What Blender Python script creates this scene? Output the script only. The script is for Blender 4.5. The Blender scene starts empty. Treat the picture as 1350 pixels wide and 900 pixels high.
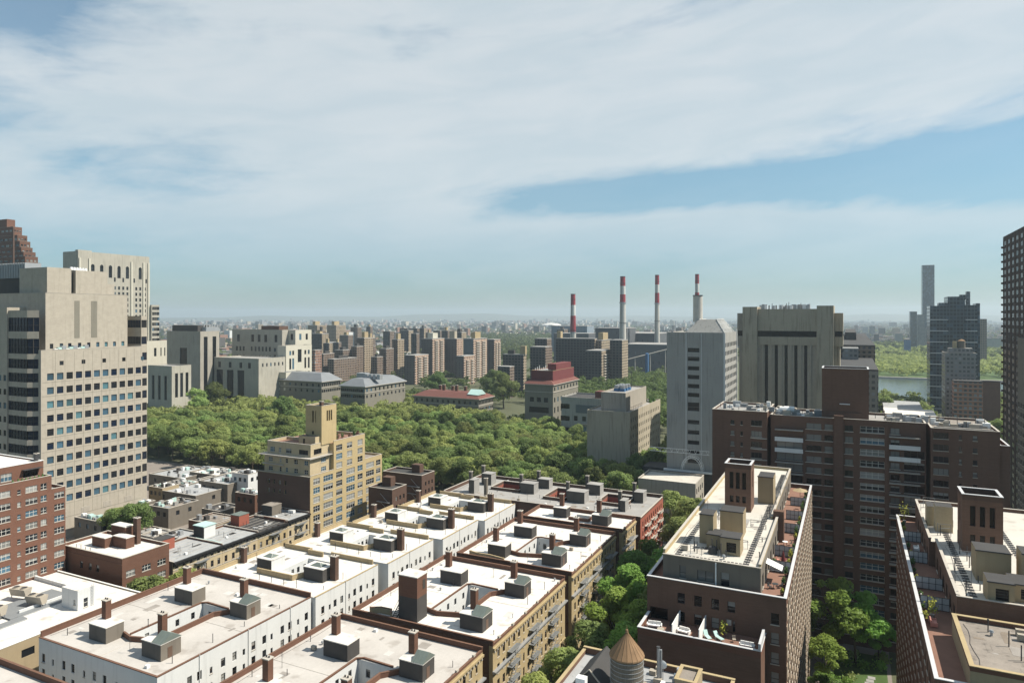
import bpy, math, random
from mathutils import Vector, Matrix
R = math.radians
COL = bpy.context.scene.collection
SC = bpy.context.scene
random.seed(7)

# ---------------------------------------------------------------- camera, sky, sun
H, FL, HY, YAW = 85.0, 913.0, 417.0, R(26)
s_, c_ = math.sin(YAW), math.cos(YAW)
cam = bpy.data.cameras.new("camera")
cam.lens = 36 * FL / 1350
cam.shift_y = (HY - 450) / 1350
cam.clip_start = 0.5
cam.clip_end = 60000
camo = bpy.data.objects.new("camera", cam)
COL.objects.link(camo)
camo.location = (0, 0, H)
camo.rotation_euler = (R(90), 0, YAW)
SC.camera = camo

SUN_AZ, SUN_EL = R(66), R(51)          # azimuth clockwise from +Y (down the street)
sun = bpy.data.lights.new("sun", 'SUN')
sun.energy = 5.0
sun.angle = R(0.53)
sun.color = (1.0, 0.935, 0.82)
suno = bpy.data.objects.new("sun", sun)
COL.objects.link(suno)
sv = Vector((math.sin(SUN_AZ) * math.cos(SUN_EL), math.cos(SUN_AZ) * math.cos(SUN_EL), math.sin(SUN_EL)))
suno.rotation_euler = sv.to_track_quat('Z', 'Y').to_euler()
suno.location = (0, 0, 400)

SC.view_settings.view_transform = 'Standard'
SC.view_settings.look = 'None'
SC.view_settings.exposure = 0.58
SC.view_settings.gamma = 1.0
SC.view_settings.use_curve_mapping = False
SC.cycles.max_bounces = 5
SC.cycles.diffuse_bounces = 3
SC.cycles.glossy_bounces = 2
SC.cycles.transmission_bounces = 2
SC.cycles.volume_bounces = 0
SC.cycles.transparent_max_bounces = 4


class Ex:
    """tiny node-expression helper: arithmetic on sockets builds Math nodes"""
    def __init__(s, nt, sock):
        s.nt, s.k = nt, sock

    def op(s, o, b=None, c=None, clamp=False):
        n = s.nt.nodes.new('ShaderNodeMath')
        n.operation = o
        n.use_clamp = clamp
        for i, x in enumerate((s, b, c)):
            if x is None:
                continue
            if isinstance(x, Ex):
                s.nt.links.new(x.k, n.inputs[i])
            else:
                n.inputs[i].default_value = x
        return Ex(s.nt, n.outputs[0])

    def __add__(s, b): return s.op('ADD', b)
    __radd__ = __add__
    def __sub__(s, b): return s.op('SUBTRACT', b)
    def __mul__(s, b): return s.op('MULTIPLY', b)
    __rmul__ = __mul__
    def __truediv__(s, b): return s.op('DIVIDE', b)
    def step(s, a, b):
        n = s.nt.nodes.new('ShaderNodeMapRange')
        n.interpolation_type = 'SMOOTHSTEP'
        s.nt.links.new(s.k, n.inputs[0])
        n.inputs[1].default_value = a
        n.inputs[2].default_value = b
        return Ex(s.nt, n.outputs[0])


def make_world():
    w = bpy.data.worlds.new("World")
    SC.world = w
    w.use_nodes = True
    nt = w.node_tree
    nt.nodes.clear()
    L = nt.links.new
    sky = nt.nodes.new('ShaderNodeTexSky')
    sky.sky_type = 'NISHITA'
    sky.sun_disc = False
    sky.sun_elevation = SUN_EL
    sky.sun_rotation = SUN_AZ
    sky.altitude = 50
    sky.air_density = 1.0
    sky.dust_density = .35
    sky.ozone_density = 2.6
    tc = nt.nodes.new('ShaderNodeTexCoord')
    sp = nt.nodes.new('ShaderNodeSeparateXYZ')
    L(tc.outputs['Generated'], sp.inputs[0])
    x, y, z = (Ex(nt, sp.outputs[i]) for i in range(3))
    az = (x.op('ARCTAN2', y) + YAW) * (180 / math.pi)      # degrees, 0 = due east
    el = z.op('ARCSINE') * (180 / math.pi)

    def noise(vx, vy, sc, det, dist, seed, rough=.55):
        cb = nt.nodes.new('ShaderNodeCombineXYZ')
        L(vx.k, cb.inputs[0]); L(vy.k, cb.inputs[1])
        cb.inputs[2].default_value = seed
        n = nt.nodes.new('ShaderNodeTexNoise')
        n.inputs['Scale'].default_value = sc
        n.inputs['Detail'].default_value = det
        n.inputs['Distortion'].default_value = dist
        n.inputs['Roughness'].default_value = rough
        L(cb.outputs[0], n.inputs['Vector'])
        return Ex(nt, n.outputs[0])

    def gauss(a, b, ra, rb):
        u = (az - a) / ra
        v = (el - b) / rb
        q = (u * u + v * v) * -1.0
        return q.op('EXPONENT')
    # long thin cloud streaks, tilted so that they rise to the right
    tl = el - az * .10
    n1 = noise(az * .035, tl * .125, 1.0, 7, .9, 3.1)
    n2 = noise(az * .13, tl * .62, 1.0, 6, .6, 8.7, .6)
    n3 = noise(az * .45, el * .9, 1.0, 5, .4, 1.9, .65)
    nn = n1 * .70 + n2 * .21 + n3 * .09
    # where the veil of cirrus opens and closes
    cen = az * .012 + 9.8
    wid = (az * .03 + 1.35).op('MAXIMUM', .8)
    g = (el - cen) / wid
    gap = (g * g * -1.0).op('EXPONENT') * az.step(-12, 14)
    cov = n1 * 0 + .17
    cov = cov - gap * .34
    cov = cov - gauss(-38, 20.5, 7, 3.0) * .24
    cov = cov - gauss(-26, 10.5, 9, 1.8) * .08
    cov = cov + gauss(-12, 17, 22, 5) * .10
    cov = cov + gauss(14, 17.5, 26, 4.5) * .14
    cov = cov + gauss(20, 6.5, 22, 1.1) * .2
    cov = cov - el.step(7.5, 1.0) * .14
    mask = (nn + cov).step(.40, .70)
    thin = el.step(0, 11) * .72 + .14
    mask = (mask * thin * .95).op('MAXIMUM', el.step(2, 9) * .20 + .03)
    mask = mask * (az.op('ABSOLUTE').step(95, 45) * .7 + .3)  # unseen clouds behind the camera thinned on purpose, to darken shaded faces
    shade = noise(az * .09, tl * .4, 1.0, 5, .5, 5.5).step(.3, .7)
    sat = nt.nodes.new('ShaderNodeHueSaturation')
    sat.inputs['Saturation'].default_value = 1.18
    tint = nt.nodes.new('ShaderNodeMix'); tint.data_type = 'RGBA'; tint.blend_type = 'MULTIPLY'
    tint.inputs[0].default_value = 1
    tcol = nt.nodes.new('ShaderNodeMix'); tcol.data_type = 'RGBA'
    L(el.step(-2, 13).k, tcol.inputs[0])
    tcol.inputs[6].default_value = (.55, .66, .78, 1)      # darker, bluer tint put into the low sky
    tcol.inputs[7].default_value = (.90, 1.09, 1.0, 1)
    L(tcol.outputs[2], tint.inputs[7])
    L(sky.outputs[0], tint.inputs[6])
    L(tint.outputs[2], sat.inputs['Color'])
    bg1 = nt.nodes.new('ShaderNodeBackground')
    L(sat.outputs[0], bg1.inputs[0])
    bg1.inputs[1].default_value = 0.072
    mc = nt.nodes.new('ShaderNodeMix'); mc.data_type = 'RGBA'
    L(shade.k, mc.inputs[0])
    mc.inputs[6].default_value = (.67, .75, .785, 1)
    mc.inputs[7].default_value = (.78, .825, .84, 1)
    bg2 = nt.nodes.new('ShaderNodeBackground')
    L(mc.outputs[2], bg2.inputs[0])
    bg2.inputs[1].default_value = 0.66
    mx = nt.nodes.new('ShaderNodeMixShader')
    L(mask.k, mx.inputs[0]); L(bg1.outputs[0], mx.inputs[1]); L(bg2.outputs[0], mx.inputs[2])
    out = nt.nodes.new('ShaderNodeOutputWorld')
    L(mx.outputs[0], out.inputs[0])


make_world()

# ---------------------------------------------------------------- surveying helpers (grid: +Y runs down the streets)
def at(px, py, z):
    d = (H - z) * FL / (py - HY)
    r = (px - 675) / FL * d
    return r * c_ - d * s_, r * s_ + d * c_


def cor(px, d):
    r = (px - 675) / FL * d
    return r * c_ - d * s_, r * s_ + d * c_


def xY(px, Y):
    t = (px - 675) / FL
    return Y * (t * c_ - s_) / (c_ + t * s_)


def yX(px, X):
    t = (px - 675) / FL
    return X * (c_ + t * s_) / (t * c_ - s_)


def dep(x, y): return -x * s_ + y * c_
def zat(x, y, py): return H - (py - HY) * dep(x, y) / FL


# ---------------------------------------------------------------- materials
MT = {}


def new_mat(name):
    m = bpy.data.materials.new(name)
    m.use_nodes = True
    nt = m.node_tree
    return m, nt, nt.nodes['Principled BSDF']


def M(name, col, rough=.85, var=.25, sc=.25, fine=.12, streak=0.0, spec=.25, metal=0.0, course=0.0, rnd=0.0, bump=0.0, stain=None):
    """weathered surface: broad blotches, fine grain, optional rain streaks / brick courses / stain colour"""
    if name in MT:
        return MT[name]
    m, nt, p = new_mat(name)
    L = nt.links.new
    tc = nt.nodes.new('ShaderNodeTexCoord')

    def noise(scale, det, vec=None, stretch=None):
        n = nt.nodes.new('ShaderNodeTexNoise')
        n.inputs['Scale'].default_value = scale
        n.inputs['Detail'].default_value = det
        if stretch:
            mp = nt.nodes.new('ShaderNodeMapping')
            mp.inputs['Scale'].default_value = stretch
            L(tc.outputs['Object'], mp.inputs[0])
            L(mp.outputs[0], n.inputs['Vector'])
        else:
            L(tc.outputs['Object'], n.inputs['Vector'])
        return Ex(nt, n.outputs[0])
    f = (noise(sc, 4) - .5) * (2 * var) + 1.0
    if fine:
        f = f + (noise(sc * 14, 3) - .5) * (2 * fine)
    if streak:
        f = f - noise(1.0, 3, stretch=(1.1, 1.1, .07)).step(.5, .75) * streak
    if course:
        f = f + (noise(1.0, 2, stretch=(.5, .5, 4.2)) - .5) * (2 * course)
    if rnd:
        oi = nt.nodes.new('ShaderNodeObjectInfo')
        f = f + (Ex(nt, oi.outputs['Random']) - .5) * (2 * rnd)
    mul = nt.nodes.new('ShaderNodeMix'); mul.data_type = 'RGBA'; mul.blend_type = 'MULTIPLY'
    mul.inputs[0].default_value = 1
    mul.inputs[6].default_value = (*col, 1)
    cb = nt.nodes.new('ShaderNodeCombineColor')
    for i in range(3):
        L(f.k, cb.inputs[i])
    L(cb.outputs[0], mul.inputs[7])
    outc = mul.outputs[2]
    if stain:
        mm = nt.nodes.new('ShaderNodeMix'); mm.data_type = 'RGBA'
        k = noise(sc * 2.2, 6).step(.55, .72) * .75
        L(k.k, mm.inputs[0])
        L(outc, mm.inputs[6])
        mm.inputs[7].default_value = (*stain, 1)
        outc = mm.outputs[2]
    L(outc, p.inputs['Base Color'])
    p.inputs['Roughness'].default_value = rough
    p.inputs['Specular IOR Level'].default_value = spec
    p.inputs['Metallic'].default_value = metal
    if bump:
        b = nt.nodes.new('ShaderNodeBump')
        b.inputs['Strength'].default_value = bump
        b.inputs['Distance'].default_value = .1
        L(noise(sc * 10, 4).k, b.inputs['Height'])
        L(b.outputs[0], p.inputs['Normal'])
    MT[name] = m
    return m


def WM(name, wall, glass, pu, pz, wu, wz, off=(0, 0), band=None, rough=.8, gr=.15, var=.2):
    """wall of a far building whose windows are a pixel or two: a window pattern laid out in metres"""
    if name in MT:
        return MT[name]
    m, nt, p = new_mat(name)
    L = nt.links.new
    tc = nt.nodes.new('ShaderNodeTexCoord')
    ge = nt.nodes.new('ShaderNodeNewGeometry')
    sp = nt.nodes.new('ShaderNodeSeparateXYZ'); L(tc.outputs['Object'], sp.inputs[0])
    sn = nt.nodes.new('ShaderNodeSeparateXYZ'); L(ge.outputs['Normal'], sn.inputs[0])
    x, y, z = (Ex(nt, sp.outputs[i]) for i in range(3))
    nx = Ex(nt, sn.outputs[0]).op('ABSOLUTE').op('GREATER_THAN', .5)
    u = x + (y - x) * nx
    fu = (u / pu + off[0]).op('FRACT')
    fz = (z / pz + off[1]).op('FRACT')
    k = fu.op('LESS_THAN', wu) * fz.op('LESS_THAN', wz)
    cu = (u / pu + off[0]).op('FLOOR'); cz = (z / pz + off[1]).op('FLOOR')
    wn = nt.nodes.new('ShaderNodeTexWhiteNoise'); wn.noise_dimensions = '2D'
    cb = nt.nodes.new('ShaderNodeCombineXYZ')
    L(cu.k, cb.inputs[0]); L(cz.k, cb.inputs[1]); L(cb.outputs[0], wn.inputs['Vector'])
    g = Ex(nt, wn.outputs['Value']).op('POWER', 3.0) * 2.2 + .5
    gc = nt.nodes.new('ShaderNodeMix'); gc.data_type = 'RGBA'; gc.blend_type = 'MULTIPLY'
    gc.inputs[0].default_value = 1
    gc.inputs[6].default_value = (*glass, 1)
    cc = nt.nodes.new('ShaderNodeCombineColor')
    for i in range(3):
        L(g.k, cc.inputs[i])
    L(cc.outputs[0], gc.inputs[7])
    nz = nt.nodes.new('ShaderNodeTexNoise'); nz.inputs['Scale'].default_value = .12
    L(tc.outputs['Object'], nz.inputs['Vector'])
    wv = (Ex(nt, nz.outputs[0]) - .5) * (2 * var) + 1.0
    wc = nt.nodes.new('ShaderNodeMix'); wc.data_type = 'RGBA'; wc.blend_type = 'MULTIPLY'
    wc.inputs[0].default_value = 1
    wc.inputs[6].default_value = (*wall, 1)
    c2 = nt.nodes.new('ShaderNodeCombineColor')
    for i in range(3):
        L(wv.k, c2.inputs[i])
    L(c2.outputs[0], wc.inputs[7])
    base = wc.outputs[2]
    if band:
        bm = nt.nodes.new('ShaderNodeMix'); bm.data_type = 'RGBA'
        kb = fz.op('GREATER_THAN', 1 - band[1])
        L(kb.k, bm.inputs[0]); L(base, bm.inputs[6]); bm.inputs[7].default_value = (*band[0], 1)
        base = bm.outputs[2]
    mx = nt.nodes.new('ShaderNodeMix'); mx.data_type = 'RGBA'
    L(k.k, mx.inputs[0]); L(base, mx.inputs[6]); L(gc.outputs[2], mx.inputs[7])
    L(mx.outputs[2], p.inputs['Base Color'])
    L((k * (gr - rough) + rough).k, p.inputs['Roughness'])
    p.inputs['Specular IOR Level'].default_value = .4
    MT[name] = m
    return m


def GL(name, col, rough=.06, spec=.38):
    m, nt, p = new_mat(name)
    oi = nt.nodes.new('ShaderNodeObjectInfo')
    mul = nt.nodes.new('ShaderNodeMix'); mul.data_type = 'RGBA'; mul.blend_type = 'MULTIPLY'
    mul.inputs[0].default_value = 1
    mul.inputs[6].default_value = (*col, 1)
    k = Ex(nt, oi.outputs['Random']) * .9 + .55
    cb = nt.nodes.new('ShaderNodeCombineColor')
    for i in range(3):
        nt.links.new(k.k, cb.inputs[i])
    nt.links.new(cb.outputs[0], mul.inputs[7])
    nt.links.new(mul.outputs[2], p.inputs['Base Color'])
    p.inputs['Roughness'].default_value = rough
    p.inputs['Specular IOR Level'].default_value = spec
    MT[name] = m
    return m


# base colours are real-world reflectances
M('white_membrane', (.62, .59, .545), var=.14, sc=.16, fine=.08, rough=.75, stain=(.38, .345, .30))
M('old_membrane', (.44, .412, .38), var=.22, sc=.13, fine=.09, rough=.75, stain=(.30, .27, .24))
M('membrane_patch', (.5, .48, .45), var=.15, sc=.5, fine=.08, rough=.75)
M('soot_patch', (.27, .245, .22), var=.3, sc=.6, fine=.1, rough=.8)
M('white_paint', (.58, .585, .575), var=.08, sc=.2, fine=.05, streak=.12)
M('white_metal', (.7, .7, .68), var=.05, rough=.5)
M('brown_brick', (.125, .064, .043), var=.16, sc=.5, fine=.14, course=.14)
M('dark_brown_brick', (.10, .06, .044), var=.2, sc=.35, fine=.14, course=.16, streak=.1)
M('red_brick', (.15, .074, .05), var=.16, sc=.4, fine=.14, course=.14)
M('bright_red_brick', (.28, .09, .06), var=.14, sc=.4, fine=.12, course=.12)
M('maroon_brick', (.138, .08, .056), var=.22, sc=.3, fine=.14, course=.2, streak=.08)
M('slab_brick', (.122, .07, .05), var=.22, sc=.12, fine=.12, course=.2, streak=.12)
M('tan_brick', (.37, .29, .165), var=.16, sc=.4, fine=.12, course=.12, streak=.1)
M('yellow_brick', (.41, .32, .175), var=.12, sc=.3, fine=.1, course=.1, streak=.08)
M('cream_brick', (.43, .35, .225), var=.12, sc=.3, fine=.1, course=.1, streak=.1)
M('tan_parapet', (.36, .28, .165), var=.2, sc=.6, fine=.12, streak=.15)
M('ochre_stucco', (.31, .245, .155), var=.12, sc=.5, fine=.08, streak=.12)
M('grey_bulkhead', (.10, .093, .083), var=.18, sc=.5, fine=.08, streak=.12)
M('dark_bulkhead', (.06, .056, .053), var=.2, sc=.5, fine=.08)
M('taupe_bulkhead', (.16, .14, .115), var=.15, sc=.5, fine=.08, streak=.15)
M('concrete', (.33, .30, .255), var=.14, sc=.15, fine=.09, streak=.3)
M('grey_concrete', (.32, .312, .29), var=.18, sc=.1, fine=.07, streak=.3)
M('beige_concrete', (.37, .325, .25), var=.18, sc=.08, fine=.08, streak=.38)
M('pale_panel', (.375, .335, .275), var=.16, sc=.55, fine=.2, course=.1, streak=.12)
M('limestone', (.37, .345, .29), var=.18, sc=.12, fine=.1, streak=.28)
M('pale_stone', (.50, .47, .39), var=.1, sc=.12, fine=.06, streak=.1)
M('coping_stone', (.42, .385, .335), var=.15, sc=1, fine=.1)
M('coping_tile', (.15, .082, .055), var=.2, sc=1.2, fine=.1)
M('coping_metal', (.5, .5, .5), var=.1, sc=.8, rough=.5)
M('tar', (.055, .053, .052), var=.3, sc=.25, fine=.1)
M('grey_gravel', (.29, .28, .265), var=.22, sc=.3, fine=.16)
M('silver_tar', (.33, .335, .335), var=.22, sc=.3, fine=.1, rough=.6, stain=(.17, .17, .17))
M('weathered_roof', (.235, .205, .175), var=.35, sc=.35, fine=.2, stain=(.12, .105, .09))
M('pale_roof', (.50, .47, .415), var=.16, sc=.2, fine=.08, stain=(.36, .33, .285))
M('terracotta', (.215, .12, .088), var=.18, sc=.6, fine=.12)
M('green_copper', (.13, .155, .14), var=.2, sc=.8, rough=.6)
M('pale_green_metal', (.40, .55, .52), var=.12, sc=.8, rough=.5)
M('grey_metal_roof', (.17, .18, .19), var=.2, sc=.15, rough=.55, spec=.4)
M('red_tile', (.15, .062, .05), var=.15, sc=.3, fine=.1)
M('red_metal', (.15, .042, .042), var=.15, sc=.3)
M('black_paint', (.022, .021, .021), var=.2, sc=.8, rough=.5)
M('dark_metal', (.05, .05, .052), var=.2, rough=.5)
M('steel', (.33, .34, .35), var=.12, rough=.4, spec=.5, metal=.3)
M('beige_metal', (.36, .32, .26), var=.1, rough=.6, stain=(.25, .19, .13))
M('rail_metal', (.2, .21, .215), var=.1, rough=.5)
M('teal_wall', (.12, .14, .15), var=.1)
M('strip_brick', (.33, .27, .205), var=.2, sc=.4, fine=.12, course=.1)
M('black_brown', (.042, .03, .027), var=.2, sc=.3, fine=.1, course=.15)
M('dark_stone', (.2, .185, .15), var=.15, sc=.1, fine=.08, streak=.15)
M('asphalt', (.05, .05, .052), var=.2, sc=.08, fine=.15)
M('sidewalk', (.27, .26, .245), var=.15, sc=.1, fine=.1)
M('kerb', (.3, .3, .29), var=.1)
M('road_paint', (.62, .6, .55), var=.2, sc=1)
M('earth', (.085, .09, .05), var=.3, sc=.02, fine=.2)
M('lawn', (.06, .1, .028), var=.3, sc=.06, fine=.25)
M('paving', (.22, .19, .165), var=.2, sc=.3, fine=.12)
M('bark', (.09, .07, .05), var=.3, sc=2)
M('cedar', (.135, .118, .095), var=.2, sc=1.5, fine=.15, streak=.3)
M('rust_roof', (.24, .15, .083), var=.25, sc=.9, fine=.12, streak=.15)
M('wood_deck', (.2, .165, .13), var=.3, sc=.8, fine=.2)
M('stack_white', (.56, .55, .52), var=.14, sc=.09, streak=.25)
M('stack_red', (.30, .035, .045), var=.2, sc=.09, streak=.3)
M('stack_concrete', (.46, .44, .40), var=.1, sc=.05, streak=.1)
M('fabric_white', (.72, .71, .68), var=.08, sc=1)
M('fabric_maroon', (.13, .03, .03), var=.15, sc=1)
M('pink_fabric', (.55, .25, .2), var=.1, sc=1)
M('plant_green', (.06, .11, .03), var=.3, sc=2)
M('plant_yellow', (.3, .3, .05), var=.3, sc=2)
M('frosted_panel', (.45, .46, .46), var=.1, sc=1, rough=.35)
M('blue_paint', (.05, .13, .26), var=.1)
GL('glass_dark', (.016, .018, .022))
GL('glass_blue', (.05, .10, .14))
M('blind', (.24, .235, .22), var=.1, rough=.7)
GL('glass_teal', (.075, .16, .185))
GL('glass_curtain', (.2, .2, .19), rough=.12)
GL('glass_black', (.008, .008, .009), rough=.2, spec=.3)
GL('glass_navy', (.008, .015, .032), rough=.05, spec=.25)
M('frame_white', (.55, .54, .5), var=.05, rough=.5)
M('frame_dark', (.05, .045, .04), var=.1, rough=.5)
M('frame_brown', (.11, .07, .05), var=.1, rough=.5)
M('frame_tan', (.36, .3, .22), var=.1, rough=.5)
M('sill_stone', (.38, .35, .3), var=.1)


# ---------------------------------------------------------------- mesh builder and tagging
class MB:
    def __init__(s):
        s.v, s.f, s.m = [], [], []

    def quad(s, a, b, c, d, m=0):
        i = len(s.v)
        s.v += [a, b, c, d]
        s.f.append((i, i + 1, i + 2, i + 3)); s.m.append(m)

    def tri(s, a, b, c, m=0):
        i = len(s.v)
        s.v += [a, b, c]
        s.f.append((i, i + 1, i + 2)); s.m.append(m)

    def box(s, x0, x1, y0, y1, z0, z1, m=0, top=None, skip=''):
        i = len(s.v)
        s.v += [(x0, y0, z0), (x1, y0, z0), (x1, y1, z0), (x0, y1, z0), (x0, y0, z1), (x1, y0, z1), (x1, y1, z1), (x0, y1, z1)]
        for key, q in (('b', (3, 2, 1, 0)), ('t', (4, 5, 6, 7)), ('s', (0, 1, 5, 4)), ('e', (1, 2, 6, 5)), ('n', (2, 3, 7, 6)), ('w', (3, 0, 4, 7))):
            if key in skip:
                continue
            s.f.append(tuple(i + k for k in q))
            s.m.append(top if (key == 't' and top is not None) else m)

    def prism(s, pts, z0, z1, m=0, top=None):
        """pts counter-clockwise in plan; z1 may be a list of heights per point"""
        n = len(pts); i = len(s.v)
        zt = z1 if isinstance(z1, (list, tuple)) else [z1] * n
        s.v += [(p[0], p[1], z0) for p in pts] + [(p[0], p[1], zt[k]) for k, p in enumerate(pts)]
        for k in range(n):
            j = (k + 1) % n
            s.f.append((i + k, i + j, i + n + j, i + n + k)); s.m.append(m)
        s.f.append(tuple(i + n + k for k in range(n))); s.m.append(m if top is None else top)
        s.f.append(tuple(i + k for k in reversed(range(n)))); s.m.append(m)

    def loft(s, a, b, m=0, cap=True, capm=None):
        """two rings of equal count"""
        n = len(a); i = len(s.v)
        s.v += list(a) + list(b)
        for k in range(n):
            j = (k + 1) % n
            s.f.append((i + k, i + j, i + n + j, i + n + k)); s.m.append(m)
        if cap:
            s.f.append(tuple(i + n + k for k in range(n))); s.m.append(m if capm is None else capm)

    def cyl(s, x, y, z0, z1, r0, r1=None, n=14, m=0, capm=None):
        r1 = r0 if r1 is None else r1
        a = [(x + r0 * math.cos(2 * math.pi * k / n), y + r0 * math.sin(2 * math.pi * k / n), z0) for k in range(n)]
        b = [(x + r1 * math.cos(2 * math.pi * k / n), y + r1 * math.sin(2 * math.pi * k / n), z1) for k in range(n)]
        s.loft(a, b, m, True, capm)

    def bar(s, p, q, r, m=0, n=5):
        p, q = Vector(p), Vector(q)
        d = (q - p)
        if d.length < 1e-6:
            return
        d.normalize()
        u = d.orthogonal().normalized(); w = d.cross(u)
        r0, r1 = (r if isinstance(r, tuple) else (r, r))
        a = [tuple(p + (u * math.cos(2 * math.pi * k / n) + w * math.sin(2 * math.pi * k / n)) * r0) for k in range(n)]
        b = [tuple(q + (u * math.cos(2 * math.pi * k / n) + w * math.sin(2 * math.pi * k / n)) * r1) for k in range(n)]
        s.loft(a, b, m, True)

    def add(s, o, mat=None, mm=None):
        i = len(s.v)
        s.v += [tuple(mat @ Vector(v)) for v in o.v] if mat else o.v
        s.f += [tuple(i + k for k in f) for f in o.f]
        s.m += [mm[k] for k in o.m] if mm else o.m

    def mesh(s, name, mats, origin=(0, 0, 0), smooth=False):
        me = bpy.data.meshes.new(name)
        ox, oy, oz = origin
        me.from_pydata([(a - ox, b - oy, c - oz) for a, b, c in s.v], [], s.f)
        for k in mats:
            me.materials.append(MT[k])
        me.polygons.foreach_set('material_index', s.m)
        if smooth:
            me.polygons.foreach_set('use_smooth', [True] * len(me.polygons))
        me.update()
        return me

    def build(s, name, mats, parent=None, origin=None, smooth=False):
        if not s.f:
            return None
        if parent is not None:
            origin = parent['_o']
        me = s.mesh(name, mats, origin or (0, 0, 0), smooth)
        o = bpy.data.objects.new(name, me)
        COL.objects.link(o)
        if parent is not None:
            o.parent = parent
            o['_o'] = origin
        else:
            o.location = origin or (0, 0, 0)
            o['_o'] = origin or (0, 0, 0)
        return o


def tag(o, label=None, cat=None, group=None, kind=None):
    if label: o['label'] = label
    if cat: o['category'] = cat
    if group: o['group'] = group
    if kind: o['kind'] = kind
    return o


def thing(name, label, cat, x, y, z=0, group=None):
    e = bpy.data.objects.new(name, None)
    e.empty_display_size = .5
    COL.objects.link(e)
    e.location = (x, y, z)
    e['_o'] = (x, y, z)
    return tag(e, label, cat, group)


def link_copy(o, parent=None, loc=None, rz=None, scale=None):
    c = o.copy()
    COL.objects.link(c)
    c.parent = parent
    if loc is not None: c.location = loc
    if rz is not None: c.rotation_euler = (0, 0, rz)
    if scale is not None: c.scale = scale
    return c


def cutplane(mb, axis, pos, u0, u1, v0, v1, holes, m=0, depth=0.0, rm=None, sgn=1):
    """rectangle with rectangular openings; reveals run inwards by depth"""
    if axis == 'y': P = lambda u, v, k=0: (u, pos + k, v)
    elif axis == 'x': P = lambda u, v, k=0: (pos - k * sgn, u, v)
    else: P = lambda u, v, k=0: (u, v, pos - k)
    hs = [(max(a, u0), min(b, u1), max(c, v0), min(d, v1)) for a, b, c, d in holes]
    hs = [h for h in hs if h[1] - h[0] > .01 and h[3] - h[2] > .01]
    vs = sorted({round(v0, 4), round(v1, 4)} | {round(h[2], 4) for h in hs} | {round(h[3], 4) for h in hs})
    for a, b in zip(vs[:-1], vs[1:]):
        if b - a < 1e-3: continue
        mid = (a + b) / 2
        cuts = sorted((h[0], h[1]) for h in hs if h[2] < mid < h[3])
        u = u0
        for h0, h1 in cuts:
            if h0 - u > 1e-3:
                mb.quad(P(u, a), P(h0, a), P(h0, b), P(u, b), m)
            u = max(u, h1)
        if u1 - u > 1e-3:
            mb.quad(P(u, a), P(u1, a), P(u1, b), P(u, b), m)
    if depth:
        r = m if rm is None else rm
        for a, b, c, d in hs:
            mb.quad(P(a, c), P(b, c), P(b, c, depth), P(a, c, depth), r)
            mb.quad(P(a, d, depth), P(b, d, depth), P(b, d), P(a, d), r)
            mb.quad(P(a, c, depth), P(a, d, depth), P(a, d), P(a, c), r)
            mb.quad(P(b, c), P(b, d), P(b, d, depth), P(b, c, depth), r)


# ---------------------------------------------------------------- windows
ST = {   # frame, vertical mullions, horizontal bars (fractions of the height), sill, depth, glass weights
    'sash':   dict(fr='frame_brown', v=0, h=(.5,), sill='sill_stone', dp=.22, gl=dict(glass_dark=6, glass_black=2, glass_curtain=2)),
    'sash_plain': dict(fr='frame_dark', v=0, h=(.5,), sill=None, dp=.25, gl=dict(glass_dark=6, glass_black=3, glass_curtain=1.5)),
    'white1': dict(fr='frame_white', v=0, h=(.5,), sill='sill_stone', dp=.16, gl=dict(glass_dark=5, glass_blue=2, glass_curtain=3)),
    'white2': dict(fr='frame_white', v=1, h=(.45,), sill='sill_stone', dp=.16, gl=dict(glass_dark=5, glass_blue=2, glass_curtain=3)),
    'white3': dict(fr='frame_white', v=2, h=(.6,), sill='sill_stone', dp=.16, gl=dict(glass_dark=5, glass_blue=3, glass_curtain=3)),
    'white4': dict(fr='frame_white', v=3, h=(.6,), sill='sill_stone', dp=.16, gl=dict(glass_dark=5, glass_blue=3, glass_curtain=3)),
    'office': dict(fr='frame_dark', v=0, h=(.72,), sill=None, dp=.3, gl=dict(glass_dark=4, glass_blue=5, glass_teal=2, glass_navy=3)),
    'slab2':  dict(fr='frame_dark', v=1, h=(), sill='sill_stone', dp=.2, gl=dict(glass_dark=5, glass_black=3, glass_curtain=4)),
    'slab3':  dict(fr='frame_dark', v=2, h=(), sill='sill_stone', dp=.2, gl=dict(glass_dark=5, glass_black=3, glass_curtain=4)),
    'slab1':  dict(fr='frame_dark', v=0, h=(.4,), sill='sill_stone', dp=.2, gl=dict(glass_dark=4, glass_black=3, glass_curtain=3)),
    'band':   dict(fr='frame_dark', v=4, h=(.45,), sill=None, dp=.15, gl=dict(glass_navy=5, glass_dark=3)),
    'slot':   dict(fr='frame_dark', v=0, h=(), sill=None, dp=.6, gl=dict(glass_black=1)),
    'slit':   dict(fr='frame_dark', v=0, h=(.2, .4, .6, .8), sill=None, dp=.7, gl=dict(glass_black=2, glass_dark=3)),
    'flush':  dict(fr='frame_dark', v=1, h=(), sill=None, dp=.04, gl=dict(glass_dark=3, glass_curtain=8, glass_blue=2)),
    'small':  dict(fr='frame_tan', v=0, h=(.5,), sill=None, dp=.25, gl=dict(glass_dark=5, glass_black=3)),
    'plain':  dict(fr='frame_dark', v=0, h=(), sill=None, dp=.25, gl=dict(glass_dark=5, glass_black=3, glass_blue=1)),
    'louvre': dict(fr='frame_dark', v=0, h=(.25, .5, .75), sill=None, dp=.4, gl=dict(glass_black=1)),
}
WIN = {}


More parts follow.
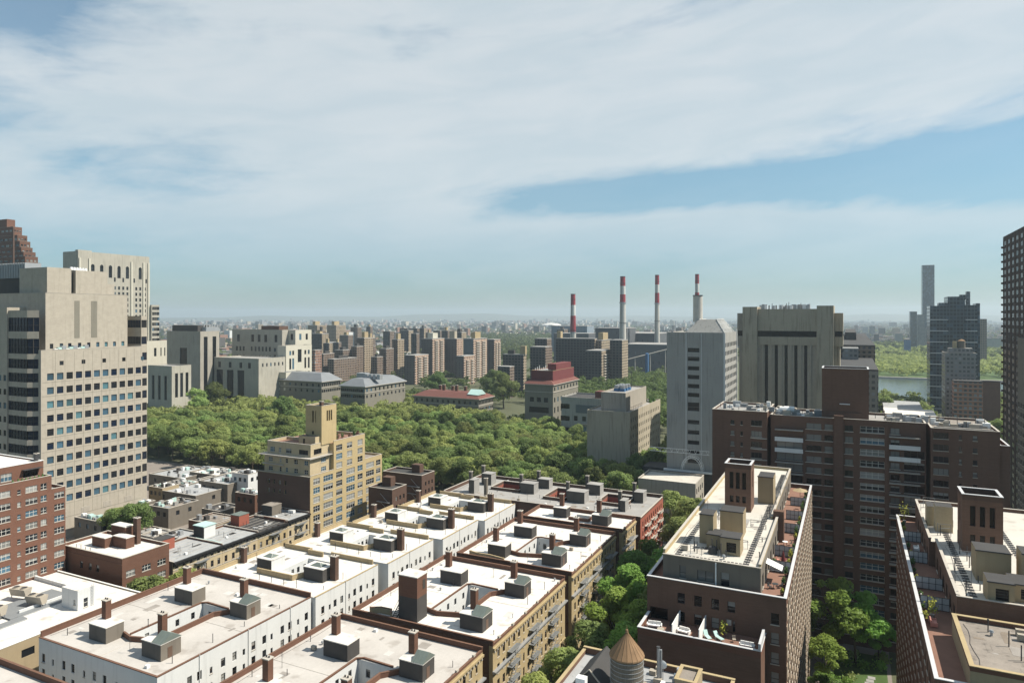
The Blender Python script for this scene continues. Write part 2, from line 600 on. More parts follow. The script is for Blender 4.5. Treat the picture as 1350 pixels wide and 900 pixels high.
def win_mb(w, h, style, glass, bl=0.0, part='all'):
    S = ST[style]
    mb = MB()
    t = .05
    if part != 'frame':
        mb.quad((-w / 2, 0, 0), (w / 2, 0, 0), (w / 2, 0, h), (-w / 2, 0, h), 0)
        if part == 'pane':
            if bl:
                mb.quad((-w / 2 + t, -.012, h * (1 - bl)), (w / 2 - t, -.012, h * (1 - bl)), (w / 2 - t, -.012, h), (-w / 2 + t, -.012, h), 1)
            return mb, [glass, 'blind'][:2 if bl else 1]
    mb.box(-w / 2, -w / 2 + t, -.06, -.004, 0, h, 1)
    mb.box(w / 2 - t, w / 2, -.06, -.004, 0, h, 1)
    mb.box(-w / 2 + t, w / 2 - t, -.06, -.004, 0, t, 1)
    mb.box(-w / 2 + t, w / 2 - t, -.06, -.004, h - t, h, 1)
    for k in range(S['v']):
        x = -w / 2 + w * (k + 1) / (S['v'] + 1)
        mb.box(x - .045, x + .045, -.055, -.004, t, h - t, 1)
    for f in S['h']:
        mb.box(-w / 2 + t, w / 2 - t, -.05, -.004, h * f - .04, h * f + .04, 1)
    if S['sill']:
        mb.box(-w / 2 - .08, w / 2 + .08, -S['dp'] - .09, -S['dp'] - .004, -.14, .0, 2)
    return mb, [glass, S['fr'], S['sill'] or S['fr']]


def win_pick(style):
    g = ST[style]['gl']
    return random.choices(list(g), list(g.values()))[0]


SPLIT = set('''bulkhead bulkhead_roof bulkhead_eave chimney chimney_cap chimney_pot skylight roof_door vent_pipe drain_pipe roof_equipment
light_well well_floor penthouse penthouse_wall penthouse_roof upper_wall fin corner_pier side_wing wing_wall brick_pier vertical_slot plant_wall plant_roof balcony pipe_frame
cooling_fan fan_housing planter roof_planting ledge roof_house tank_house parapet coping terrace_divider terrace_door cable_tray pilaster belt_course crown_beam arch_head
party_wall louvre roof_seam roof_patch elevator_tower elevator_tower_roof tank_house_roof roof_tank duct crenel chimney_stack vent_cowl band gable_roof antenna floor_line railing chimney_stack'''.split())
SUBPART = dict(chimney_cap='chimney', chimney_pot='chimney', bulkhead_roof='bulkhead', skylight='bulkhead', roof_door='bulkhead', bulkhead_eave='bulkhead',
               elevator_tower_roof='elevator_tower', well_floor='light_well', coping='parapet', crenel='parapet', penthouse_roof='penthouse_wall', tank_house_roof='tank_house',
               fan_housing='cooling_fan', dentil='cornice')


def pieces(mb):
    """cut a part into the pieces that touch one another"""
    n = len(mb.v)
    par = list(range(n))

    def find(a):
        while par[a] != a:
            par[a] = par[par[a]]; a = par[a]
        return a
    for f in mb.f:
        for k in f[1:]:
            a, b = find(f[0]), find(k)
            if a != b: par[a] = b
    bb = {}
    for i, v in enumerate(mb.v):
        r = find(i)
        if r not in bb: bb[r] = [*v, *v]
        else:
            q = bb[r]
            for k in range(3):
                if v[k] < q[k]: q[k] = v[k]
                if v[k] > q[k + 3]: q[k + 3] = v[k]
    ks = sorted(bb, key=lambda r: bb[r][0])
    if len(ks) < 3000:
        for i, a in enumerate(ks):
            A = bb[a]
            for c in ks[i + 1:]:
                B = bb[c]
                if B[0] > A[3] + .03: break
                if all(A[k] <= B[k + 3] + .03 and B[k] <= A[k + 3] + .03 for k in (1, 2)):
                    x, y = find(a), find(c)
                    if x != y: par[x] = y
    out = {}
    mp = {}
    for f, m in zip(mb.f, mb.m):
        r = find(f[0])
        o = out.setdefault(r, MB())
        ids = []
        for k in f:
            if k not in mp:
                mp[k] = len(o.v); o.v.append(mb.v[k])
            ids.append(mp[k])
        o.f.append(tuple(ids)); o.m.append(m)
    res = list(out.values())
    if len(res) > 100:
        res.sort(key=lambda o: -len(o.v))
        rest = MB()
        for o in res[99:]: rest.add(o)
        res = res[:99] + [rest]
    return res


class Bld:
    def __init__(s, name, label, cat, x, y, group=None, z=0):
        s.root = thing(name, label, cat, x, y, z, group)
        s.parts = {}
        s.wins = []

    def mb(s, part, mat):
        return s.parts.setdefault((part, mat), MB())

    def block(s, x0, x1, y0, y1, z0, z1, wm, rm='tar', S=(), E=(), W=(), par=None, pt=.3, cop=None, holes=(), part='wall', roof='roof', pm=None, em=None):
        """a storey block. S/E/W: openings (u, z, w, h, style) on the face looking -Y / +X / -X"""
        w = s.mb(part, wm)
        for axis, pos, a, b, ops, sg, rot in (('y', y0, x0, x1, S, 1, 0.0), ('x', x1, y0, y1, E, 1, math.pi / 2), ('x', x0, y0, y1, W, -1, -math.pi / 2)):
            w = s.mb(part, em if em and axis == 'x' and sg > 0 else wm)
            hs = [(u - ww / 2, u + ww / 2, z, z + hh) for u, z, ww, hh, st in ops]
            by = {}
            for (u, z, ww, hh, st), h in zip(ops, hs):
                by.setdefault(ST[st]['dp'], []).append(h)
            cutplane(w, axis, pos, a, b, z0, z1, hs)
            for dp, hh in by.items():
                tmp = MB()
                cutplane(tmp, axis, pos, a, b, z0, z1, hh, 0, dp, 1, sg)
                keep = [k for k in range(len(tmp.f)) if tmp.m[k] == 1]
                for k in keep:
                    w.quad(*[tmp.v[q] for q in tmp.f[k]])
            for u, z, ww, hh, st in ops:
                dp = ST[st]['dp']
                loc = (u, pos + dp, z) if axis == 'y' else (pos - dp * sg, u, z)
                s.wins.append((loc, rot, round(ww, 2), round(hh, 2), st))
        w = s.mb(part, wm)
        w.quad((x1, y1, z0), (x0, y1, z0), (x0, y1, z1), (x1, y1, z1))
        cp = cop
        pp = dict(S=0, N=0, E=0, W=0)
        if par:
            pp.update(par if isinstance(par, dict) else dict.fromkeys('SNEW', par))
        p = s.mb('parapet', pm or wm)
        cm = s.mb('coping', cp) if cp else None
        for k, (a, b, c, d) in dict(S=(x0, x1, y0, y0 + pt), N=(x0, x1, y1 - pt, y1),
                                    W=(x0, x0 + pt, y0 + pt, y1 - pt), E=(x1 - pt, x1, y0 + pt, y1 - pt)).items():
            if k in 'WE':
                if not pp['S']: c = y0
                if not pp['N']: d = y1
            if pp[k]:
                p.box(a, b, c, d, z1 + .002, z1 + pp[k])
                if cm is not None:
                    e = .07
                    cm.box(a - e, b + e, c - (e if k in 'SN' else 0), d + (e if k in 'SN' else 0), z1 + pp[k] + .001, z1 + pp[k] + .09 + (.004 if k in 'WE' else 0))
        cutplane(s.mb(roof, rm), 'z', z1, x0, x1, y0, y1, holes)

    def box(s, part, mat, *a, **k):
        s.mb(part, mat).box(*a, **k)

    def finish(s):
        made = {}
        for (part, mat), mb in s.parts.items():
            for piece in (pieces(mb) if part in SPLIT else [mb]):
                o = piece.build(part, [mat], s.root)
                if o is None: continue
                xs = [v[0] for v in piece.v]; ys = [v[1] for v in piece.v]; zs_ = [v[2] for v in piece.v]
                made.setdefault(part, []).append((o, Vector(((min(xs) + max(xs)) / 2, (min(ys) + max(ys)) / 2, (min(zs_) + max(zs_)) / 2))))
        for ch, pa in SUBPART.items():
            for o, c in made.get(ch, ()):
                best = min(made.get(pa, ()), key=lambda t: (t[1] - c).length, default=None)
                if best is not None and (best[1] - c).length < 9:
                    o.parent = best[0]
        ox, oy, oz = s.root['_o']
        s.wins.sort(key=lambda t: dep(t[0][0], t[0][1]) + (t[0][2] < 4) * 15)
        rest = {}
        for i, (loc, rot, w, h, st) in enumerate(s.wins):
            g = win_pick(st)
            bl = 0.0 if st in ('slot', 'slit', 'louvre', 'band', 'plain', 'office', 'flush') else random.choice((0, 0, 0, 0, .3, .5))
            key = (w, h, st, g, bl)
            if i < 100:
                if key not in WIN:
                    mb, mats = win_mb(*key, 'frame')
                    m2, mat2 = win_mb(*key, 'pane')
                    WIN[key] = mb.mesh('window', mats), m2.mesh('pane', mat2)
                o = bpy.data.objects.new('window', WIN[key][0])
                COL.objects.link(o)
                o.parent = s.root
                o.location = (loc[0] - ox, loc[1] - oy, loc[2] - oz)
                o.rotation_euler = (0, 0, rot)
                q = bpy.data.objects.new('pane', WIN[key][1])
                COL.objects.link(q)
                q.parent = o
            else:
                mb, mats = win_mb(*key)
                r, ml = rest.setdefault(0, (MB(), []))
                mm = []
                for k in mats:
                    if k not in ml: ml.append(k)
                    mm.append(ml.index(k))
                r.add(mb, Matrix.Translation(Vector(loc)) @ Matrix.Rotation(rot, 4, 'Z'), mm)
        if rest:
            r, ml = rest[0]
            o = r.build('window', ml, s.root)
            tag(o, 'remaining windows of this building', kind='stuff')
        return s.root


def grid(u0, u1, n, w, zs, h, st, skip=0.0, jit=0.0):
    st_ = st if isinstance(st, (list, tuple)) else [st]
    out = []
    for i in range(n):
        u = u0 + (u1 - u0) * (i + .5) / n
        for z in zs:
            if skip and random.random() < skip: continue
            out.append((u, z, w, h, st_[i % len(st_)]))
    return out


def chimney(b, x, y, z0, z1, w=1.3, d=1.2, mat='brown_brick'):
    z1 += .6
    b.box('chimney', mat, x - w / 2, x + w / 2, y - d / 2, y + d / 2, z0 + .003, z1)
    b.box('chimney_cap', 'coping_stone', x - w / 2 - .1, x + w / 2 + .1, y - d / 2 - .1, y + d / 2 + .1, z1 + .001, z1 + .18)
    for k in (-1, 1):
        b.mb('chimney_pot', 'dark_metal').cyl(x + k * w * .22, y, z1 + .18, z1 + .5, .15, .13, 8)


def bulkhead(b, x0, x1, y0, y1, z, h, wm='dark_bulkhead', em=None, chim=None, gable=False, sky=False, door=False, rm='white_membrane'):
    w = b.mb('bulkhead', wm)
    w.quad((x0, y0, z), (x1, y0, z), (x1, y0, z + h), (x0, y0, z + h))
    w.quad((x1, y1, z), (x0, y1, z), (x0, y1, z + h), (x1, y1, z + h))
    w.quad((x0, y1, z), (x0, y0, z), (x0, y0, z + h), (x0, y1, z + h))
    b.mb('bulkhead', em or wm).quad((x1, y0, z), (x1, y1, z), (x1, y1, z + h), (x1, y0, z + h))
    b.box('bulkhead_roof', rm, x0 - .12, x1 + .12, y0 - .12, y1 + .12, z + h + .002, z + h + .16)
    t = z + h + .163
    if gable:
        gx = x0 + (x1 - x0) * .52
        g = b.mb('skylight', 'green_copper')
        ym = (y0 + y1) / 2
        g.loft([(gx, y0 - .1, t), (x1 + .15, y0 - .1, t), (x1 + .15, y1 + .1, t), (gx, y1 + .1, t)],
               [(gx, ym - .05, t + 1.35), (x1 + .15, ym - .05, t + 1.35), (x1 + .15, ym + .05, t + 1.35), (gx, ym + .05, t + 1.35)])
        for k in range(1, 4):
            xx = gx + (x1 - gx) * k / 4
            g.bar((xx, y0 - .1, t + .02), (xx, ym, t + 1.38), .04)
    if sky:
        cx, cy = (x0 + x1) / 2, (y0 + y1) / 2
        rx, ry = (x1 - x0) * .3, (y1 - y0) * .28
        g = b.mb('skylight', 'green_copper')
        g.loft([(cx - rx, cy - ry, t), (cx + rx, cy - ry, t), (cx + rx, cy + ry, t), (cx - rx, cy + ry, t)],
               [(cx - rx * .3, cy - .05, t + .65), (cx + rx * .3, cy - .05, t + .65), (cx + rx * .3, cy + .05, t + .65), (cx - rx * .3, cy + .05, t + .65)])
        f = b.mb('skylight', 'frame_white')
        for sx in (-1, 1):
            for sy in (-1, 1):
                f.bar((cx + sx * rx, cy + sy * ry, t + .03), (cx + sx * rx * .3, cy, t + .68), .05)
    if door:
        d = b.mb('roof_door', 'frame_brown')
        ym = y0 + (y1 - y0) * .45
        d.box(x1 + .003, x1 + .05, ym - .5, ym + .5, z + .1, z + 2.1)
    if chim:
        chimney(b, *chim)


def pipes(b, pts, z, hmin=.5, hmax=1.6):
    p = b.mb('vent_pipe', 'dark_metal')
    for x, y in pts:
        h = random.uniform(hmin, hmax)
        p.cyl(x, y, z - .02, z + h, .07, .07, 6)
        if random.random() < .4:
            p.cyl(x, y, z + h, z + h + .12, .14, .1, 6)

# ---------------------------------------------------------------- ground, streets, water
def sheet(name, mat, pts, z, kind='structure'):
    mb = MB()
    i = len(mb.v)
    mb.v += [(x, y, z) for x, y in pts]
    mb.f.append(tuple(range(len(pts)))); mb.m.append(0)
    return tag(mb.build(name, [mat]), kind=kind)


def rect(x0, x1, y0, y1): return [(x0, y0), (x1, y0), (x1, y1), (x0, y1)]


def ground():
    mb = MB()
    n = 72
    rr = [0, 400, 1500, 5000, 15000]
    rings = []
    for r in rr[1:]:
        rings.append([(r * math.cos(2 * math.pi * k / n), r * math.sin(2 * math.pi * k / n), 0) for k in range(n)])
    for a, b in zip(rings[:-1], rings[1:]):
        mb.loft(a, b, cap=False)
    mb.v += rings[0]; k = len(mb.v) - n
    mb.f.append(tuple(range(k, k + n))); mb.m.append(0)
    tag(mb.build('ground', ['earth']), kind='structure')


ground()
sheet('road', 'asphalt', rect(-57, -39, 20, 246), .012)
sheet('road', 'asphalt', rect(-164, -151, 20, 246), .012)
sheet('road', 'asphalt', rect(-190, 120, 250.5, 270), .016)
sheet('yard', 'paving', rect(-400, -168.2, 100, 246), .02)
sheet('yard', 'paving', rect(-400, -190.2, 246.1, 276), .024)
sheet('courtyard', 'paving', rect(-8.4, 8.9, 90, 199.8), .02)
sheet('lawn', 'lawn', rect(-3.5, 8.0, 108, 196), .03)
for a in (rect(-61.5, -57, 20, 246), rect(-39, -29.8, 20, 246), rect(-168, -164, 20, 246), rect(-151, -147.6, 20, 246), rect(-190, 120, 270, 276), rect(-190, 120, 246.2, 250.5)):
    mb = MB()
    (x0, y0), (x1, y1) = a[0], a[2]
    mb.box(x0, x1, y0, y1, -.05, .14, 0, skip='b')
    tag(mb.build('pavement', ['sidewalk']), kind='structure')
mk = MB()
for k in range(26):
    mk.box(-48.1, -47.9, 24 + k * 8.5, 27 + k * 8.5, .014, .018)
for k in range(60):
    mk.box(-185 + k * 5, -183 + k * 5, 260.2, 260.4, .018, .022)
tag(mk.build('road_marking', ['road_paint']), kind='structure')


# ---------------------------------------------------------------- white-walled tenement row
def roof_dressing(b, x0, x1, y0, y1, z, n=10, avoid=(), pm=('membrane_patch', 'soot_patch', 'membrane_patch')):
    """patches, seams of the membrane, small hatches, cables"""
    ok = lambda x, y, r: x0 + r < x < x1 - r and y0 + r < y < y1 - r and not any(a - r < x < c + r and d - r < y < e + r for a, c, d, e in avoid)
    made = 0
    for _ in range(n * 8):
        x, y = random.uniform(x0, x1), random.uniform(y0, y1)
        w, l = random.uniform(.4, 2.2), random.uniform(.5, 3.4)
        if ok(x, y, max(w, l) * .75 + .2):
            b.box('roof_patch', random.choice(pm), x - w / 2, x + w / 2, y - l / 2, y + l / 2, z + .003 + .002 * (made % 4), z + .012 + .002 * (made % 4), skip='b')
            made += 1
        if made >= n: break
    made = 0
    for _ in range(60):
        x, y = random.uniform(x0, x1), random.uniform(y0, y1)
        if ok(x, y, 1.0):
            k = random.random()
            if k < .35:
                b.box('roof_equipment', 'white_metal', x - .35, x + .35, y - .35, y + .35, z + .003, z + random.uniform(.35, .7))
            elif k < .6:
                m = b.mb('roof_equipment', 'steel'); m.cyl(x, y, z, z + .5, .16, .16, 8); m.cyl(x, y, z + .5, z + .75, .3, .2, 8)
            elif k < .8:
                m = b.mb('roof_equipment', 'beige_metal'); m.box(x - .5, x + .5, y - .3, y + .3, z + .1, z + .85); m.box(x - .45, x - .35, y - .3, y + .3, z, z + .099)
            else:
                m = b.mb('roof_equipment', 'dark_metal')
                m.bar((x, y, z), (x, y, z + 3.0), .035, n=4)
                for q in range(4): m.bar((x - .5 + .05 * q, y, z + 2.1 + .25 * q), (x + .5 - .05 * q, y, z + 2.1 + .25 * q), .02, n=3)
            made += 1
        if made >= max(2, n // 3): break
    c = b.mb('cable', 'dark_metal')
    p = None
    for q in range(7):
        x = x0 + .6 + .2 * math.sin(q * 1.7); y = y0 + 1 + (y1 - y0 - 2) * q / 6
        if p: c.bar(p, (x, y, z + .04), .03, n=3)
        p = (x, y, z + .04)


RZ = 20.0
ROWL = 'tenement houses with white membrane roofs'


def low_wall(b, pts, z, h, mat, cop, t=.32):
    """free-standing parapet along a path on the roof"""
    w = b.mb('parapet', mat); c = b.mb('coping', cop)
    for (xa, ya), (xb, yb) in zip(pts[:-1], pts[1:]):
        d = Vector((xb - xa, yb - ya)); L = d.length
        if L < .05: continue
        d.normalize(); nrm = Vector((-d.y, d.x)) * (t / 2)
        e = d * (t * .45)
        q = [(xa - e.x + nrm.x, ya - e.y + nrm.y), (xa - e.x - nrm.x, ya - e.y - nrm.y), (xb + e.x - nrm.x, yb + e.y - nrm.y), (xb + e.x + nrm.x, yb + e.y + nrm.y)]
        zz = random.uniform(0, .004)
        w.prism(q, z - .01, z + h + zz)
        g = nrm * 1.25
        q = [(xa - e.x + g.x, ya - e.y + g.y), (xa - e.x - g.x, ya - e.y - g.y), (xb + e.x - g.x, yb + e.y - g.y), (xb + e.x + g.x, yb + e.y + g.y)]
        c.prism(q, z + h + .005 + zz, z + h + .09 + zz)


def pit(b, x0, x1, y0, y1, z, dpt=15, wm='white_paint', ch=0.0):
    """light well: four painted walls running down, windows in the two that show"""
    w = b.mb('light_well', wm)
    ops = [(y0 + (y1 - y0) * f, z - k, .95, 1.5, 'sash_plain') for f in (.2, .42, .62, .85) for k in (2.6, 5.6)]
    hs = [(u - a / 2, u + a / 2, q, q + h) for u, q, a, h, st in ops]
    cutplane(w, 'x', x0, y0, y1, z - dpt, z, hs, 0, .25)
    for u, q, a, h, st in ops:
        b.wins.append(((x0 - .25, u, q), math.pi / 2, a, h, st))
    xm = (x0 + x1) / 2
    ops = [(x0 + (x1 - x0) * .3, z - 3.1, 1.0, 1.6, 'sash_plain'), (x0 + (x1 - x0) * .72, z - 3.1, 1.0, 1.6, 'sash_plain')]
    hs = [(u - a / 2, u + a / 2, q, q + h) for u, q, a, h, st in ops]
    cutplane(w, 'y', y1, x0, x1, z - dpt, z, hs, 0, .25)
    for u, q, a, h, st in ops:
        b.wins.append(((u, y1 + .25, q), 0.0, a, h, st))
    w.quad((x1, y0, z - dpt), (x1, y1, z - dpt), (x1, y1, z), (x1, y0, z))
    w.quad((x0, y0, z - dpt), (x1, y0, z - dpt), (x1, y0, z), (x0, y0, z))
    b.box('well_floor', 'grey_gravel', x0, x1, y0, y1, z - dpt - .1, z - dpt)


def seams(b, lines, z):
    m = b.mb('roof_seam', 'coping_stone')
    for (xa, ya), (xb, yb) in lines:
        m.bar((xa, ya, z + .015), (xb, yb, z + .015), .05, n=4)


def wall_windows(x1, y0, y1, zs, n):
    out = []
    for i in range(n):
        u = y0 + (y1 - y0) * (i + .5) / n + random.uniform(-.3, .3)
        w = (1.05, .62)[i % 3 == 1]
        for z in zs:
            out.append((u, z, w, 1.75 if w > 1 else 1.3, 'sash_plain' if i % 4 else 'sash'))
    return out


def pair_layout(b, x0, x1, y0, L, z, tower=False, chm='brown_brick', low='brown_brick', pitwall='white_paint', bw='grey_bulkhead'):
    """four bulkheads round a long light well (the older, brown-walled houses)"""
    cop = 'coping_tile'
    k = L / 40.0
    ya, yb = y0 + 4.2, y0 + 24.5 * k
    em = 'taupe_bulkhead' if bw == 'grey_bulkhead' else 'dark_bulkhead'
    if not tower:
        bulkhead(b, x1 - 26, x1 - 20.7, ya, ya + 3.8, z, 3.1, bw, em, (x1 - 25.0, ya + 3.0, z + 3.2, z + 6.3))
    bulkhead(b, x1 - 10, x1 - 4.6, ya, ya + 4.4, z, 3.1, bw, em, (x1 - 8.3, ya + 3.2, z + 3.2, z + 6.6), gable=True, door=True)
    bulkhead(b, x1 - 26.8, x1 - 21, yb, yb + 3.6, z, 3.1, bw, em, (x1 - 26.0, yb + 2.7, z + 3.2, z + 6.3))
    bulkhead(b, x1 - 9.2, x1 - 4.2, yb, yb + 3.9, z, 3.1, bw, em, (x1 - 8.2, yb + 3.0, z + 3.2, z + 6.4), gable=True, door=True)
    px0, px1, py0, py1 = x1 - 20, x1 - 12.2, y0 + 9.2, y0 + 26.5 * k
    pit(b, px0, px1, py0, py1, z, wm=pitwall)
    low_wall(b, [(x1 - 20.6, y0 + 8.0), (x1 - 17.5, y0 + 7.2), (px1 + .3, py0 - .3), (px1 + .3, py1 - 4), (x1 - 9.4, py1 - 1)], z, .95, low, cop)
    low_wall(b, [(px0 - .2, py0), (px0 - .2, py1 - .3), (px0 + 1, py1 + .5), (px1, py1 + .2)], z, .22, low, cop)
    seams(b, [((x0 + .4, y0 + L * .47), (px0 - .5, y0 + L * .47)), ((px1 + .8, y0 + L * .5), (x1 - .4, y0 + L * .5)), ((x1 - 17, y0 + .4), (x1 - 17, y0 + 6.6))], z)
    pipes(b, [(x0 + random.uniform(2, x1 - x0 - 2), y0 + random.uniform(1, L - 1)) for _ in range(3)] +
          [(x1 - 2.2, y0 + L * f) for f in (.12, .35, .55, .8)] + [(x0 + 2, y0 + L * f) for f in (.3, .7)], z, .7, 2.0)
    av = [(x1 - 27.6, x1 - 20, ya - .5, ya + 5), (x1 - 11, x1 - 3.6, ya - .5, ya + 5.2), (x1 - 27.6, x1 - 20, yb - .5, yb + 4.4), (x1 - 10, x1 - 3.4, yb - .5, yb + 4.6), (px0 - 1, px1 + 4, y0 + 6.6, py1 + .8)]
    if tower: av.append((x0 + 2.5, x0 + 16, y0 + .5, y0 + 7))
    roof_dressing(b, x0 + .5, x1 - .6, y0 + .6, y0 + L - .6, z, 16, av)
    return px0, px1, py0, py1


def well_hole(x1, y0, L): return (x1 - 20, x1 - 12.2, y0 + 9.2, y0 + 26.5 * L / 40)


# nearest of the white-walled row: brown parapets
x0, x1, y0, y1 = -147.5, -112.0, 84.0, 123.6
b = Bld('tenement_house', 'nearest white-walled tenement with brown brick parapet and four taupe bulkheads around its light well', 'building', x0, y0, ROWL)
zs = [17.0 - 3.05 * k - 1.6 for k in range(6)]
b.block(x0, x1, y0, y1, 0, RZ, 'white_paint', 'old_membrane', holes=[well_hole(x1, y0, 40)],
        S=wall_windows(0, x0, x1, zs, 11), E=wall_windows(x1, y0, y1, zs, 15), par=dict(W=1.15, N=1.15, S=.12, E=.16), cop='coping_tile', pm='brown_brick')
pair_layout(b, x0, x1, y0, 40, RZ)
for u in (y0 + 9, y0 + 21, y0 + 33):
    b.mb('drain_pipe', 'white_metal').cyl(x1 + .12, u, 6, RZ + .3, .07, .07, 6)
b.finish()

b = Bld('tenement_house', 'tenement roof with a brown parapet cut by the bottom left corner of the photo', 'building', -147.0, 40.0, ROWL)
b.block(-147.0, -112.0, 40, 74.6, 0, RZ, 'white_paint', 'old_membrane', par=dict(N=1.1, W=1.1), cop='coping_tile', pm='brown_brick')
pipes(b, [(-140, 70), (-133, 66), (-144, 60)], RZ)
b.finish()

WL = ['second white-walled tenement from the near end, its tan parapet facing the black-cornice houses',
      'third white-walled tenement from the near end, beside the foot of the yellow brick apartment tower',
      'fourth white-walled tenement from the near end, beside the two dark brown blocks',
      'farthest white-walled tenement, next to the dark grey roofed block by the trees']
WY = [(-111.0, 124.0, 147.6), (-109.0, 149.3, 171.2), (-106.6, 172.6, 194.0), (-104.3, 194.2, 216.4)]
for i, (x1, y0, y1) in enumerate(WY):
    x0 = x1 - 34.2 + i * .5
    b = Bld('tenement_house', WL[i], 'building', x0, y0, ROWL)
    L = y1 - y0
    hole = (x1 - 20, x1 - 11.2, y0 + 9.5, y1 - 4.0)
    b.block(x0, x1, y0, y1, 0, RZ, 'white_paint', 'white_membrane', holes=[hole],
            E=wall_windows(x1, y0 + 1, y1 - 1, zs[:4], 9), par=dict(W=.95, E=.1), cop='tan_parapet', pm='tan_parapet')
    pit(b, *hole, RZ)
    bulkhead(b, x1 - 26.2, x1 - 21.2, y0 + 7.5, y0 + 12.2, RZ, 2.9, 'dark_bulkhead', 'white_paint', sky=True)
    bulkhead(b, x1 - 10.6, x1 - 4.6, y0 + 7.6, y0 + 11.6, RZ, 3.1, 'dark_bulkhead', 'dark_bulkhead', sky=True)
    chimney(b, x1 - 3.5, y0 + 10.6, RZ, RZ + 5.2, 1.7, 1.3, 'dark_brown_brick')
    chimney(b, x0 + 1.2, y0 + 9.5, RZ, RZ + 3.4, 1.3, 1.1, 'dark_brown_brick')
    low_wall(b, [(x1 - 24, y0 + 5.6), (x1 - 12.4, y0 + 5.6), (x1 - 11.2, y0 + 8.6)], RZ, 1.25, 'tan_parapet', 'tan_parapet')
    low_wall(b, [(x0 + 2.4, y1 - .3), (x0 + 12, y1 - .3), (x0 + 12, y1 - 1.6), (x0 + 17, y1 - 1.6)], RZ, 1.2, 'tan_parapet', 'tan_parapet')
    low_wall(b, [(x0 + 19, y1 - .3), (x1 - 1.6, y1 - .3)], RZ, 1.1, 'tan_parapet', 'tan_parapet')
    pipes(b, [(x1 - 1.8, y0 + L * f) for f in (.2, .5, .8)] + [(x0 + 14 + 4 * k, y0 + 2.5) for k in range(4)], RZ, .6, 2.2)
    b.mb('drain_pipe', 'white_metal').cyl(x1 + .12, y0 + L * .45, 6, RZ + 2, .07, .07, 6)
    roof_dressing(b, x0 + .5, x1 - .6, y0 + .6, y1 - 1.9, RZ, 11, [(x1 - 27, x1 - 20.5, y0 + 7, y0 + 13), (x1 - 21, x1 - 2.2, y0 + 5, y1 - 3.2), (x1 - 24.5, x1 - 11, y0 + 5, y0 + 6.4)])
    b.finish()

# ---------------------------------------------------------------- tan tenement row along the tree-lined street
TL = ['nearest tan tenement at the bottom edge, brown brick parapet round a pale roof',
      'tan tenement with the tall two-tone brown elevator tower on its white roof',
      'third tan tenement from the near end, four dark bulkheads on its white roof',
      'small farthest tan tenement with two dark bulkheads, next to the red brick front']
TY = [(-99.0, -64.0, 80.5, 118.2), (-98.0, -63.2, 121.0, 159.4), (-96.0, -62.6, 162.4, 198.6), (-95.0, -61.6, 201.8, 216.6)]


def cornice_front(b, x1, y0, y1):
    """street front dressing: top cornice, dentils, ledge under the top storey, crenels"""
    c = b.mb('cornice', 'tan_brick')
    c.box(x1 + .004, x1 + .38, y0, y1, RZ - .75, RZ - .35)
    c.box(x1 + .004, x1 + .2, y0, y1, RZ - 1.0, RZ - .76)
    d = b.mb('dentil', 'coping_stone')
    n = int((y1 - y0) / 1.1)
    for k in range(n):
        yy = y0 + (y1 - y0) * (k + .5) / n
        d.box(x1 + .003, x1 + .26, yy - .17, yy + .17, RZ - 1.35, RZ - 1.01)
    l = b.mb('ledge', 'steel')
    l.box(x1 + .004, x1 + .75, y0 - .2, y1 + .2, RZ - 5.15, RZ - 4.85)
    l.box(x1 + .004, x1 + .4, y0 - .1, y1 + .1, RZ - 5.5, RZ - 5.16)
    l = b.mb('ledge', 'tan_brick')
    l.box(x1 + .004, x1 + .2, y0, y1, RZ - 14.3, RZ - 14.0)
    k = b.mb('crenel', 'coping_stone')
    yy = y0 + 3
    while yy < y1 - 2:
        k.box(x1 - .34, x1 + .05, yy - .4, yy + .4, RZ + .5, RZ + .95)
        yy += 6.3


def fire_escape(b, x1, y, zs):
    """each escape is one part: slatted landings, rails, stairs"""
    f = MB()
    for i, z in enumerate(zs):
        f.box(x1 + .05, x1 + 1.2, y - 2.2, y + 2.2, z - .06, z)
        for zz in (z + .5, z + .95):
            f.bar((x1 + 1.18, y - 2.2, zz), (x1 + 1.18, y + 2.2, zz), .03, n=4)
            for e in (-2.2, 2.2):
                f.bar((x1 + .05, y + e, zz), (x1 + 1.18, y + e, zz), .03, n=4)
        for k in range(12):
            yy = y - 2.2 + 4.4 * k / 11
            f.bar((x1 + 1.18, yy, z), (x1 + 1.18, yy, z + .95), .018, n=3)
        if i + 1 < len(zs):
            z2 = zs[i + 1]
            for e in (.45, 1.0):
                f.bar((x1 + e, y - 1.7, z), (x1 + e, y + 1.5, z2), .05, n=4)
            for k in range(9):
                q = (k + .5) / 9
                f.box(x1 + .45, x1 + 1.0, y - 1.7 + 3.2 * q - .12, y - 1.7 + 3.2 * q + .12, z + (z2 - z) * q, z + (z2 - z) * q + .03)
    f.build('fire_escape', ['rail_metal'], b.root)


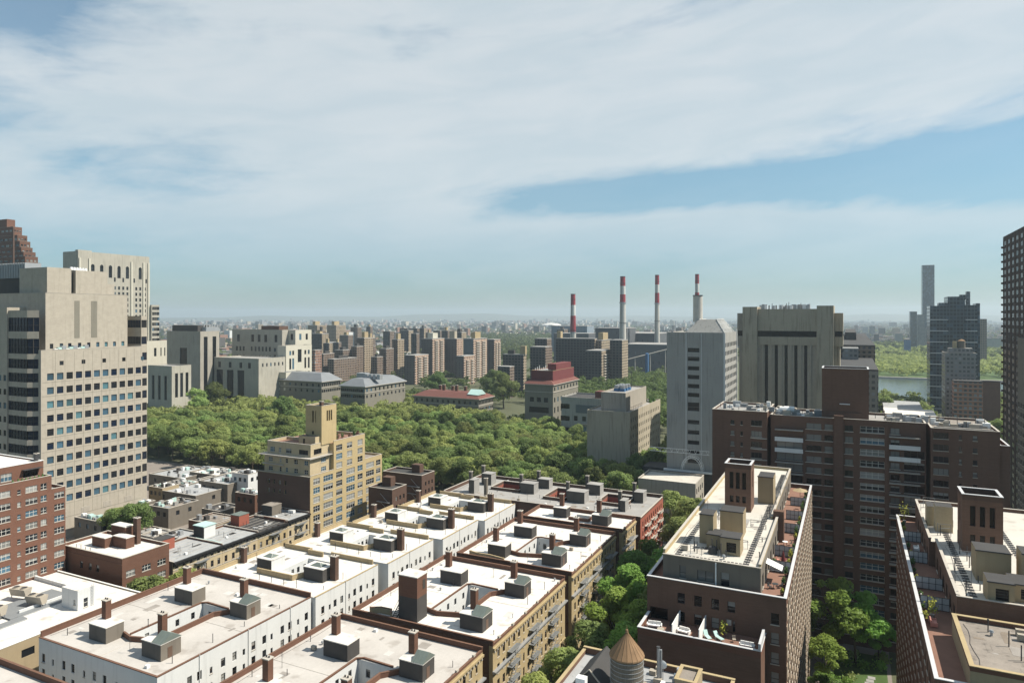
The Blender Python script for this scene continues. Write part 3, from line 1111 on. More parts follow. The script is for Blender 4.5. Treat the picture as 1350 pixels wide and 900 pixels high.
for i, (x0, x1, y0, y1) in enumerate(TY):
    L = y1 - y0
    b = Bld('tenement_house', TL[i], 'building', x0, y0, ROWL)
    zf = [1.0 + 3.12 * k for k in range(6)]
    n = max(5, int(L / 2.5))
    E = []
    for k in range(n):
        u = y0 + 1.2 + (L - 2.4) * (k + .5) / n
        w = (1.05, 1.05, .7)[k % 3]
        for z in zf[::-1]:
            E.append((u, z + .35, w, 1.85, 'sash'))
    S = [(x1 - 4.2 - 3.4 * k, z + .4, 1.0, 1.7, 'sash') for k in range(3) for z in zf[3:]] if i == 0 else []
    hole = [well_hole(x1, y0, L)] if i < 3 else [(x1 - 19, x1 - 13, y0 + 6, y1 - 2.5)]
    b.block(x0, x1, y0, y1, 0, RZ, 'tan_brick' if i else 'tan_brick', 'old_membrane' if i == 0 else 'white_membrane', holes=hole, E=E, S=S,
            par=dict(W=.95, N=1.0, S=1.0 if i else .9, E=.45), cop='coping_tile', pm='brown_brick')
    cornice_front(b, x1, y0, y1)
    # brown brick party walls and rear wall, a brick thickness proud of the stucco
    b.box('party_wall', 'dark_brown_brick', x0 + .2, x1 - .9, y0 - .12, y0 - .004, 0, RZ + .6)
    b.box('parapet', 'brown_brick', x0 - .12, x0 - .004, y0 + .2, y1 - .2, RZ - 3, RZ + .9)
    if i < 3:
        pair_layout(b, x0, x1, y0, L, RZ, tower=(i == 1), bw='dark_bulkhead')
        for f in (.22, .5, .78):
            fire_escape(b, x1, y0 + L * f, [zz - .25 for zz in zf[1:6]])
    else:
        bulkhead(b, x1 - 25, x1 - 20.5, y0 + 6.5, y0 + 10, RZ, 3.0, 'dark_bulkhead', None, (x1 - 23, y0 + 9, RZ + 3.1, RZ + 6.4))
        bulkhead(b, x1 - 11, x1 - 5.8, y0 + 4, y0 + 8, RZ, 3.0, 'dark_bulkhead', None, (x1 - 9.6, y0 + 7, RZ + 3.1, RZ + 6.4), gable=True)
        pit(b, *hole[0], RZ)
        low_wall(b, [(x1 - 19.3, y0 + 5.6), (x1 - 12.7, y0 + 5.6), (x1 - 12.7, y1 - 2.3)], RZ, .9, 'brown_brick', 'coping_tile')
        fire_escape(b, x1, y0 + L * .5, [zz - .25 for zz in zf[1:6]])
    if i == 1:   # brick elevator tower, dark painted below
        b.box('elevator_tower', 'dark_bulkhead', x0 + 10.6, x0 + 15.4, y0 + 2.4, y0 + 6.2, RZ + .002, RZ + 5.0)
        b.box('elevator_tower', 'brown_brick', x0 + 10.6, x0 + 15.4, y0 + 2.4, y0 + 6.2, RZ + 5.001, RZ + 9.4)
        b.box('elevator_tower_roof', 'white_membrane', x0 + 10.5, x0 + 15.5, y0 + 2.3, y0 + 6.3, RZ + 9.402, RZ + 9.6)
        b.box('roof_door', 'frame_dark', x0 + 15.402, x0 + 15.44, y0 + 4.5, y0 + 5.5, RZ + 6.4, RZ + 8.4)
        st = b.mb('stair', 'black_paint')
        for k in range(11):
            st.box(x0 + 9.4, x0 + 10.55, y0 + 1.8 + k * .32, y0 + 2.1 + k * .32, RZ + .3 + k * .26, RZ + .36 + k * .26)
        for e in (9.42, 10.5):
            st.bar((x0 + e, y0 + 1.6, RZ + 1.1), (x0 + e, y0 + 5.4, RZ + 4.2), .04, n=4)
            st.bar((x0 + e, y0 + 1.6, RZ + .1), (x0 + e, y0 + 5.4, RZ + 3.2), .09, n=4)
        st.box(x0 + 9.4, x0 + 10.55, y0 + 5.3, y0 + 6.2, RZ + .1, RZ + 3.2)
        low_wall(b, [(x0 + 3.5, y0 + 1.9), (x0 + 5.5, y0 + 3.0), (x0 + 8.2, y0 + 3.1), (x0 + 9.3, y0 + 1.5)], RZ, 1.3, 'tan_parapet', 'coping_tile')
    if i == 2:
        low_wall(b, [(x0 + 3.0, y0 + 2.2), (x0 + 5.5, y0 + 1.5), (x0 + 9.5, y0 + 1.6), (x0 + 14, y0 + .7)], RZ, 1.3, 'tan_parapet', 'tan_parapet')
    b.finish()

# ---------------------------------------------------------------- dark-roofed block closing the row, red front on the right
x0, x1, y0, y1 = -134.0, -60.2, 217.2, 247.0
b = Bld('tenement_block', 'grey-roofed tenement block with dark parapets, red-lined light wells and a bright red brick street front', 'building', x0, y0)
zf = [1.0 + 3.12 * k for k in range(6)]
pits = [(-121, -110, 231, 241), (-98, -90.5, 227, 240), (-78.5, -69, 229, 240)]
E = [(y0 + 1.6 + (y1 - y0 - 3.2) * (k + .5) / 10, z + .3, 1.0, 1.8, 'sash') for k in range(10) for z in zf]
b.block(x0, x1, y0, y1, 0, RZ, 'dark_brown_brick', 'grey_gravel', holes=pits, E=E, par=dict(S=.9, N=1.1, W=1.2, E=.5), cop='coping_stone', pm='dark_brown_brick', em='bright_red_brick',
        S=[(x, z, 1.0, 1.7, 'sash_plain') for x in (-102.5, -99.5) for z in zf[4:]])
for p in pits:
    pit(b, *p, RZ, wm='bright_red_brick')
    low_wall(b, [(p[0] - .2, p[2] - .2), (p[1] + .2, p[2] - .2), (p[1] + .2, p[3] + .2), (p[0] - .2, p[3] + .2), (p[0] - .2, p[2] - .2)], RZ, 1.0, 'dark_brown_brick', 'coping_stone')
for (xx, yy, w, d, h) in [(-126, 236, 4, 4, 4.2), (-106.5, 231, 5.5, 4, 3.6), (-104, 240.5, 4.5, 3.5, 3.4), (-86, 227, 6.5, 4.5, 3.8), (-84, 240, 5, 4, 3.6), (-66.2, 236.5, 3.2, 4.5, 3.6), (-68, 223.5, 1.8, 4, 3.6), (-125, 222.5, 2, 4, 4.8)]:
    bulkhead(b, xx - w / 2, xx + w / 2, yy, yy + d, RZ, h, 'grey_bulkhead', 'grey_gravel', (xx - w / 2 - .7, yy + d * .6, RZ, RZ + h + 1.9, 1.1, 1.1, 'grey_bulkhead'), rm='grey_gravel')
roof_dressing(b, x0 + 1, x1 - 1, y0 + 1, y1 - 1, RZ, 34, [(p[0] - 1, p[1] + 1, p[2] - 1, p[3] + 1) for p in pits], ('weathered_roof', 'soot_patch', 'silver_tar'))
chimney(b, -118, 220.5, RZ, RZ + 6, 1.1, 1.1, 'taupe_bulkhead')
pipes(b, [(random.uniform(x0 + 2, x1 - 2), random.uniform(y0 + 1.5, y1 - 1.5)) for _ in range(26)], RZ, .5, 1.8)
for y, z in [(y, z) for y in (y0 + 7, y0 + 15, y0 + 23.5) for z in zf[1:]]:      # white iron balconies of the red front
        f = MB()
        f.box(x1 + .05, x1 + 1.3, y - 2, y + 2, z - .1, z)
        f.box(x1 + 1.22, x1 + 1.3, y - 2, y + 2, z, z + .25)
        f.box(x1 + 1.22, x1 + 1.3, y - 2, y + 2, z + .45, z + .6)
        f.box(x1 + 1.22, x1 + 1.3, y - 2, y + 2, z + .8, z + .95)
        for k in range(9):
            f.box(x1 + 1.2, x1 + 1.26, y - 2 + 4 * k / 9, y - 1.9 + 4 * k / 9, z, z + .95)
        f.build('balcony', ['coping_stone'], b.root)
b.finish()

# ---------------------------------------------------------------- left side of the far street
# tall red brick apartment house
x1, y0, y1 = -190.0, 62.0, 115.0
b = Bld('brick_apartment_house', 'tall red brick apartment house with white-framed windows at the left edge, terraced penthouse on top', 'building', x1, y0)
ya = yX(68, x1)
zt = zat(x1, ya, 630)
fh = 3.13
rows = [zt - 2.5 - fh * k for k in range(12)]
E = []
pit_ = 8.4
u = ya - 1.0
def bay(u0, zr):
    E.append((u0 - 1.2, zr, 2.6, 1.55, 'white3'))
    E.append((u0 - 3.7, zr, .75, 1.2, 'white1'))
    E.append((u0 - 5.6, zr, .75, 1.2, 'white1'))
for zr in rows:
    E.append((ya - 2.0, zr, 1.5, 1.55, 'white2')); E.append((ya - 5.0, zr, 2.9, 1.55, 'white3')); E.append((ya - 8.0, zr, .8, 1.2, 'white1'))
    E.append((ya - 11.5, zr, 3.0, 1.55, 'white3')); E.append((ya - 14.5, zr, .9, 1.2, 'white1'))
    E.append((ya - 18, zr, 3.0, 1.55, 'white3')); E.append((ya - 22, zr, 1.2, 1.4, 'white1'))
E2 = [((ya + y1) / 2 + .2, zr, 2.6, 1.55, 'white3') for zr in rows[1:]]
b.block(x1 - 24, x1, y0, ya, 0, zt, 'red_brick', 'grey_gravel', E=E, par=dict(E=.75, N=.75), cop='coping_stone')
b.block(x1 - 24, x1, ya + .002, y1, 0, zt - 3.6, 'red_brick', 'grey_gravel', E=E2, par=.7, cop='coping_stone')
yp = yX(56, x1 - 3)
b.block(x1 - 24, x1 - 2.6, y0, yp, zt + .003, zt + 4.2, 'red_brick', 'white_membrane', E=[(yp - 3.2, zt + .9, 3.6, 2.0, 'slab3'), (yp - 9, zt + .9, 2.6, 2.0, 'white3'), (yp - 14, zt + .9, 2, 2, 'white2')], par=.35, cop='white_metal')
b.box('awning', 'dark_metal', x1 - 2.59, x1 - 1.2, yp - 5.4, yp - .8, zt + 3.0, zt + 3.1)
pl = b.mb('planter', 'plant_green')
for k in range(9):
    yy = ya - 9 + k * 1.0 + random.uniform(-.2, .2)
    pl.cyl(x1 - .6, yy, zt + .7, zt + random.uniform(1.1, 1.6), .3, .12, 6)
chimney(b, x1 - 5, yp - .4, zt + 4.2, zt + 5.6, .9, .9, 'dark_metal')
b.finish()

# low white-roofed building with cooling units
x0, x1, y0, y1, z = -190.0, -155.5, 70.0, 113.0, 17.0
b = Bld('low_building', 'low yellow-walled building with a bare white roof, bottom left corner beside the brown parapet', 'building', x0, y0)
b.block(x0 + .2, x1, y0, y1, 0, z, 'ochre_stucco', 'white_membrane', E=[(86.4, z - 3.4, 2.6, 1.7, 'plain'), (77, z - 3.4, 2.6, 1.7, 'plain'), (95, z - 3.4, 2.6, 1.7, 'plain')], par=dict(E=.25, N=.3), cop='white_metal')
hx0, hx1, hy0, hy1 = -178.5, -171.0, 103.0, 108.0
cx, cy = at(132, 795, z)
hx1, hy0 = cx - .5, cy - 5
hx0, hy1 = hx1 - 6.0, hy0 + 4.2
b.block(hx0, hx1, hy0, hy1, z + .002, z + 4.6, 'white_paint', 'white_membrane', E=[(hy0 + 1.9, z + .3, 1.0, 2.1, 'white1')], S=[(hx1 - 1.2, z + 1.2, .8, 1.2, 'white1')], part='roof_house', roof='roof_house_top')
lad = b.mb('ladder', 'rail_metal')
for e in (0, .5):
    lad.bar((hx1 + .1, hy0 + 3.1 + e, z), (hx1 + .1, hy0 + 3.1 + e, z + 5.2), .03, n=4)
for k in range(14):
    lad.bar((hx1 + .1, hy0 + 3.1, z + .3 + k * .35), (hx1 + .1, hy0 + 3.6, z + .3 + k * .35), .025, n=4)
low_wall(b, [(x0 + .6, y1 - 6), (hx0 - .3, y1 - 6)], z, .9, 'white_paint', 'white_metal')
low_wall(b, [(hx0 - 4, hy0 - 7), (hx0 - 4, y1 - 6.5)], z, .9, 'white_paint', 'white_metal')
b.finish()


def cooling_unit(px, py, zz, rz, label):
    X, Y = at(px, py, zz)
    t = thing('cooling_unit', label, 'air conditioner', X, Y, zz, 'rooftop cooling units')
    L, W = 4.6, 2.2
    Mx = Matrix.Translation((X, Y, zz)) @ Matrix.Rotation(rz, 4, 'Z')
    def put(part, mats, mb):
        m2 = MB(); m2.add(mb, Mx); m2.build(part, mats, t)
    a = MB()
    # casing whose ends lean outwards like a V
    a.loft([(-L / 2, -.55, .5), (L / 2, -.55, .5), (L / 2, .55, .5), (-L / 2, .55, .5)],
           [(-L / 2, -W / 2, 2.3), (L / 2, -W / 2, 2.3), (L / 2, W / 2, 2.3), (-L / 2, W / 2, 2.3)])
    put('casing', ['beige_metal'], a)
    for k in (-1, 1):
        f = MB(); f.cyl(k * L * .25, 0, 2.301, 2.5, .8, .8, 16, 0, 0); put('fan_ring', ['beige_metal'], f)
        f = MB(); f.cyl(k * L * .25, 0, 2.502, 2.52, .68, .68, 16); put('fan_grille', ['dark_metal'], f)
    f = MB()
    for sx in (-1, 1):
        for sy in (-1, 1):
            f.box(sx * L * .45 - .07, sx * L * .45 + .07, sy * .5 - .07, sy * .5 + .07, 0, .497)
    put('support', ['steel'], f)


cooling_unit(27, 787, 17.5, R(12), 'farther of the two large beige cooling units on the low white roof')
cooling_unit(48, 797, 17.5, R(12), 'nearer of the two large beige cooling units on the low white roof')
cooling_unit(-6, 812, 17.5, R(12), 'beige cooling unit cut by the left edge of the photo')
for (pa, pb, lab) in [((4, 800), (86, 792), 'grey steel platform under the two beige cooling units'), ((-10, 828), (20, 822), 'grey steel platform at the left edge under a cooling unit')]:
    xa, ya_ = at(*pa, 17.0); xb, yb = at(*pb, 17.0)
    t = thing('equipment_platform', lab, 'platform', xa, ya_, 17.0)
    m = MB(); xm, xM = min(xa, xb), max(xa, xb); ym, yM = min(ya_, yb) - 3.5, max(ya_, yb) + 2.5
    m.box(xm, xM, ym, yM, 17.28, 17.42); m.build('deck', ['rail_metal'], t)
    m = MB()
    for k in range(5):
        xx = xm + (xM - xm) * k / 4
        m.box(xx - .1, xx + .1, ym, yM, 17.0, 17.27)
    m.build('beam', ['steel'], t)

# low red-brown brick house with white roof
x1, y0 = -168.0, 116.0
y1 = yX(223, x1); z = 22.0
x0 = xY(79, y0)
b = Bld('brick_house', 'low brown brick house with white roof and stepped bulkheads beside the black-cornice houses', 'building', x0, y0)
zr = [z - 4.4 - 3.3 * k for k in range(5)]
b.block(x0, x1, y0, y1, 0, z, 'brown_brick', 'white_membrane', E=[(y0 + (y1 - y0) * f, q, 2.5, 1.6, 'white3') for f in (.17, .5, .83) for q in zr],
        S=[(x0 + (x1 - x0) * f, z - 4.2, 1.3, 1.8, 'sash_plain') for f in (.36, .5, .62)], par=.75, cop='coping_stone')
b.box('cornice', 'coping_tile', x0, x1 + .1, y0 - .1, y0 - .004, z - .9, z - .7)
for (fx, fy, w, d, h) in [(.36, .34, 5.5, 2.4, 2.6), (.58, .5, 5.5, 2.4, 2.8), (.42, .68, 6, 2.6, 4.6)]:
    xx = x0 + (x1 - x0) * fx; yy = y0 + (y1 - y0) * fy
    b.box('bulkhead', 'brown_brick', xx - w / 2, xx + w / 2, yy, yy + d, z + .002, z + h)
    b.box('bulkhead_roof', 'white_membrane', xx - w / 2 - .1, xx + w / 2 + .1, yy - .1, yy + d + .1, z + h + .002, z + h + .2)
chimney(b, x0 + (x1 - x0) * .62, y0 + (y1 - y0) * .82, z, z + 6.5, 1.6, 1.2, 'dark_brown_brick')
pipes(b, [(x0 + 4 + k * 2, y0 + 2) for k in range(4)], z, .5, 1)
b.finish()

# black-cornice row houses
RH = [(228, 293, 'silver_tar', 'tan row house with black cornice and silver roof, nearest, beside the brown brick house'),
      (293, 340, 'silver_tar', 'second tan row house with black cornice, pale green trim round its silver roof'),
      (340, 379, 'tar', 'third tan row house with black cornice, black tar roof and red bulkhead'),
      (379, 419, 'silver_tar', 'fourth tan row house with black cornice, grey roof, next to the yellow brick tower')]
x1 = -168.0
for i, (pa, pb, rm, lab) in enumerate(RH):
    y0, y1 = yX(pa, x1) + (.0 if i else 0), min(yX(pb, x1), 184.6) - .05
    z = 17.0 - (.0, .15, .35, .0)[i]
    b = Bld('row_house', lab, 'building', x1 - 15, y0, 'black-cornice row houses')
    L = y1 - y0
    n = max(4, int(L / 2.3))
    E = [(y0 + L * (k + .5) / n, 1.6 + 3.3 * q + .2, 1.0, 1.85, 'sash') for k in range(n) for q in range(4, -1, -1)]
    b.block(x1 - 15, x1, y0, y1, 0, z, 'cream_brick' if i != 2 else 'tan_brick', rm, E=E, par=dict(N=.5, S=.35 if i else .2, W=.6), cop='coping_stone', pm='brown_brick', pt=.25)
    if i == 0:
        b.box('party_wall', 'taupe_bulkhead', x1 - 15, x1 - .3, y0 - .1, y0 - .004, 0, z)
    c = b.mb('cornice', 'black_paint')
    c.box(x1 + .004, x1 + .75, y0, y1 + .03, z - .5, z + .05)
    c.box(x1 + .004, x1 + .45, y0, y1 + .03, z - 1.15, z - .502)
    nn = int(L / 1.2)
    for k in range(nn):
        yy = y0 + L * (k + .5) / nn
        c.box(x1 + .451, x1 + .68, yy - .12, yy + .12, z - 1.0, z - .504)
    for q in range(1, 5):
        b.box('belt_course', 'coping_stone', x1 + .004, x1 + .1, y0 + .05, y1 - .05, 1.5 + 3.3 * q - .05, 1.5 + 3.3 * q + .1)
    fire_escape(b, x1, y0 + L * .55, [1.5 + 3.3 * q for q in range(1, 5)])
    roof_dressing(b, x1 - 9.4, x1 - .8, y0 + 1, y1 - 1, z, 7, (), ('silver_tar', 'tar', 'grey_gravel'))
    seams(b, [((x1 - 14.5 + 2.4 * k, y0 + .4), (x1 - 14.5 + 2.4 * k, y1 - .4)) for k in range(6)], z)
    pipes(b, [(x1 - random.uniform(2, 13), random.uniform(y0 + 1, y1 - 1)) for _ in range(4)], z, .6, 1.8)
    if i == 0:
        b.box('bulkhead', 'bright_red_brick', x1 - 14.6, x1 - 10.8, y0 + 4.6, y0 + 9, z + .003, z + 3.2, top=0)
        b.box('bulkhead_roof', 'tar', x1 - 14.7, x1 - 10.7, y0 + 4.5, y0 + 9.1, z + 3.202, z + 3.35)
        b.box('roof_door', 'frame_dark', x1 - 13.2, x1 - 12.4, y0 + 4.55, y0 + 4.596, z + .2, z + 2.2)
    if i == 1:
        b.box('bulkhead', 'dark_bulkhead', x1 - 14.2, x1 - 9.8, y0 + 1.6, y0 + 1.8, z + .003, z + 3.6)
        b.box('bulkhead', 'white_paint', x1 - 14.2, x1 - 9.8, y0 + 1.802, y0 + 6, z + .003, z + 3.6)
        b.box('bulkhead_roof', 'pale_green_metal', x1 - 14.4, x1 - 9.6, y0 + 1.4, y0 + 6.2, z + 3.602, z + 3.85)
        low_wall(b, [(x1 - 14.8, y0 + .4), (x1 - 9, y0 + .4), (x1 - 5, y0 + .9), (x1 - .8, y0 + .4)], z, .5, 'pale_green_metal', 'pale_green_metal')
    if i == 2:
        b.box('bulkhead', 'bright_red_brick', x1 - 14.4, x1 - 10.6, y0 + 2.2, y0 + 6.4, z + .003, z + 3.4)
        b.box('bulkhead_roof', 'green_copper', x1 - 14.5, x1 - 10.5, y0 + 2.1, y0 + 6.5, z + 3.402, z + 3.55)
        low_wall(b, [(x1 - 10, y1 - .4), (x1 - .8, y1 - .4)], z, .8, 'red_brick', 'coping_tile')
    if i == 3:
        b.box('bulkhead', 'dark_bulkhead', x1 - 13.5, x1 - 9, y0 + 2.0, y0 + 2.2, z + .003, z + 3.2)
        b.box('bulkhead', 'taupe_bulkhead', x1 - 13.5, x1 - 9, y0 + 2.202, y0 + 6.5, z + .003, z + 3.2)
        b.box('bulkhead_roof', 'weathered_roof', x1 - 13.6, x1 - 8.9, y0 + 1.9, y0 + 6.6, z + 3.202, z + 3.4)
        b.box('duct', 'white_metal', x1 - 7, x1 - 4.6, y0 + 7.5, y0 + 8.6, z + .1, z + 1.0)
    b.finish()

# ---------------------------------------------------------------- yellow brick apartment tower, stepped
x1 = -168.0
yA, yB, yC, yD = 185.0, yX(440, x1), yX(481, x1), yX(503.5, x1)
xW = xY(340, yA)
b = Bld('yellow_apartment_tower', 'stepped yellow brick apartment tower with roof gardens and a tall brick water tank house', 'building', xW, yA)
z1 = zat(x1, yA, 631); z2 = zat(x1 - 1, yA + 2, 602); z3 = zat(x1 - 1, yA + 2, 585); zm = zat(x1, yC, 577); zl = zat(x1, yD, 604)
fh = 3.2
z1 = round(z1, 1)
zm = z1 + 3 * fh + .6; z2 = z1 + 2 * fh; z3 = z1 + 3 * fh + .6; zl = z1 + 0.6
rows = [z1 - 2.6 - fh * k for k in range(9)]
up = [z1 + fh * k + .85 for k in range(3)]
Ea = [(yA + 3.2, q, 3.3, 2.1, 'white3') for q in rows] + [(yA + 9.2, q, 5.0, 2.1, 'white4') for q in rows]
b.block(xW, x1, yA, yB, 0, z1, 'yellow_brick', 'paving', E=Ea, par=dict(E=.8, S=.5), cop='coping_stone',
        S=[(xW + (x1 - xW) * f, q, 1.0, 1.5, 'sash_plain') for f in (.22, .32, .43, .54) for q in (z1 - 3.4, z1 - 6.6)])
b.box('party_wall', 'dark_brown_brick', xW - .02, x1 - .15, yA - .12, yA - .27, 0, z1 + .1)
b.parts[('party_wall', 'dark_brown_brick')] = MB()
pw = b.mb('party_wall', 'dark_brown_brick')
cutplane(pw, 'y', yA - .15, xW - .02, x1 - .12, 0, z1 + .3, [(xW + (x1 - xW) * f - .55, xW + (x1 - xW) * f + .55, q - .05, q + 1.55) for f in (.22, .32, .43, .54) for q in (z1 - 3.4, z1 - 6.6)], 0, .14)
pw.quad((x1 - .12, yA - .15, 0), (x1 - .12, yA - .002, 0), (x1 - .12, yA - .002, z1 + .3), (x1 - .12, yA - .15, z1 + .3))
pw.quad((xW - .02, yA - .002, 0), (xW - .02, yA - .15, 0), (xW - .02, yA - .15, z1 + .3), (xW - .02, yA - .002, z1 + .3))
# main shaft
Em = [(yB + 3.0, q, 3.3, 2.1, 'white3') for q in rows + up] + [(yB + 9.4, q, 4.8, 2.1, 'white4') for q in rows] + [(yB + 8.8, q, 3.0, 2.1, 'white2') for q in up] + \
     [(yB + 15.0, q, 3.0, 2.1, 'white2') for q in rows + up]
Em = [e for e in Em if e[0] < yC - 1.3]
Em += [((yC + yD) / 2 - 2.2, q, 4.9, 2.1, 'white4') for q in rows] + [(yD - 2.4, q, 2.8, 2.1, 'white2') for q in rows]
Em1 = [e for e in Em if e[0] < yC]; Em2 = [e for e in Em if e[0] > yC]
b.block(xW + 1, x1 + .0, yB + .002, yC, 0, zm, 'yellow_brick', 'terracotta', E=Em1, par=dict(E=.9, N=.9), cop='coping_stone')
b.block(xW + 6, x1 + .0, yC + .002, yD, 0, zl, 'yellow_brick', 'paving', E=Em2, par=dict(E=.7, N=.7), cop='coping_stone')
# setback storeys over the near part
xs = x1 - 1.6; ys = yA + 1.6
b.block(xW + 1.6, xs, ys, yB, z1 + .003, z2, 'cream_brick', 'paving',
        S=[(xW + 1.6 + (xs - xW - 1.6) * f, q, w, 1.55, st) for q in up[:2] for f, w, st in ((.14, 2.0, 'white2'), (.36, .9, 'white1'), (.5, 1.0, 'white1'), (.7, 1.7, 'white2'), (.92, 1.7, 'white2'))],
        E=[(ys + 7, q, 2.6, 1.6, 'white3') for q in up[:2]], part='upper_wall')
b.box('balcony', 'coping_stone', xW - .3, xs + 1.3, yA + .3, yB - .3, z2 + .002, z2 + .25)
b.box('balcony', 'coping_stone', xW + 1.0, xW + 11, ys - .8, ys - .004, z1 + fh - .1, z1 + fh + .12)
b.block(xW + 2.2, xs - .4, ys + .8, yB, z2 + .253, z3, 'cream_brick', 'terracotta',
        S=[(xW + 2.2 + (xs - xW - 2.6) * f, z2 + 1.0, w, 1.7, st) for f, w, st in ((.12, 2.2, 'white3'), (.3, 1.2, 'white1'), (.5, 2.6, 'white3'), (.84, 4.2, 'slab3'))],
        E=[(ys + 4.4, z2 + .9, 4.0, 1.9, 'slab3')], par=.9, cop='coping_stone', part='upper_wall')
ra = b.mb('railing', 'rail_metal')
for (xa, ya_), (xb, yb) in [((xW - .2, yA + .4), (xs + 1.2, yA + .4)), ((xs + 1.2, yA + .4), (xs + 1.2, yB - .4)), ((xW - .2, yA + .4), (xW - .2, yB - 6))]:
    for h in (.55, 1.0):
        ra.bar((xa, ya_, z2 + .25 + h), (xb, yb, z2 + .25 + h), .03, n=4)
    nn = 16
    for k in range(nn + 1):
        f = k / nn
        ra.bar((xa + (xb - xa) * f, ya_ + (yb - ya_) * f, z2 + .25), (xa + (xb - xa) * f, ya_ + (yb - ya_) * f, z2 + 1.25), .02, n=3)
# water tank house
ty = yB - 4.5
tx1 = xY(424, ty); tx0 = xY(403, ty); ty1 = yX(443.5, tx1)
zt = zat(tx1, ty, 537)
b.block(tx0, tx1, ty, ty1, z3 + .003, zt, 'yellow_brick', 'tar', S=[(tx0 + (tx1 - tx0) * .45, zt - 5.6, .8, 4.2, 'slot'), (tx0 + (tx1 - tx0) * .62, zt - 5.6, .4, 4.2, 'slot'), (tx0 + (tx1 - tx0) * .45, z3 + 3.6, 1.0, 1.2, 'plain')],
        E=[(ty + (ty1 - ty) * f, zt - 5.2, .8, 3.8, 'slot') for f in (.38, .52, .66)], par=.5, cop='coping_stone', part='tank_house', roof='tank_house_roof')
b.block(tx0 - 1.0, tx1 - .8, ty - 2.4, ty - .002, z3 + .003, z3 + 3.2, 'cream_brick', 'tar', S=[(tx0 + 1.4, z3 + .3, 1.0, 2.0, 'plain')], part='tank_house', roof='tank_house_roof')
chimney(b, tx1 - .6, ty + .6, zt, zt + 1.4, 1.1, 1.1, 'dark_brown_brick')
b.finish()
for k in range(11):
    X = x1 - random.uniform(1.3, 8); Y = yB + 2 + k * 1.7
    gm = MB(); r = random.uniform(.4, .7)
    gm.cyl(X, Y, zm + .01, zm + .5, .35, .42, 8, 0)
    for q in range(26):
        a = random.uniform(0, 6.28); rr = random.uniform(0, r); hh = zm + .5 + random.uniform(0, 1.3)
        p = Vector((X + rr * math.cos(a), Y + rr * math.sin(a), hh)); d = Vector((random.gauss(0, 1), random.gauss(0, 1), random.gauss(0, 1))).normalized() * .32
        e = d.orthogonal().normalized() * .26
        gm.quad(tuple(p - d), tuple(p + e), tuple(p + d), tuple(p - e), 1)
    o = gm.build('potted_shrub', ['terracotta', 'plant_green' if k % 3 else 'coping_tile'], None, (X, Y, zm))
    tag(o, 'potted shrub in the row on the roof garden of the yellow brick tower', 'plant', 'potted shrubs on the yellow tower roof')

# two dark brown flat-roofed blocks right of the yellow tower
for (pl_, pc_, pr_, py_, d_, lab) in [(503, 517, 536, 648, 255, 'low dark brown brick block with fire stair, directly right of the yellow tower'),
                                      (520, 556, 573, 629, 285, 'dark brown brick block with flat gravel roof by the trees, behind the lower one')]:
    X, Y = cor(pc_, d_); xa = xY(pl_, Y) - 6; yb = yX(pr_, X); z = zat(X, Y, py_)
    b = Bld('brick_block', lab, 'building', X, Y)
    b.block(xa, X, Y, yb, 0, z, 'dark_brown_brick', 'tar', par=.7, cop='coping_stone', E=[(Y + (yb - Y) * f, z - q, 1.0, 1.6, 'sash_plain') for f in (.3, .55, .8) for q in (4, 7.2)])
    st = b.mb('fire_stair', 'steel')
    for k in range(3):
        st.bar((X - 5, Y - .5, z - 1 - 3 * k), (X - 1.5, Y - .5, z - 4 - 3 * k), .1, n=4)
        st.box(X - 6.5, X - .8, Y - 1, Y - .01, z - 4.1 - 3 * k, z - 4 - 3 * k)
    b.box('bulkhead', 'dark_brown_brick', X - 9, X - 5, Y + 6, Y + 9, z + .003, z + 3.4)
    b.finish()

# ---------------------------------------------------------------- the two brown brick apartment slabs round the courtyard
def roof_tower(b, x0, x1, y0, y1, z, h, open_top=True):
    """brick elevator tower with three tall slots and small windows below"""
    w = x1 - x0
    S = [(x0 + w * f, z + 4.4, .75, 3.3, 'slot') for f in (.26, .5, .74)] + [(x0 + w * f, z + 1.7, .7, 1.3, 'slot') for f in (.26, .5, .74)]
    W = [(y0 + (y1 - y0) * .5, z + 4.4, .75, 3.3, 'slot')]
    b.block(x0, x1, y0, y1, z + .003, z + h - .9, 'maroon_brick', 'tar', S=S, E=W, W=W, par=.9, cop='coping_metal', part='elevator_tower', roof='elevator_tower_roof', pm='dark_brown_brick')


def walkway(b, x, y0, y1, z, wd=.9):
    d = b.mb('cable_tray', 'dark_metal')
    n = int((y1 - y0) / 1.15)
    for k in range(n):
        yy = y0 + (y1 - y0) * k / n
        d.box(x - wd / 2, x + wd / 2, yy, yy + .6, z + .04, z + .1)
    d.box(x - .04, x + .04, y0, y1, z + .005, z + .038)


def tan_house(b, x0, x1, y0, y1, z, h, win=True):
    b.block(x0, x1, y0, y1, z + .003, z + h, 'ochre_stucco', 'tar', S=[(x0 + (x1 - x0) * .55, z + .5, (x1 - x0) * .5, h * .55, 'louvre')] if win else (), part='bulkhead', roof='bulkhead_roof')
    b.box('bulkhead_eave', 'dark_metal', x0 - .12, x1 + .12, y0 - .14, y0 - .004, z + h - .12, z + h + .05)


def striped_east(b, x1, y0, y1, z1, fh=2.95):
    """many windows in a face seen at a glancing angle"""
    E = []
    n = int((y1 - y0) / 3.0)
    for k in range(14):
        z = z1 - 2.3 - fh * k
        if z < 1: break
        for i in range(n):
            E.append((y0 + (y1 - y0) * (i + .5) / n, z, 1.5, 1.5, 'slab2'))
    return E


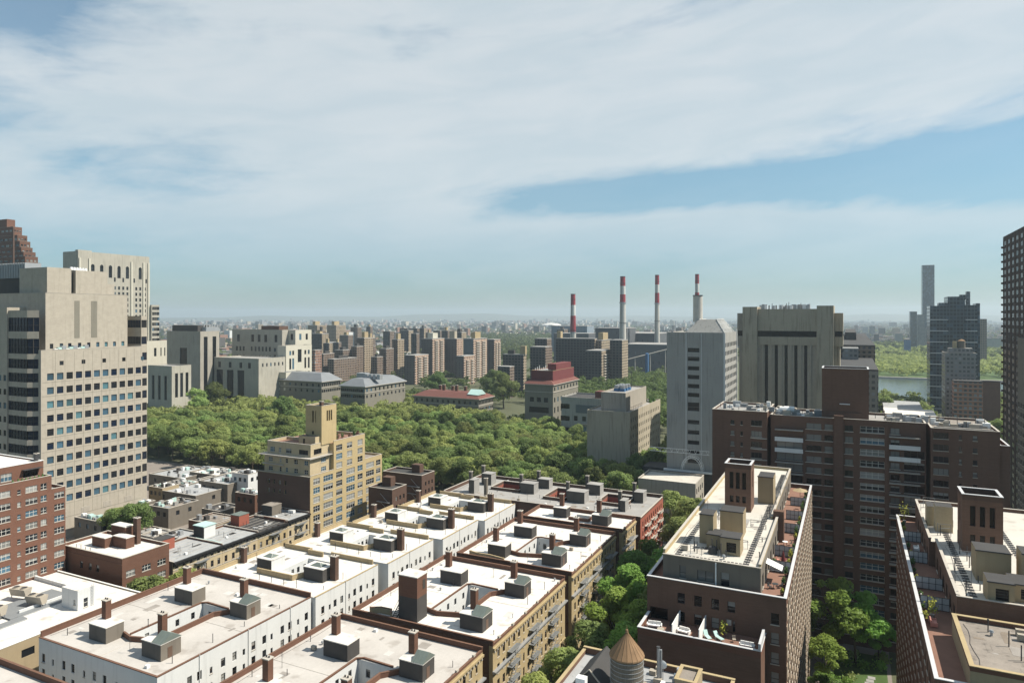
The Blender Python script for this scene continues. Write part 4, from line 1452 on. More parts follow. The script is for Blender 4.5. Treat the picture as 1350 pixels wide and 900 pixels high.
# left slab
zE, zP = 42.0, 46.2
x0, x1, y0, y1 = -29.6, -8.5, 110.8, 188.0
b = Bld('apartment_slab', 'brown brick apartment slab with pale roof and lower front terrace, left of the dark courtyard', 'building', x0, y0)
fh = 2.95
S = []
for f, w in ((.26, 1.15), (.385, 1.15), (.51, 1.15), (.625, 1.15)):
    for k in range(7):
        S.append((x0 + (x1 - x0) * f, zE - 2.6 - fh * k, w, 1.65, 'sash_plain'))
for k in range(9):
    S.append((x1 - 1.6, zE - 2.95 - fh * (k + .1), 1.15, 1.7, 'slab1'))
S.append((x0 + 1.9, zE - 5.9, 2.9, 2.0, 'slot'))
b.block(x0, x1, y0, y1, 0, zE, 'maroon_brick', 'terracotta', S=S, E=striped_east(b, x1, y0 + 1, y1 - 1, zE), par=.9, cop='coping_metal', pt=.35)
# vertical tan brick strips between the glancing windows
sb = b.mb('brick_strip', 'strip_brick')
n = int((y1 - 1 - y0 - 1) / 3.0)
for i in range(n + 1):
    yy = y0 + 1 + (y1 - y0 - 2) * i / n
    for k in range(14):
        zz = zE - .2 - fh * k
        o = .55 if (i + k) % 2 else -.55
        sb.box(x1 + .004, x1 + .09, yy - .68, yy + .68, zz - 2.4, zz - .25)
# penthouse
px0, px1, py0 = -27.4, -12.3, 112.4
b.block(px0, px1, py0, 141.0, zE + .003, zP, 'taupe_bulkhead', 'pale_roof', par=dict(E=.55, W=.75, S=.1), cop='coping_stone', part='penthouse_wall', roof='penthouse_roof',
        S=[(px0 + 3.2, zE + .9, 1.0, 2.0, 'slab1'), (px0 + 6.8, zE + .9, 2.6, 1.7, 'slab2'), (px0 + 9.8, zE + .6, 1.3, 2.2, 'slab1')], pm='tan_brick',
        E=[(py0 + 3 + 4.1 * k, zE + .3, 1.8, 2.2, 'slab2') for k in range(7)])
b.block(px0, px1 - 1.0, 141.004, 187.0, zE + .003, zP, 'taupe_bulkhead', 'pale_roof', par=dict(E=.55, W=.75, N=.6), cop='coping_stone', part='penthouse_wall', roof='penthouse_roof', pm='tan_brick',
        E=[(145 + 4.4 * k, zE + .3, 1.8, 2.2, 'slab2') for k in range(9)])
b.box('chimney_stack', 'maroon_brick', px1 - .9, px1 + 1.0, 141.1, 142.6, zE + .004, zP + 1.6)
b.box('pipe', 'white_metal', px0 + 8.3, px0 + 8.5, py0 - .2, py0 - .05, zE, zP)
roof_tower(b, -22.6, -17.6, 144.0, 149.2, zP, 9.3)
tan_house(b, -20.7, -16.8, 126.6, 130.6, zP, 4.5, False)
tan_house(b, -19.0, -15.9, 116.6, 120.2, zP, 2.9)
tan_house(b, -21.6, -19.05, 118.8, 122.2, zP, 2.4, False)
tan_house(b, -23.2, -20.9, 121.0, 124.6, zP, 5.0, False)
tan_house(b, -17.2, -14.2, 152.0, 157.0, zP, 5.6, False)
walkway(b, -14.6, 113.2, 182, zP)
walkway(b, -25.2, 113.2, 134, zP)
dm = b.mb('cable_tray', 'dark_metal')
for k in range(16):
    dm.box(-24.6 + k * .6, -24.2 + k * .6, 113.0, 113.35, zP + .05, zP + .14)
for k in range(7):
    dm.box(-23.6 + k * .6, -23.2 + k * .6, 117.5 + .1 * k, 118.4 + .1 * k, zP + .05, zP + .14)
dish = b.mb('vent_hood', 'dark_metal')
dish.cyl(-20.2, 116.4, zP, zP + 1.1, .75, .6, 12)
pipes(b, [(-24 + random.uniform(0, 8), 113 + random.uniform(1, 4)) for _ in range(8)] + [(-13.6 + random.uniform(-.5, .5), 118 + 8 * k) for k in range(8)], zP, .7, 2.4)
roof_dressing(b, px0 + .8, px1 - .6, py0 + .8, 140, zP, 22, [(-23.6, -15.5, 116, 131)], ('soot_patch', 'membrane_patch', 'grey_gravel'))
fr = b.mb('pipe_frame', 'rail_metal')
for (xx, yy) in [(-16.2, 121), (-13.6, 124), (-22.5, 114.5), (-15.5, 134), (-13.2, 163)]:
    for e in (-.9, .9):
        fr.bar((xx + e, yy, zP), (xx + e, yy, zP + 1.5), .05, n=4)
    fr.bar((xx - .9, yy, zP + 1.4), (xx + .9, yy, zP + 1.4), .05, n=4)
    fr.bar((xx - .9, yy, zP + .9), (xx + .9, yy + 1.2, zP + .9), .05, n=4)
# lower front wing with its terrace
tx0, tx1, ty0, tz = -29.4, -11.4, 104.4, 36.2
b.block(tx0, tx1, ty0, y0 - .004, 0, tz, 'maroon_brick', 'terracotta', par=dict(S=1.0, E=1.0, W=1.0), cop='coping_metal', part='wing_wall', roof='terrace_floor', pm='red_brick')
b.box('parapet', 'coping_metal', tx1 - .35, tx1, ty0 - .1, y0 - 1.2, tz + 1.1, tz + 2.1)
for xx in (tx0 + 5.2, tx0 + 9.2):
    b.box('terrace_divider', 'white_metal', xx - .06, xx + .06, ty0 + .5, y0 - .3, tz + .004, tz + 2.2)
b.box('terrace_door', 'frame_brown', tx0 + 12.1, tx0 + 13.2, y0 - .06, y0 - .006, tz + .05, tz + 2.2)
b.box('terrace_door', 'glass_curtain', tx0 + 12.3, tx0 + 13.0, y0 - .09, y0 - .065, tz + 1.2, tz + 2.05)
# screens on the long terrace
for yy in (113.3, 124.5, 133.0, 148.0, 158.0, 170.0):
    sc = MB()
    sc.box(px1 + .1, x1 - .45, yy, yy + .06, zE + .02, zE + 1.9, 0)
    for k in range(5):
        xx = px1 + .1 + (x1 - .55 - px1) * k / 4
        sc.box(xx, xx + .07, yy - .05, yy - .004, zE + .02, zE + 1.95, 1)
    for q in (.02, .95, 1.88):
        sc.box(px1 + .1, x1 - .45, yy - .06, yy - .055 + .05, zE + q, zE + q + .06, 1)
    if yy > 115:
        sc.build('terrace_screen', ['frosted_panel', 'dark_metal'], b.root)
b.finish()

# right slab, mirror of the left one
x0, x1, y0, y1 = 8.9, 36.0, 94.0, 168.0
b = Bld('apartment_slab', 'brown brick apartment slab with stained pale roof, right of the dark courtyard', 'building', x0, y0)
W = [(e[0], e[1], e[2], e[3], e[4]) for e in striped_east(b, x0, y0 + 1, y1 - 1, zE)]
b.block(x0, x1, y0, y1, 0, zE, 'maroon_brick', 'terracotta', W=W, par=.9, cop='coping_metal', pt=.35)
px0, px1, py0, py1 = 13.2, 32.0, 112.0, 172.0
py1 = 167.0
b.block(px0, px1, py0, 139.0, zE + .003, zP, 'maroon_brick', 'pale_roof', par=dict(W=.6, S=.5), cop='coping_stone', part='penthouse_wall', roof='penthouse_roof', W=[(py0 + 3 + 4.1 * k, zE + .3, 1.8, 2.2, 'slab2') for k in range(6)])
b.block(px0 - .9, px1, 139.004, py1, zE + .003, zP, 'maroon_brick', 'pale_roof', par=dict(W=.6, N=.6, E=.8), cop='coping_stone', part='penthouse_wall', roof='penthouse_roof', W=[(142 + 4.4 * k, zE + .3, 1.8, 2.2, 'slab2') for k in range(5)])
roof_tower(b, 16.7, 22.3, 135.4, 141.0, zP, 9.5)
tan_house(b, 16.7, 21.0, 121.6, 126.0, zP, 4.5, False)
tan_house(b, 16.8, 19.8, 112.6, 116.4, zP, 3.0)
tan_house(b, 19.85, 23.2, 114.6, 119, zP, 2.5)
tan_house(b, 22.0, 24.4, 120, 124, zP, 5.2, False)
b.block(13.9, 16.6, 146.0, 149.0, zP + .003, zP + 4.6, 'cream_brick', 'tar', part='bulkhead', roof='bulkhead_roof')
b.block(12.9, 14.6, 149.5, 153.0, zP + .003, zP + 3.6, 'cream_brick', 'tar', part='bulkhead', roof='bulkhead_roof')
walkway(b, 15.4, 113.0, 152, zP)
walkway(b, 24.5, 126.0, 160, zP)
pipes(b, [(14.2 + random.uniform(0, 3), 114 + 3.3 * k) for k in range(14)], zP, .8, 2.6)
roof_dressing(b, px0 + .8, px1 - .6, py0 + .8, 138, zP, 24, [(16, 25, 112, 139)], ('soot_patch', 'membrane_patch', 'grey_gravel'))
roof_dressing(b, 13, 29.4, 95, 109.4, 44.4, 16, [(21, 27, 97, 102.5)], ('weathered_roof', 'soot_patch', 'wood_deck'))
fr = b.mb('pipe_frame', 'rail_metal')
for (xx, yy) in [(13.6, 158), (14.4, 163), (16.0, 128.5), (15.0, 143.5), (14.8, 119)]:
    for e in (-1.0, 1.0):
        fr.bar((xx + e, yy, zP), (xx + e, yy, zP + 2.2), .06, n=4)
    fr.bar((xx - 1, yy, zP + 2.1), (xx + 1, yy, zP + 2.1), .05, n=4)
    fr.bar((xx - 1, yy, zP + 1.2), (xx + 1, yy + 1.2, zP + 1.2), .05, n=4)
for yy in (118.5, 127.0, 140.0, 152.5):
    sc = MB()
    xe = px0 - .05 if yy < 139 else px0 - .95
    sc.box(x0 + .45, xe - .1, yy, yy + .06, zE + .02, zE + 1.9, 0)
    for k in range(5):
        xx = x0 + .45 + (xe - .6 - x0) * k / 4
        sc.box(xx, xx + .07, yy - .05, yy - .004, zE + .02, zE + 1.95, 1)
    for q in (.02, .95, 1.88):
        sc.box(x0 + .45, xe - .1, yy - .06, yy - .01, zE + q, zE + q + .06, 1)
    sc.build('terrace_screen', ['frosted_panel', 'dark_metal'], b.root)
# weathered deck block in front
b.block(12.4, 30.0, 94.4, 110.0, zE + .003, 44.4, 'ochre_stucco', 'weathered_roof', par=.55, cop='tan_brick', part='penthouse_wall', roof='deck_roof', pt=.4, pm='brown_brick')
pipes(b, [(17.6, 103.4), (18.2, 99.8), (18.5, 99.6), (21, 106), (16, 107)], 44.4, 1.3, 2.0)
b.block(21.5, 26.5, 97.5, 102.0, 44.404, 47.2, 'dark_bulkhead', 'tar', par=.4, cop='green_copper', part='bulkhead', roof='bulkhead_roof')
b.finish()

# ---------------------------------------------------------------- the dark brick slab closing the courtyard
zG = 57.8
yG = 200.0
X = lambda px: xY(px, yG)
b = Bld('apartment_slab', 'wide dark brick slab with rows of balconies and a blank roof tower, behind the courtyard', 'building', X(940), yG)
rows = [zG - 2.6 - 2.92 * k for k in range(19)]
S = []
def colw(pa, pb, st, rr=rows, h=1.5):
    xa, xb = X(pa), X(pb)
    for z in rr:
        S.append(((xa + xb) / 2, z, xb - xa, h, st))
xl, x1w, x2w, xr = X(940), X(1012), X(1226), X(1316)
colw(1063, 1083, 'slab2'); colw(1087, 1098, 'slab1'); colw(1114, 1124.5, 'slab2'); colw(1134, 1166, 'white4', rows, 1.55); colw(1174, 1186, 'slab2', rows)
colw(1024, 1058, 'slab3', rows[2:], 1.9); colw(1192, 1219, 'slab3', rows[2:], 1.9)
b.block(x1w + .8, x2w - .8, yG, yG + 16, 0, zG, 'slab_brick', 'grey_gravel', S=S, par=.55, cop='coping_stone')
S = []
colw(964, 969, 'slab1', h=1.2); colw(977, 980, 'slab1', h=1.1); colw(991, 1005, 'slab3')
b.block(xl, x1w, yG - 1.2, yG + 18, 0, zG + .8, 'slab_brick', 'grey_gravel', S=S, par=.5, cop='coping_stone')
S = []
yR = yG - 2.4
colw(1229, 1249, 'slab3'); colw(1262.5, 1266, 'slab1', h=1.2); colw(1280.5, 1286.5, 'slab1', h=1.2)
b.block(x2w, xr, yR, yG + 20, 0, zG - .6, 'slab_brick', 'weathered_roof', S=S, par=.5, cop='coping_stone')
b.block(xr + .004, xr + 2.0, yR + .6, yG + 18, 0, zG - 4.2, 'slab_brick', 'terracotta', par=.8, cop='coping_metal')
# brick pier up the middle
b.box('brick_pier', 'slab_brick', X(1099.5), X(1112), yG - .9, yG - .004, 0, zG + 1.4)
b.box('brick_pier', 'slab_brick', X(1166.5), X(1172), yG - .25, yG - .004, 0, zG - .2)
# window ledges
lg = b.mb('ledge', 'coping_stone')
for (pa, pb) in ((1062, 1098), (1113, 1125), (1133.5, 1166), (1173, 1187)):
    for z in rows:
        lg.box(X(pa) - .1, X(pb) + .1, yG - .13, yG - .004, z - .2, z - .1)
# balconies
for (pa, pb, n) in ((1022, 1059, 15), (1172, 1213, 15)):
    for k in range(n):
        z = rows[k] - .55
        m = MB()
        m.box(X(pa), X(pb), yG - 1.25, yG - .006, z - .16, z, 0)
        if k in (1, 2):
            m.box(X(pa), X(pb), yG - 1.28, yG - 1.2, z - .17, z + .95, 1)
        else:
            for h in (.5, .95):
                m.bar((X(pa), yG - 1.22, z + h), (X(pb), yG - 1.22, z + h), .035, 2, 4)
            for q in range(22):
                xx = X(pa) + (X(pb) - X(pa)) * q / 21
                m.bar((xx, yG - 1.22, z), (xx, yG - 1.22, z + .95), .02, 2, 3)
        m.build('balcony', ['coping_stone', 'white_paint', 'dark_metal'], b.root)
# curved bay of the left wing
for z in rows[1:]:
    m = MB()
    a, c = X(990), X(1012)
    pts = [(a, yG - 1.204)] + [(a + (c - a) * k / 6, yG - 1.25 - .55 * math.sin(math.pi * k / 6)) for k in range(1, 6)] + [(c, yG - 1.204)]
    m.prism(pts, z - .5, z - .3)
    m.build('bay_ledge', ['coping_stone'], b.root)
# brick roof tower
tx0, tx1 = X(1083.5), X(1146)
ty = yG + 4
tx0, tx1 = xY(1083.5, ty), xY(1145.5, ty)
b.block(tx0, tx1, ty, ty + 9, zG + .003, zat(tx0, ty, 488), 'slab_brick', 'tar', par=.6, cop='coping_metal', part='roof_tower', roof='roof_tower_top')
b.box('brick_pier', 'slab_brick', tx0 + 1.8, tx1 - 1.8, ty - .5, ty - .004, zG + .004, zG + 1.7)
b.box('lamp_bar', 'white_metal', tx0 + 4.3, tx0 + 6.8, ty - .7, ty - .1, zG + 3.9, zG + 4.05)
for k in range(90):
    px = random.choice((random.uniform(948, 1075), random.uniform(1150, 1300)))
    yy = yG + random.uniform(2, 13); xx = xY(px, yy)
    zz = zG + (.8 if xx < x1w else -.6 if xx > x2w else 0)
    w, d, h = random.uniform(.5, 2.2), random.uniform(.5, 1.8), random.uniform(.5, 1.7)
    b.box('roof_equipment', random.choice(['steel', 'white_metal', 'grey_gravel', 'beige_metal', 'rail_metal']), xx, xx + w, yy, yy + d, zz + .003, zz + h + random.uniform(0, .01))
for (px, yy) in ((1028, yG + 5), (1034, yG + 6)):
    xx = xY(px, yy)
    dd = b.mb('duct', 'white_metal')
    dd.cyl(xx, yy, zG, zG + 1.6, .9, .9, 14)
    dd.bar((xx, yy, zG + 1.5), (xx + 2.6, yy, zG + 1.5), .85, n=12)
pipes(b, [(xY(px, yG + 3 + (px % 7)), yG + 3 + (px % 7)) for px in range(950, 1310, 12) if not 1080 < px < 1150], zG, .8, 2.4)
for (xa, ya, xb, yb) in ((x2w + 1, yR + 3, xr - 1, yR + 3), (x2w + 6, yR + 9, xr - 2, yR + 9)):
    low_wall(b, [(xa, ya), (xb, yb)], zG - .6, .45, 'grey_gravel', 'coping_stone')
b.finish()

# ---------------------------------------------------------------- terrace furniture
def sofa(x, y, z, w, rz, col, label, name='sofa', cat='sofa', d=.9):
    t = thing(name, label, cat, x, y, z)
    t.rotation_euler = (0, 0, rz)
    Mx = Matrix.Translation((x, y, z))
    def put(part, mats, fn):
        m = MB(); fn(m); m2 = MB(); m2.add(m, Mx); m2.build(part, mats, t)
    put('seat', [col], lambda m: [m.box(-w / 2 + .02 + k * w / 3, -w / 2 + (k + 1) * w / 3 - .02, -d / 2 + .05, d / 2 - .2, .27, .47) for k in range(3)])
    put('backrest', [col], lambda m: [m.box(-w / 2 + .02 + k * w / 3, -w / 2 + (k + 1) * w / 3 - .02, d / 2 - .2, d / 2 - .02, .3, .9) for k in range(3)])
    put('frame', ['dark_metal'], lambda m: m.box(-w / 2, w / 2, -d / 2, d / 2, .12, .26))
    put('armrest', [col], lambda m: [m.box(e * (w / 2 + .08) - .08, e * (w / 2 + .08) + .08, -d / 2, d / 2, .1, .65) for e in (-1, 1)])
    for sx in (-1, 1):
        for sy in (-1, 1):
            put('leg', ['dark_metal'], lambda m: m.box(sx * w * .45 - .04, sx * w * .45 + .04, sy * d * .42 - .04, sy * d * .42 + .04, 0, .118))
    return t


def lounge(x, y, z, rz, col, label):
    t = thing('lounge_chair', label, 'chair', x, y, z)
    t.rotation_euler = (0, 0, rz)
    Mx = Matrix.Translation((x, y, z))
    def put(part, mats, fn):
        m = MB(); fn(m); m2 = MB(); m2.add(m, Mx); m2.build(part, mats, t)
    put('seat', [col], lambda m: m.loft([(-.32, -.9, .32), (.32, -.9, .32), (.32, .35, .3), (-.32, .35, .3)], [(-.32, -.9, .42), (.32, -.9, .42), (.32, .35, .4), (-.32, .35, .4)]))
    put('backrest', [col], lambda m: m.loft([(-.32, .33, .3), (.32, .33, .3), (.32, .45, .3), (-.32, .45, .3)], [(-.32, .85, 1.0), (.32, .85, 1.0), (.32, .95, .97), (-.32, .95, .97)]))
    for sx in (-1, 1):
        for yy in (-.8, .3):
            put('leg', ['white_metal'], lambda m: m.bar((sx * .3, yy, .31), (sx * .34, yy, 0), .03))
    return t


def table(x, y, z, r, col, label, leg='dark_metal'):
    t = thing('table', label, 'table', x, y, z)
    m = MB(); m.cyl(x, y, z + .7, z + .75, r, r, 20); m.build('tabletop', [col], t)
    for k in range(4):
        a = math.pi / 4 + k * math.pi / 2
        m = MB(); m.bar((x + r * .6 * math.cos(a), y + r * .6 * math.sin(a), z + .698), (x + r * .8 * math.cos(a), y + r * .8 * math.sin(a), z), .03); m.build('leg', [leg], t)
    return t


def chair(x, y, z, rz, col, label, group=None):
    t = thing('terrace_chair', label, 'chair', x, y, z, group)
    t.rotation_euler = (0, 0, rz)
    Mx = Matrix.Translation((x, y, z))
    def put(part, mats, fn):
        m = MB(); fn(m); m2 = MB(); m2.add(m, Mx); m2.build(part, mats, t)
    put('seat', [col], lambda m: m.box(-.24, .24, -.24, .24, .42, .47))
    put('backrest', [col], lambda m: m.box(-.24, .24, .2, .25, .48, .92))
    for sx in (-1, 1):
        for sy in (-1, 1):
            put('leg', [col], lambda m: m.bar((sx * .21, sy * .21, .419), (sx * .23, sy * .23, 0), .02))
    return t


def plant(x, y, z, h, leafm, label, pot='terracotta', name='potted_plant'):
    t = thing(name, label, 'plant', x, y, z)
    m = MB(); m.cyl(x, y, z, z + .45, .24, .32, 12); m.build('pot', [pot], t)
    m = MB()
    rnd = random.Random(int(x * 10))
    for q in range(90):
        p = Vector((x + rnd.gauss(0, .26 * h * .6), y + rnd.gauss(0, .26 * h * .6), z + .45 + abs(rnd.gauss(h * .55, h * .28))))
        d = Vector((rnd.gauss(0, 1), rnd.gauss(0, 1), rnd.gauss(0, 1))).normalized() * .17
        e = d.orthogonal().normalized() * .12
        m.quad(tuple(p - d), tuple(p + e), tuple(p + d), tuple(p - e))
    m.bar((x, y, z + .4), (x, y, z + h), .03)
    m.build('foliage', [leafm], t)
    return t


TZ = 36.2
Y0 = 106.6
sofa(-27.6, 107.6, TZ, 2.0, R(8), 'fabric_white', 'cream sofa at the left end of the lower brick terrace')
sofa(-23.0, 107.5, TZ, 1.6, R(-10), 'fabric_white', 'cream two-seat sofa left of the white divider on the lower brick terrace')
table(-26.2, 106.0, TZ, .55, 'beige_metal', 'round low table before the cream sofa on the lower terrace')
sofa(-24.6, 109.3, TZ, 1.5, R(0), 'dark_metal', 'dark outdoor bench against the brick wall of the lower terrace', 'bench', 'bench', .6)
lounge(-19.4, 107.4, TZ, R(35), 'pale_green_metal', 'pale green lounge chair right beside the white divider on the lower terrace')
lounge(-17.8, 107.8, TZ, R(50), 'pale_green_metal', 'second pale green lounge chair, farther from the divider, by the yellow-green plant')
plant(-17.4, 109.2, TZ, 1.7, 'plant_yellow', 'yellow-green potted plant on the lower terrace')
sofa(-13.6, 106.9, TZ, 1.9, R(0), 'white_metal', 'white slatted garden bench at the right end of the lower brick terrace', 'garden_bench', 'bench', .6)
chair(-15.6, 108.0, TZ, R(20), 'beige_metal', 'beige chair left of the white garden bench on the lower terrace', None)
# long terrace of the left slab
T2 = zE
t = thing('sun_umbrella', 'closed maroon umbrella on the long side terrace of the left slab', 'umbrella', -10.3, 127.6, T2)
m = MB(); m.cyl(-10.3, 127.6, T2, T2 + .1, .35, .35, 12); m.build('base', ['steel'], t)
m = MB(); m.cyl(-10.3, 127.6, T2 + .1, T2 + 2.9, .04, .03, 8); m.build('pole', ['beige_metal'], t)
m = MB(); m.cyl(-10.3, 127.6, T2 + .9, T2 + 2.2, .34, .2, 10); m.cyl(-10.3, 127.6, T2 + 2.2, T2 + 2.8, .2, .03, 10); m.build('canopy', ['fabric_maroon'], t)
table(-10.4, 129.4, T2, .6, 'fabric_maroon', 'maroon round table on the terracotta side terrace near the closed umbrella')
chair(-11.3, 129.6, T2, R(90), 'pink_fabric', 'pink chair left of the maroon terrace table')
chair(-9.6, 129.9, T2, R(-80), 'beige_metal', 'beige chair right of the maroon terrace table')
table(-10.6, 116.8, T2, .5, 'dark_metal', 'dark round table under the white awning on the side terrace')
chair(-11.4, 116.2, T2, R(60), 'dark_metal', 'dark chair left of the dark table under the white awning')
chair(-9.8, 117.4, T2, R(-120), 'dark_metal', 'dark chair right of the dark table under the white awning')
t = thing('awning', 'white slanting awning over the near end of the terracotta side terrace', 'awning', -12.0, 120.0, T2)
m = MB(); m.loft([(-12.25, 119.0, T2 + 3.0), (-9.8, 119.0, T2 + 2.1), (-9.8, 121.6, T2 + 2.1), (-12.25, 121.6, T2 + 3.0)], [(-12.25, 119.0, T2 + 3.06), (-9.8, 119.0, T2 + 2.16), (-9.8, 121.6, T2 + 2.16), (-12.25, 121.6, T2 + 3.06)]); m.build('canopy', ['fabric_white'], t)
m = MB()
for yy in (119.1, 121.5):
    m.bar((-12.25, yy, T2 + 2.0), (-9.8, yy, T2 + 2.08), .04)
m.build('arm', ['white_metal'], t)
t = thing('sun_umbrella', 'round tan umbrella at the far end of the side terrace', 'umbrella', -10.5, 176, T2)
m = MB(); m.cyl(-10.5, 176, T2, T2 + 2.5, .05, .05, 8); m.build('pole', ['beige_metal'], t)
m = MB(); m.cyl(-10.5, 176, T2 + 2.1, T2 + 2.7, 1.7, .05, 10); m.build('canopy', ['tan_parapet'], t)
sofa(-10.6, 164, T2, 1.7, R(90), 'terracotta', 'orange-brown sofa on the side terrace below the pale screen')
plant(-11.6, 126.2, T2, 1.2, 'plant_green', 'green plant beside the closed maroon umbrella')
plant(-9.4, 132.2, T2, 1.0, 'plant_yellow', 'small yellowish plant behind the pink terrace chair')
tp = random.Random(9)
for k in range(15):
    plant(-9.25 - tp.random() * .25, 114.5 + 4.7 * k + tp.uniform(-1, 1), T2, tp.uniform(.5, 1.1), ('plant_green', 'plant_yellow')[k % 3 == 0], 'potted plant standing along the parapet of the long left terrace')['group'] = 'plants along the left terrace'
for k in range(11):
    plant(9.6 + tp.random() * .25, 113.5 + 4.9 * k + tp.uniform(-1, 1), T2, tp.uniform(.5, 1.1), ('plant_green', 'plant_yellow')[k % 3 == 0], 'potted plant standing along the parapet of the right slab terrace')['group'] = 'plants along the right terrace'
for k, yy in enumerate((139.5, 151.5, 161.0, 172.5)):
    w_ = ('near', 'second', 'third', 'farthest')[k]
    table(-10.9, yy, T2, .5, ('fabric_white', 'dark_metal')[k % 2], 'small round table in the ' + w_ + ' bay of the far left terrace')
    chair(-10.0, yy + .5, T2, R(-70), ('beige_metal', 'fabric_white')[k % 2], 'chair beside the small round table in the ' + w_ + ' bay of the left terrace')
# right slab terrace
plant(10.3, 166, T2, 3.6, 'plant_yellow', 'small bushy tree in a pot on the far corner of the right slab terrace', 'grey_gravel', 'potted_tree')
plant(10.6, 115.4, T2, 2.2, 'plant_yellow', 'olive-coloured bush on the near part of the right slab terrace', 'grey_gravel')
table(10.8, 121.0, T2, .6, 'fabric_white', 'white table on the right slab terrace')
chair(10.0, 122.0, T2, R(60), 'fabric_white', 'white chair behind the white table on the right slab terrace')
chair(11.8, 120.2, T2, R(-110), 'dark_metal', 'dark chair beside the white table on the right slab terrace')
sofa(11.0, 147, T2, 1.8, R(-90), 'fabric_white', 'white sofa on the far part of the right slab terrace')
table(10.6, 144, T2, .6, 'dark_metal', 'dark table next to the white sofa on the right slab terrace')
sofa(10.5, 112.6, T2, 1.5, R(90), 'pink_fabric', 'pink sofa on the near end of the right slab terrace')

# ---------------------------------------------------------------- water tank and the roof under it
QZ = 38.6
b = Bld('brick_block', 'brown brick building at the bottom edge whose cluttered roof carries the wooden water tank', 'building', -33, 66)
b.block(-33, -13.0, 66, 90.6, 0, QZ, 'maroon_brick', 'silver_tar', par=dict(N=.8, E=.7, W=.6), cop='tan_brick')
g = b.mb('gable_roof', 'tar')
g.loft([(-31.6, 82, QZ), (-26.9, 82, QZ), (-26.9, 89.0, QZ), (-31.6, 89.0, QZ)], [(-29.3, 82, QZ + 2.3), (-29.2, 82, QZ + 2.3), (-29.2, 89.0, QZ + 2.3), (-29.3, 89.0, QZ + 2.3)])
g = b.mb('gable_trim', 'beige_metal')
g.bar((-31.6, 81.95, QZ), (-29.25, 81.95, QZ + 2.35), .09, n=4); g.bar((-26.9, 81.95, QZ), (-29.25, 81.95, QZ + 2.35), .09, n=4)
b.block(-19.2, -16.6, 84.6, 88.4, QZ + .003, QZ + 2.0, 'ochre_stucco', 'weathered_roof', par=.25, cop='tan_brick', part='bulkhead', roof='bulkhead_roof')
for k in range(14):
    xx, yy = random.uniform(-23.5, -19.6), random.uniform(83, 89.5)
    b.box('roof_equipment', random.choice(['white_metal', 'steel', 'beige_metal']), xx, xx + random.uniform(.4, 1.1), yy, yy + random.uniform(.4, 1), QZ + .003, QZ + random.uniform(.4, 1.3))
b.box('condenser', 'white_metal', -30.4, -29.2, 80.2, 81.2, QZ + .003, QZ + 1.9)
b.finish()
tx, ty = cor(826.5, 86)
r = 2.03
z0 = zat(tx, ty, 903); ztop = zat(tx, ty, 862); zc = zat(tx, ty, 832)
t = thing('water_tank', 'round wooden water tank with rusty conical roof at the bottom of the photo', 'water tank', tx, ty, QZ)
m = MB()
n = 44
for k in range(n):     # staves
    a0, a1 = 2 * math.pi * k / n, 2 * math.pi * (k + .93) / n
    q = []
    for a, rr in ((a0, r - .07), (a0, r), (a1, r), (a1, r - .07)):
        q.append((tx + rr * math.cos(a), ty + rr * math.sin(a)))
    m.prism(q, z0 - .9, ztop + random.uniform(-.02, .02))
m.build('stave_wall', ['cedar'], t)
m = MB(); m.cyl(tx, ty, z0 - .9, ztop - .03, r - .075, r - .075, 32); m.build('tank_core', ['dark_metal'], t)
for k in range(8):
    zz = z0 - .6 + (ztop - z0 + .5) * (k / 7.5) ** .9
    m = MB()
    for j in range(32):
        a0, a1 = 2 * math.pi * j / 32, 2 * math.pi * (j + 1) / 32
        m.bar((tx + (r + .03) * math.cos(a0), ty + (r + .03) * math.sin(a0), zz), (tx + (r + .03) * math.cos(a1), ty + (r + .03) * math.sin(a1), zz), .032, n=4)
    m.build('hoop', ['steel'], t)
m = MB()
n = 20
for k in range(n):
    a0, a1 = 2 * math.pi * k / n, 2 * math.pi * (k + 1) / n
    e = r + .14
    m.quad((tx + e * math.cos(a0), ty + e * math.sin(a0), ztop - .12), (tx + e * math.cos(a1), ty + e * math.sin(a1), ztop - .12),
           (tx + e * math.cos(a1), ty + e * math.sin(a1), ztop + .05), (tx + e * math.cos(a0), ty + e * math.sin(a0), ztop + .05))
    m.tri((tx + e * math.cos(a0), ty + e * math.sin(a0), ztop + .05), (tx + e * math.cos(a1), ty + e * math.sin(a1), ztop + .05), (tx, ty, zc))
    m.bar((tx + e * math.cos(a0), ty + e * math.sin(a0), ztop + .06), (tx, ty, zc + .02), .025, n=4)
m.build('conical_roof', ['rust_roof'], t)
m = MB(); m.cyl(tx, ty, zc - .1, zc + .25, .2, .15, 8); m.cyl(tx, ty, zc + .25, zc + .8, .04, .02, 6); m.build('finial', ['rust_roof'], t)
for k in range(4):
    a = math.pi / 4 + k * math.pi / 2
    m = MB(); m.box(tx + 1.4 * math.cos(a) - .12, tx + 1.4 * math.cos(a) + .12, ty + 1.4 * math.sin(a) - .12, ty + 1.4 * math.sin(a) + .12, QZ, z0 - .903); m.build('leg', ['steel'], t)
fx, fy = cor(868, 88)
zf_ = zat(fx, fy, 853)
t = thing('flue_pipe', 'tall grey twin flue pipe rising right of the wooden water tank', 'pipe', fx, fy, QZ)
m = MB(); m.cyl(fx, fy, QZ, zf_, .2, .2, 12); m.build('pipe', ['steel'], t)
m = MB(); m.cyl(fx + .32, fy + .1, QZ, zf_ - .25, .13, .13, 10); m.build('pipe', ['steel'], t)
m = MB(); m.cyl(fx, fy, zf_ + .001, zf_ + .12, .25, .25, 12); m.build('cap', ['dark_metal'], t)
dx, dy = cor(874, 88.6)
zd = zat(dx, dy, 878)
t = thing('satellite_dish', 'small white satellite dish behind the twin flue pipe', 'dish', dx, dy, QZ)
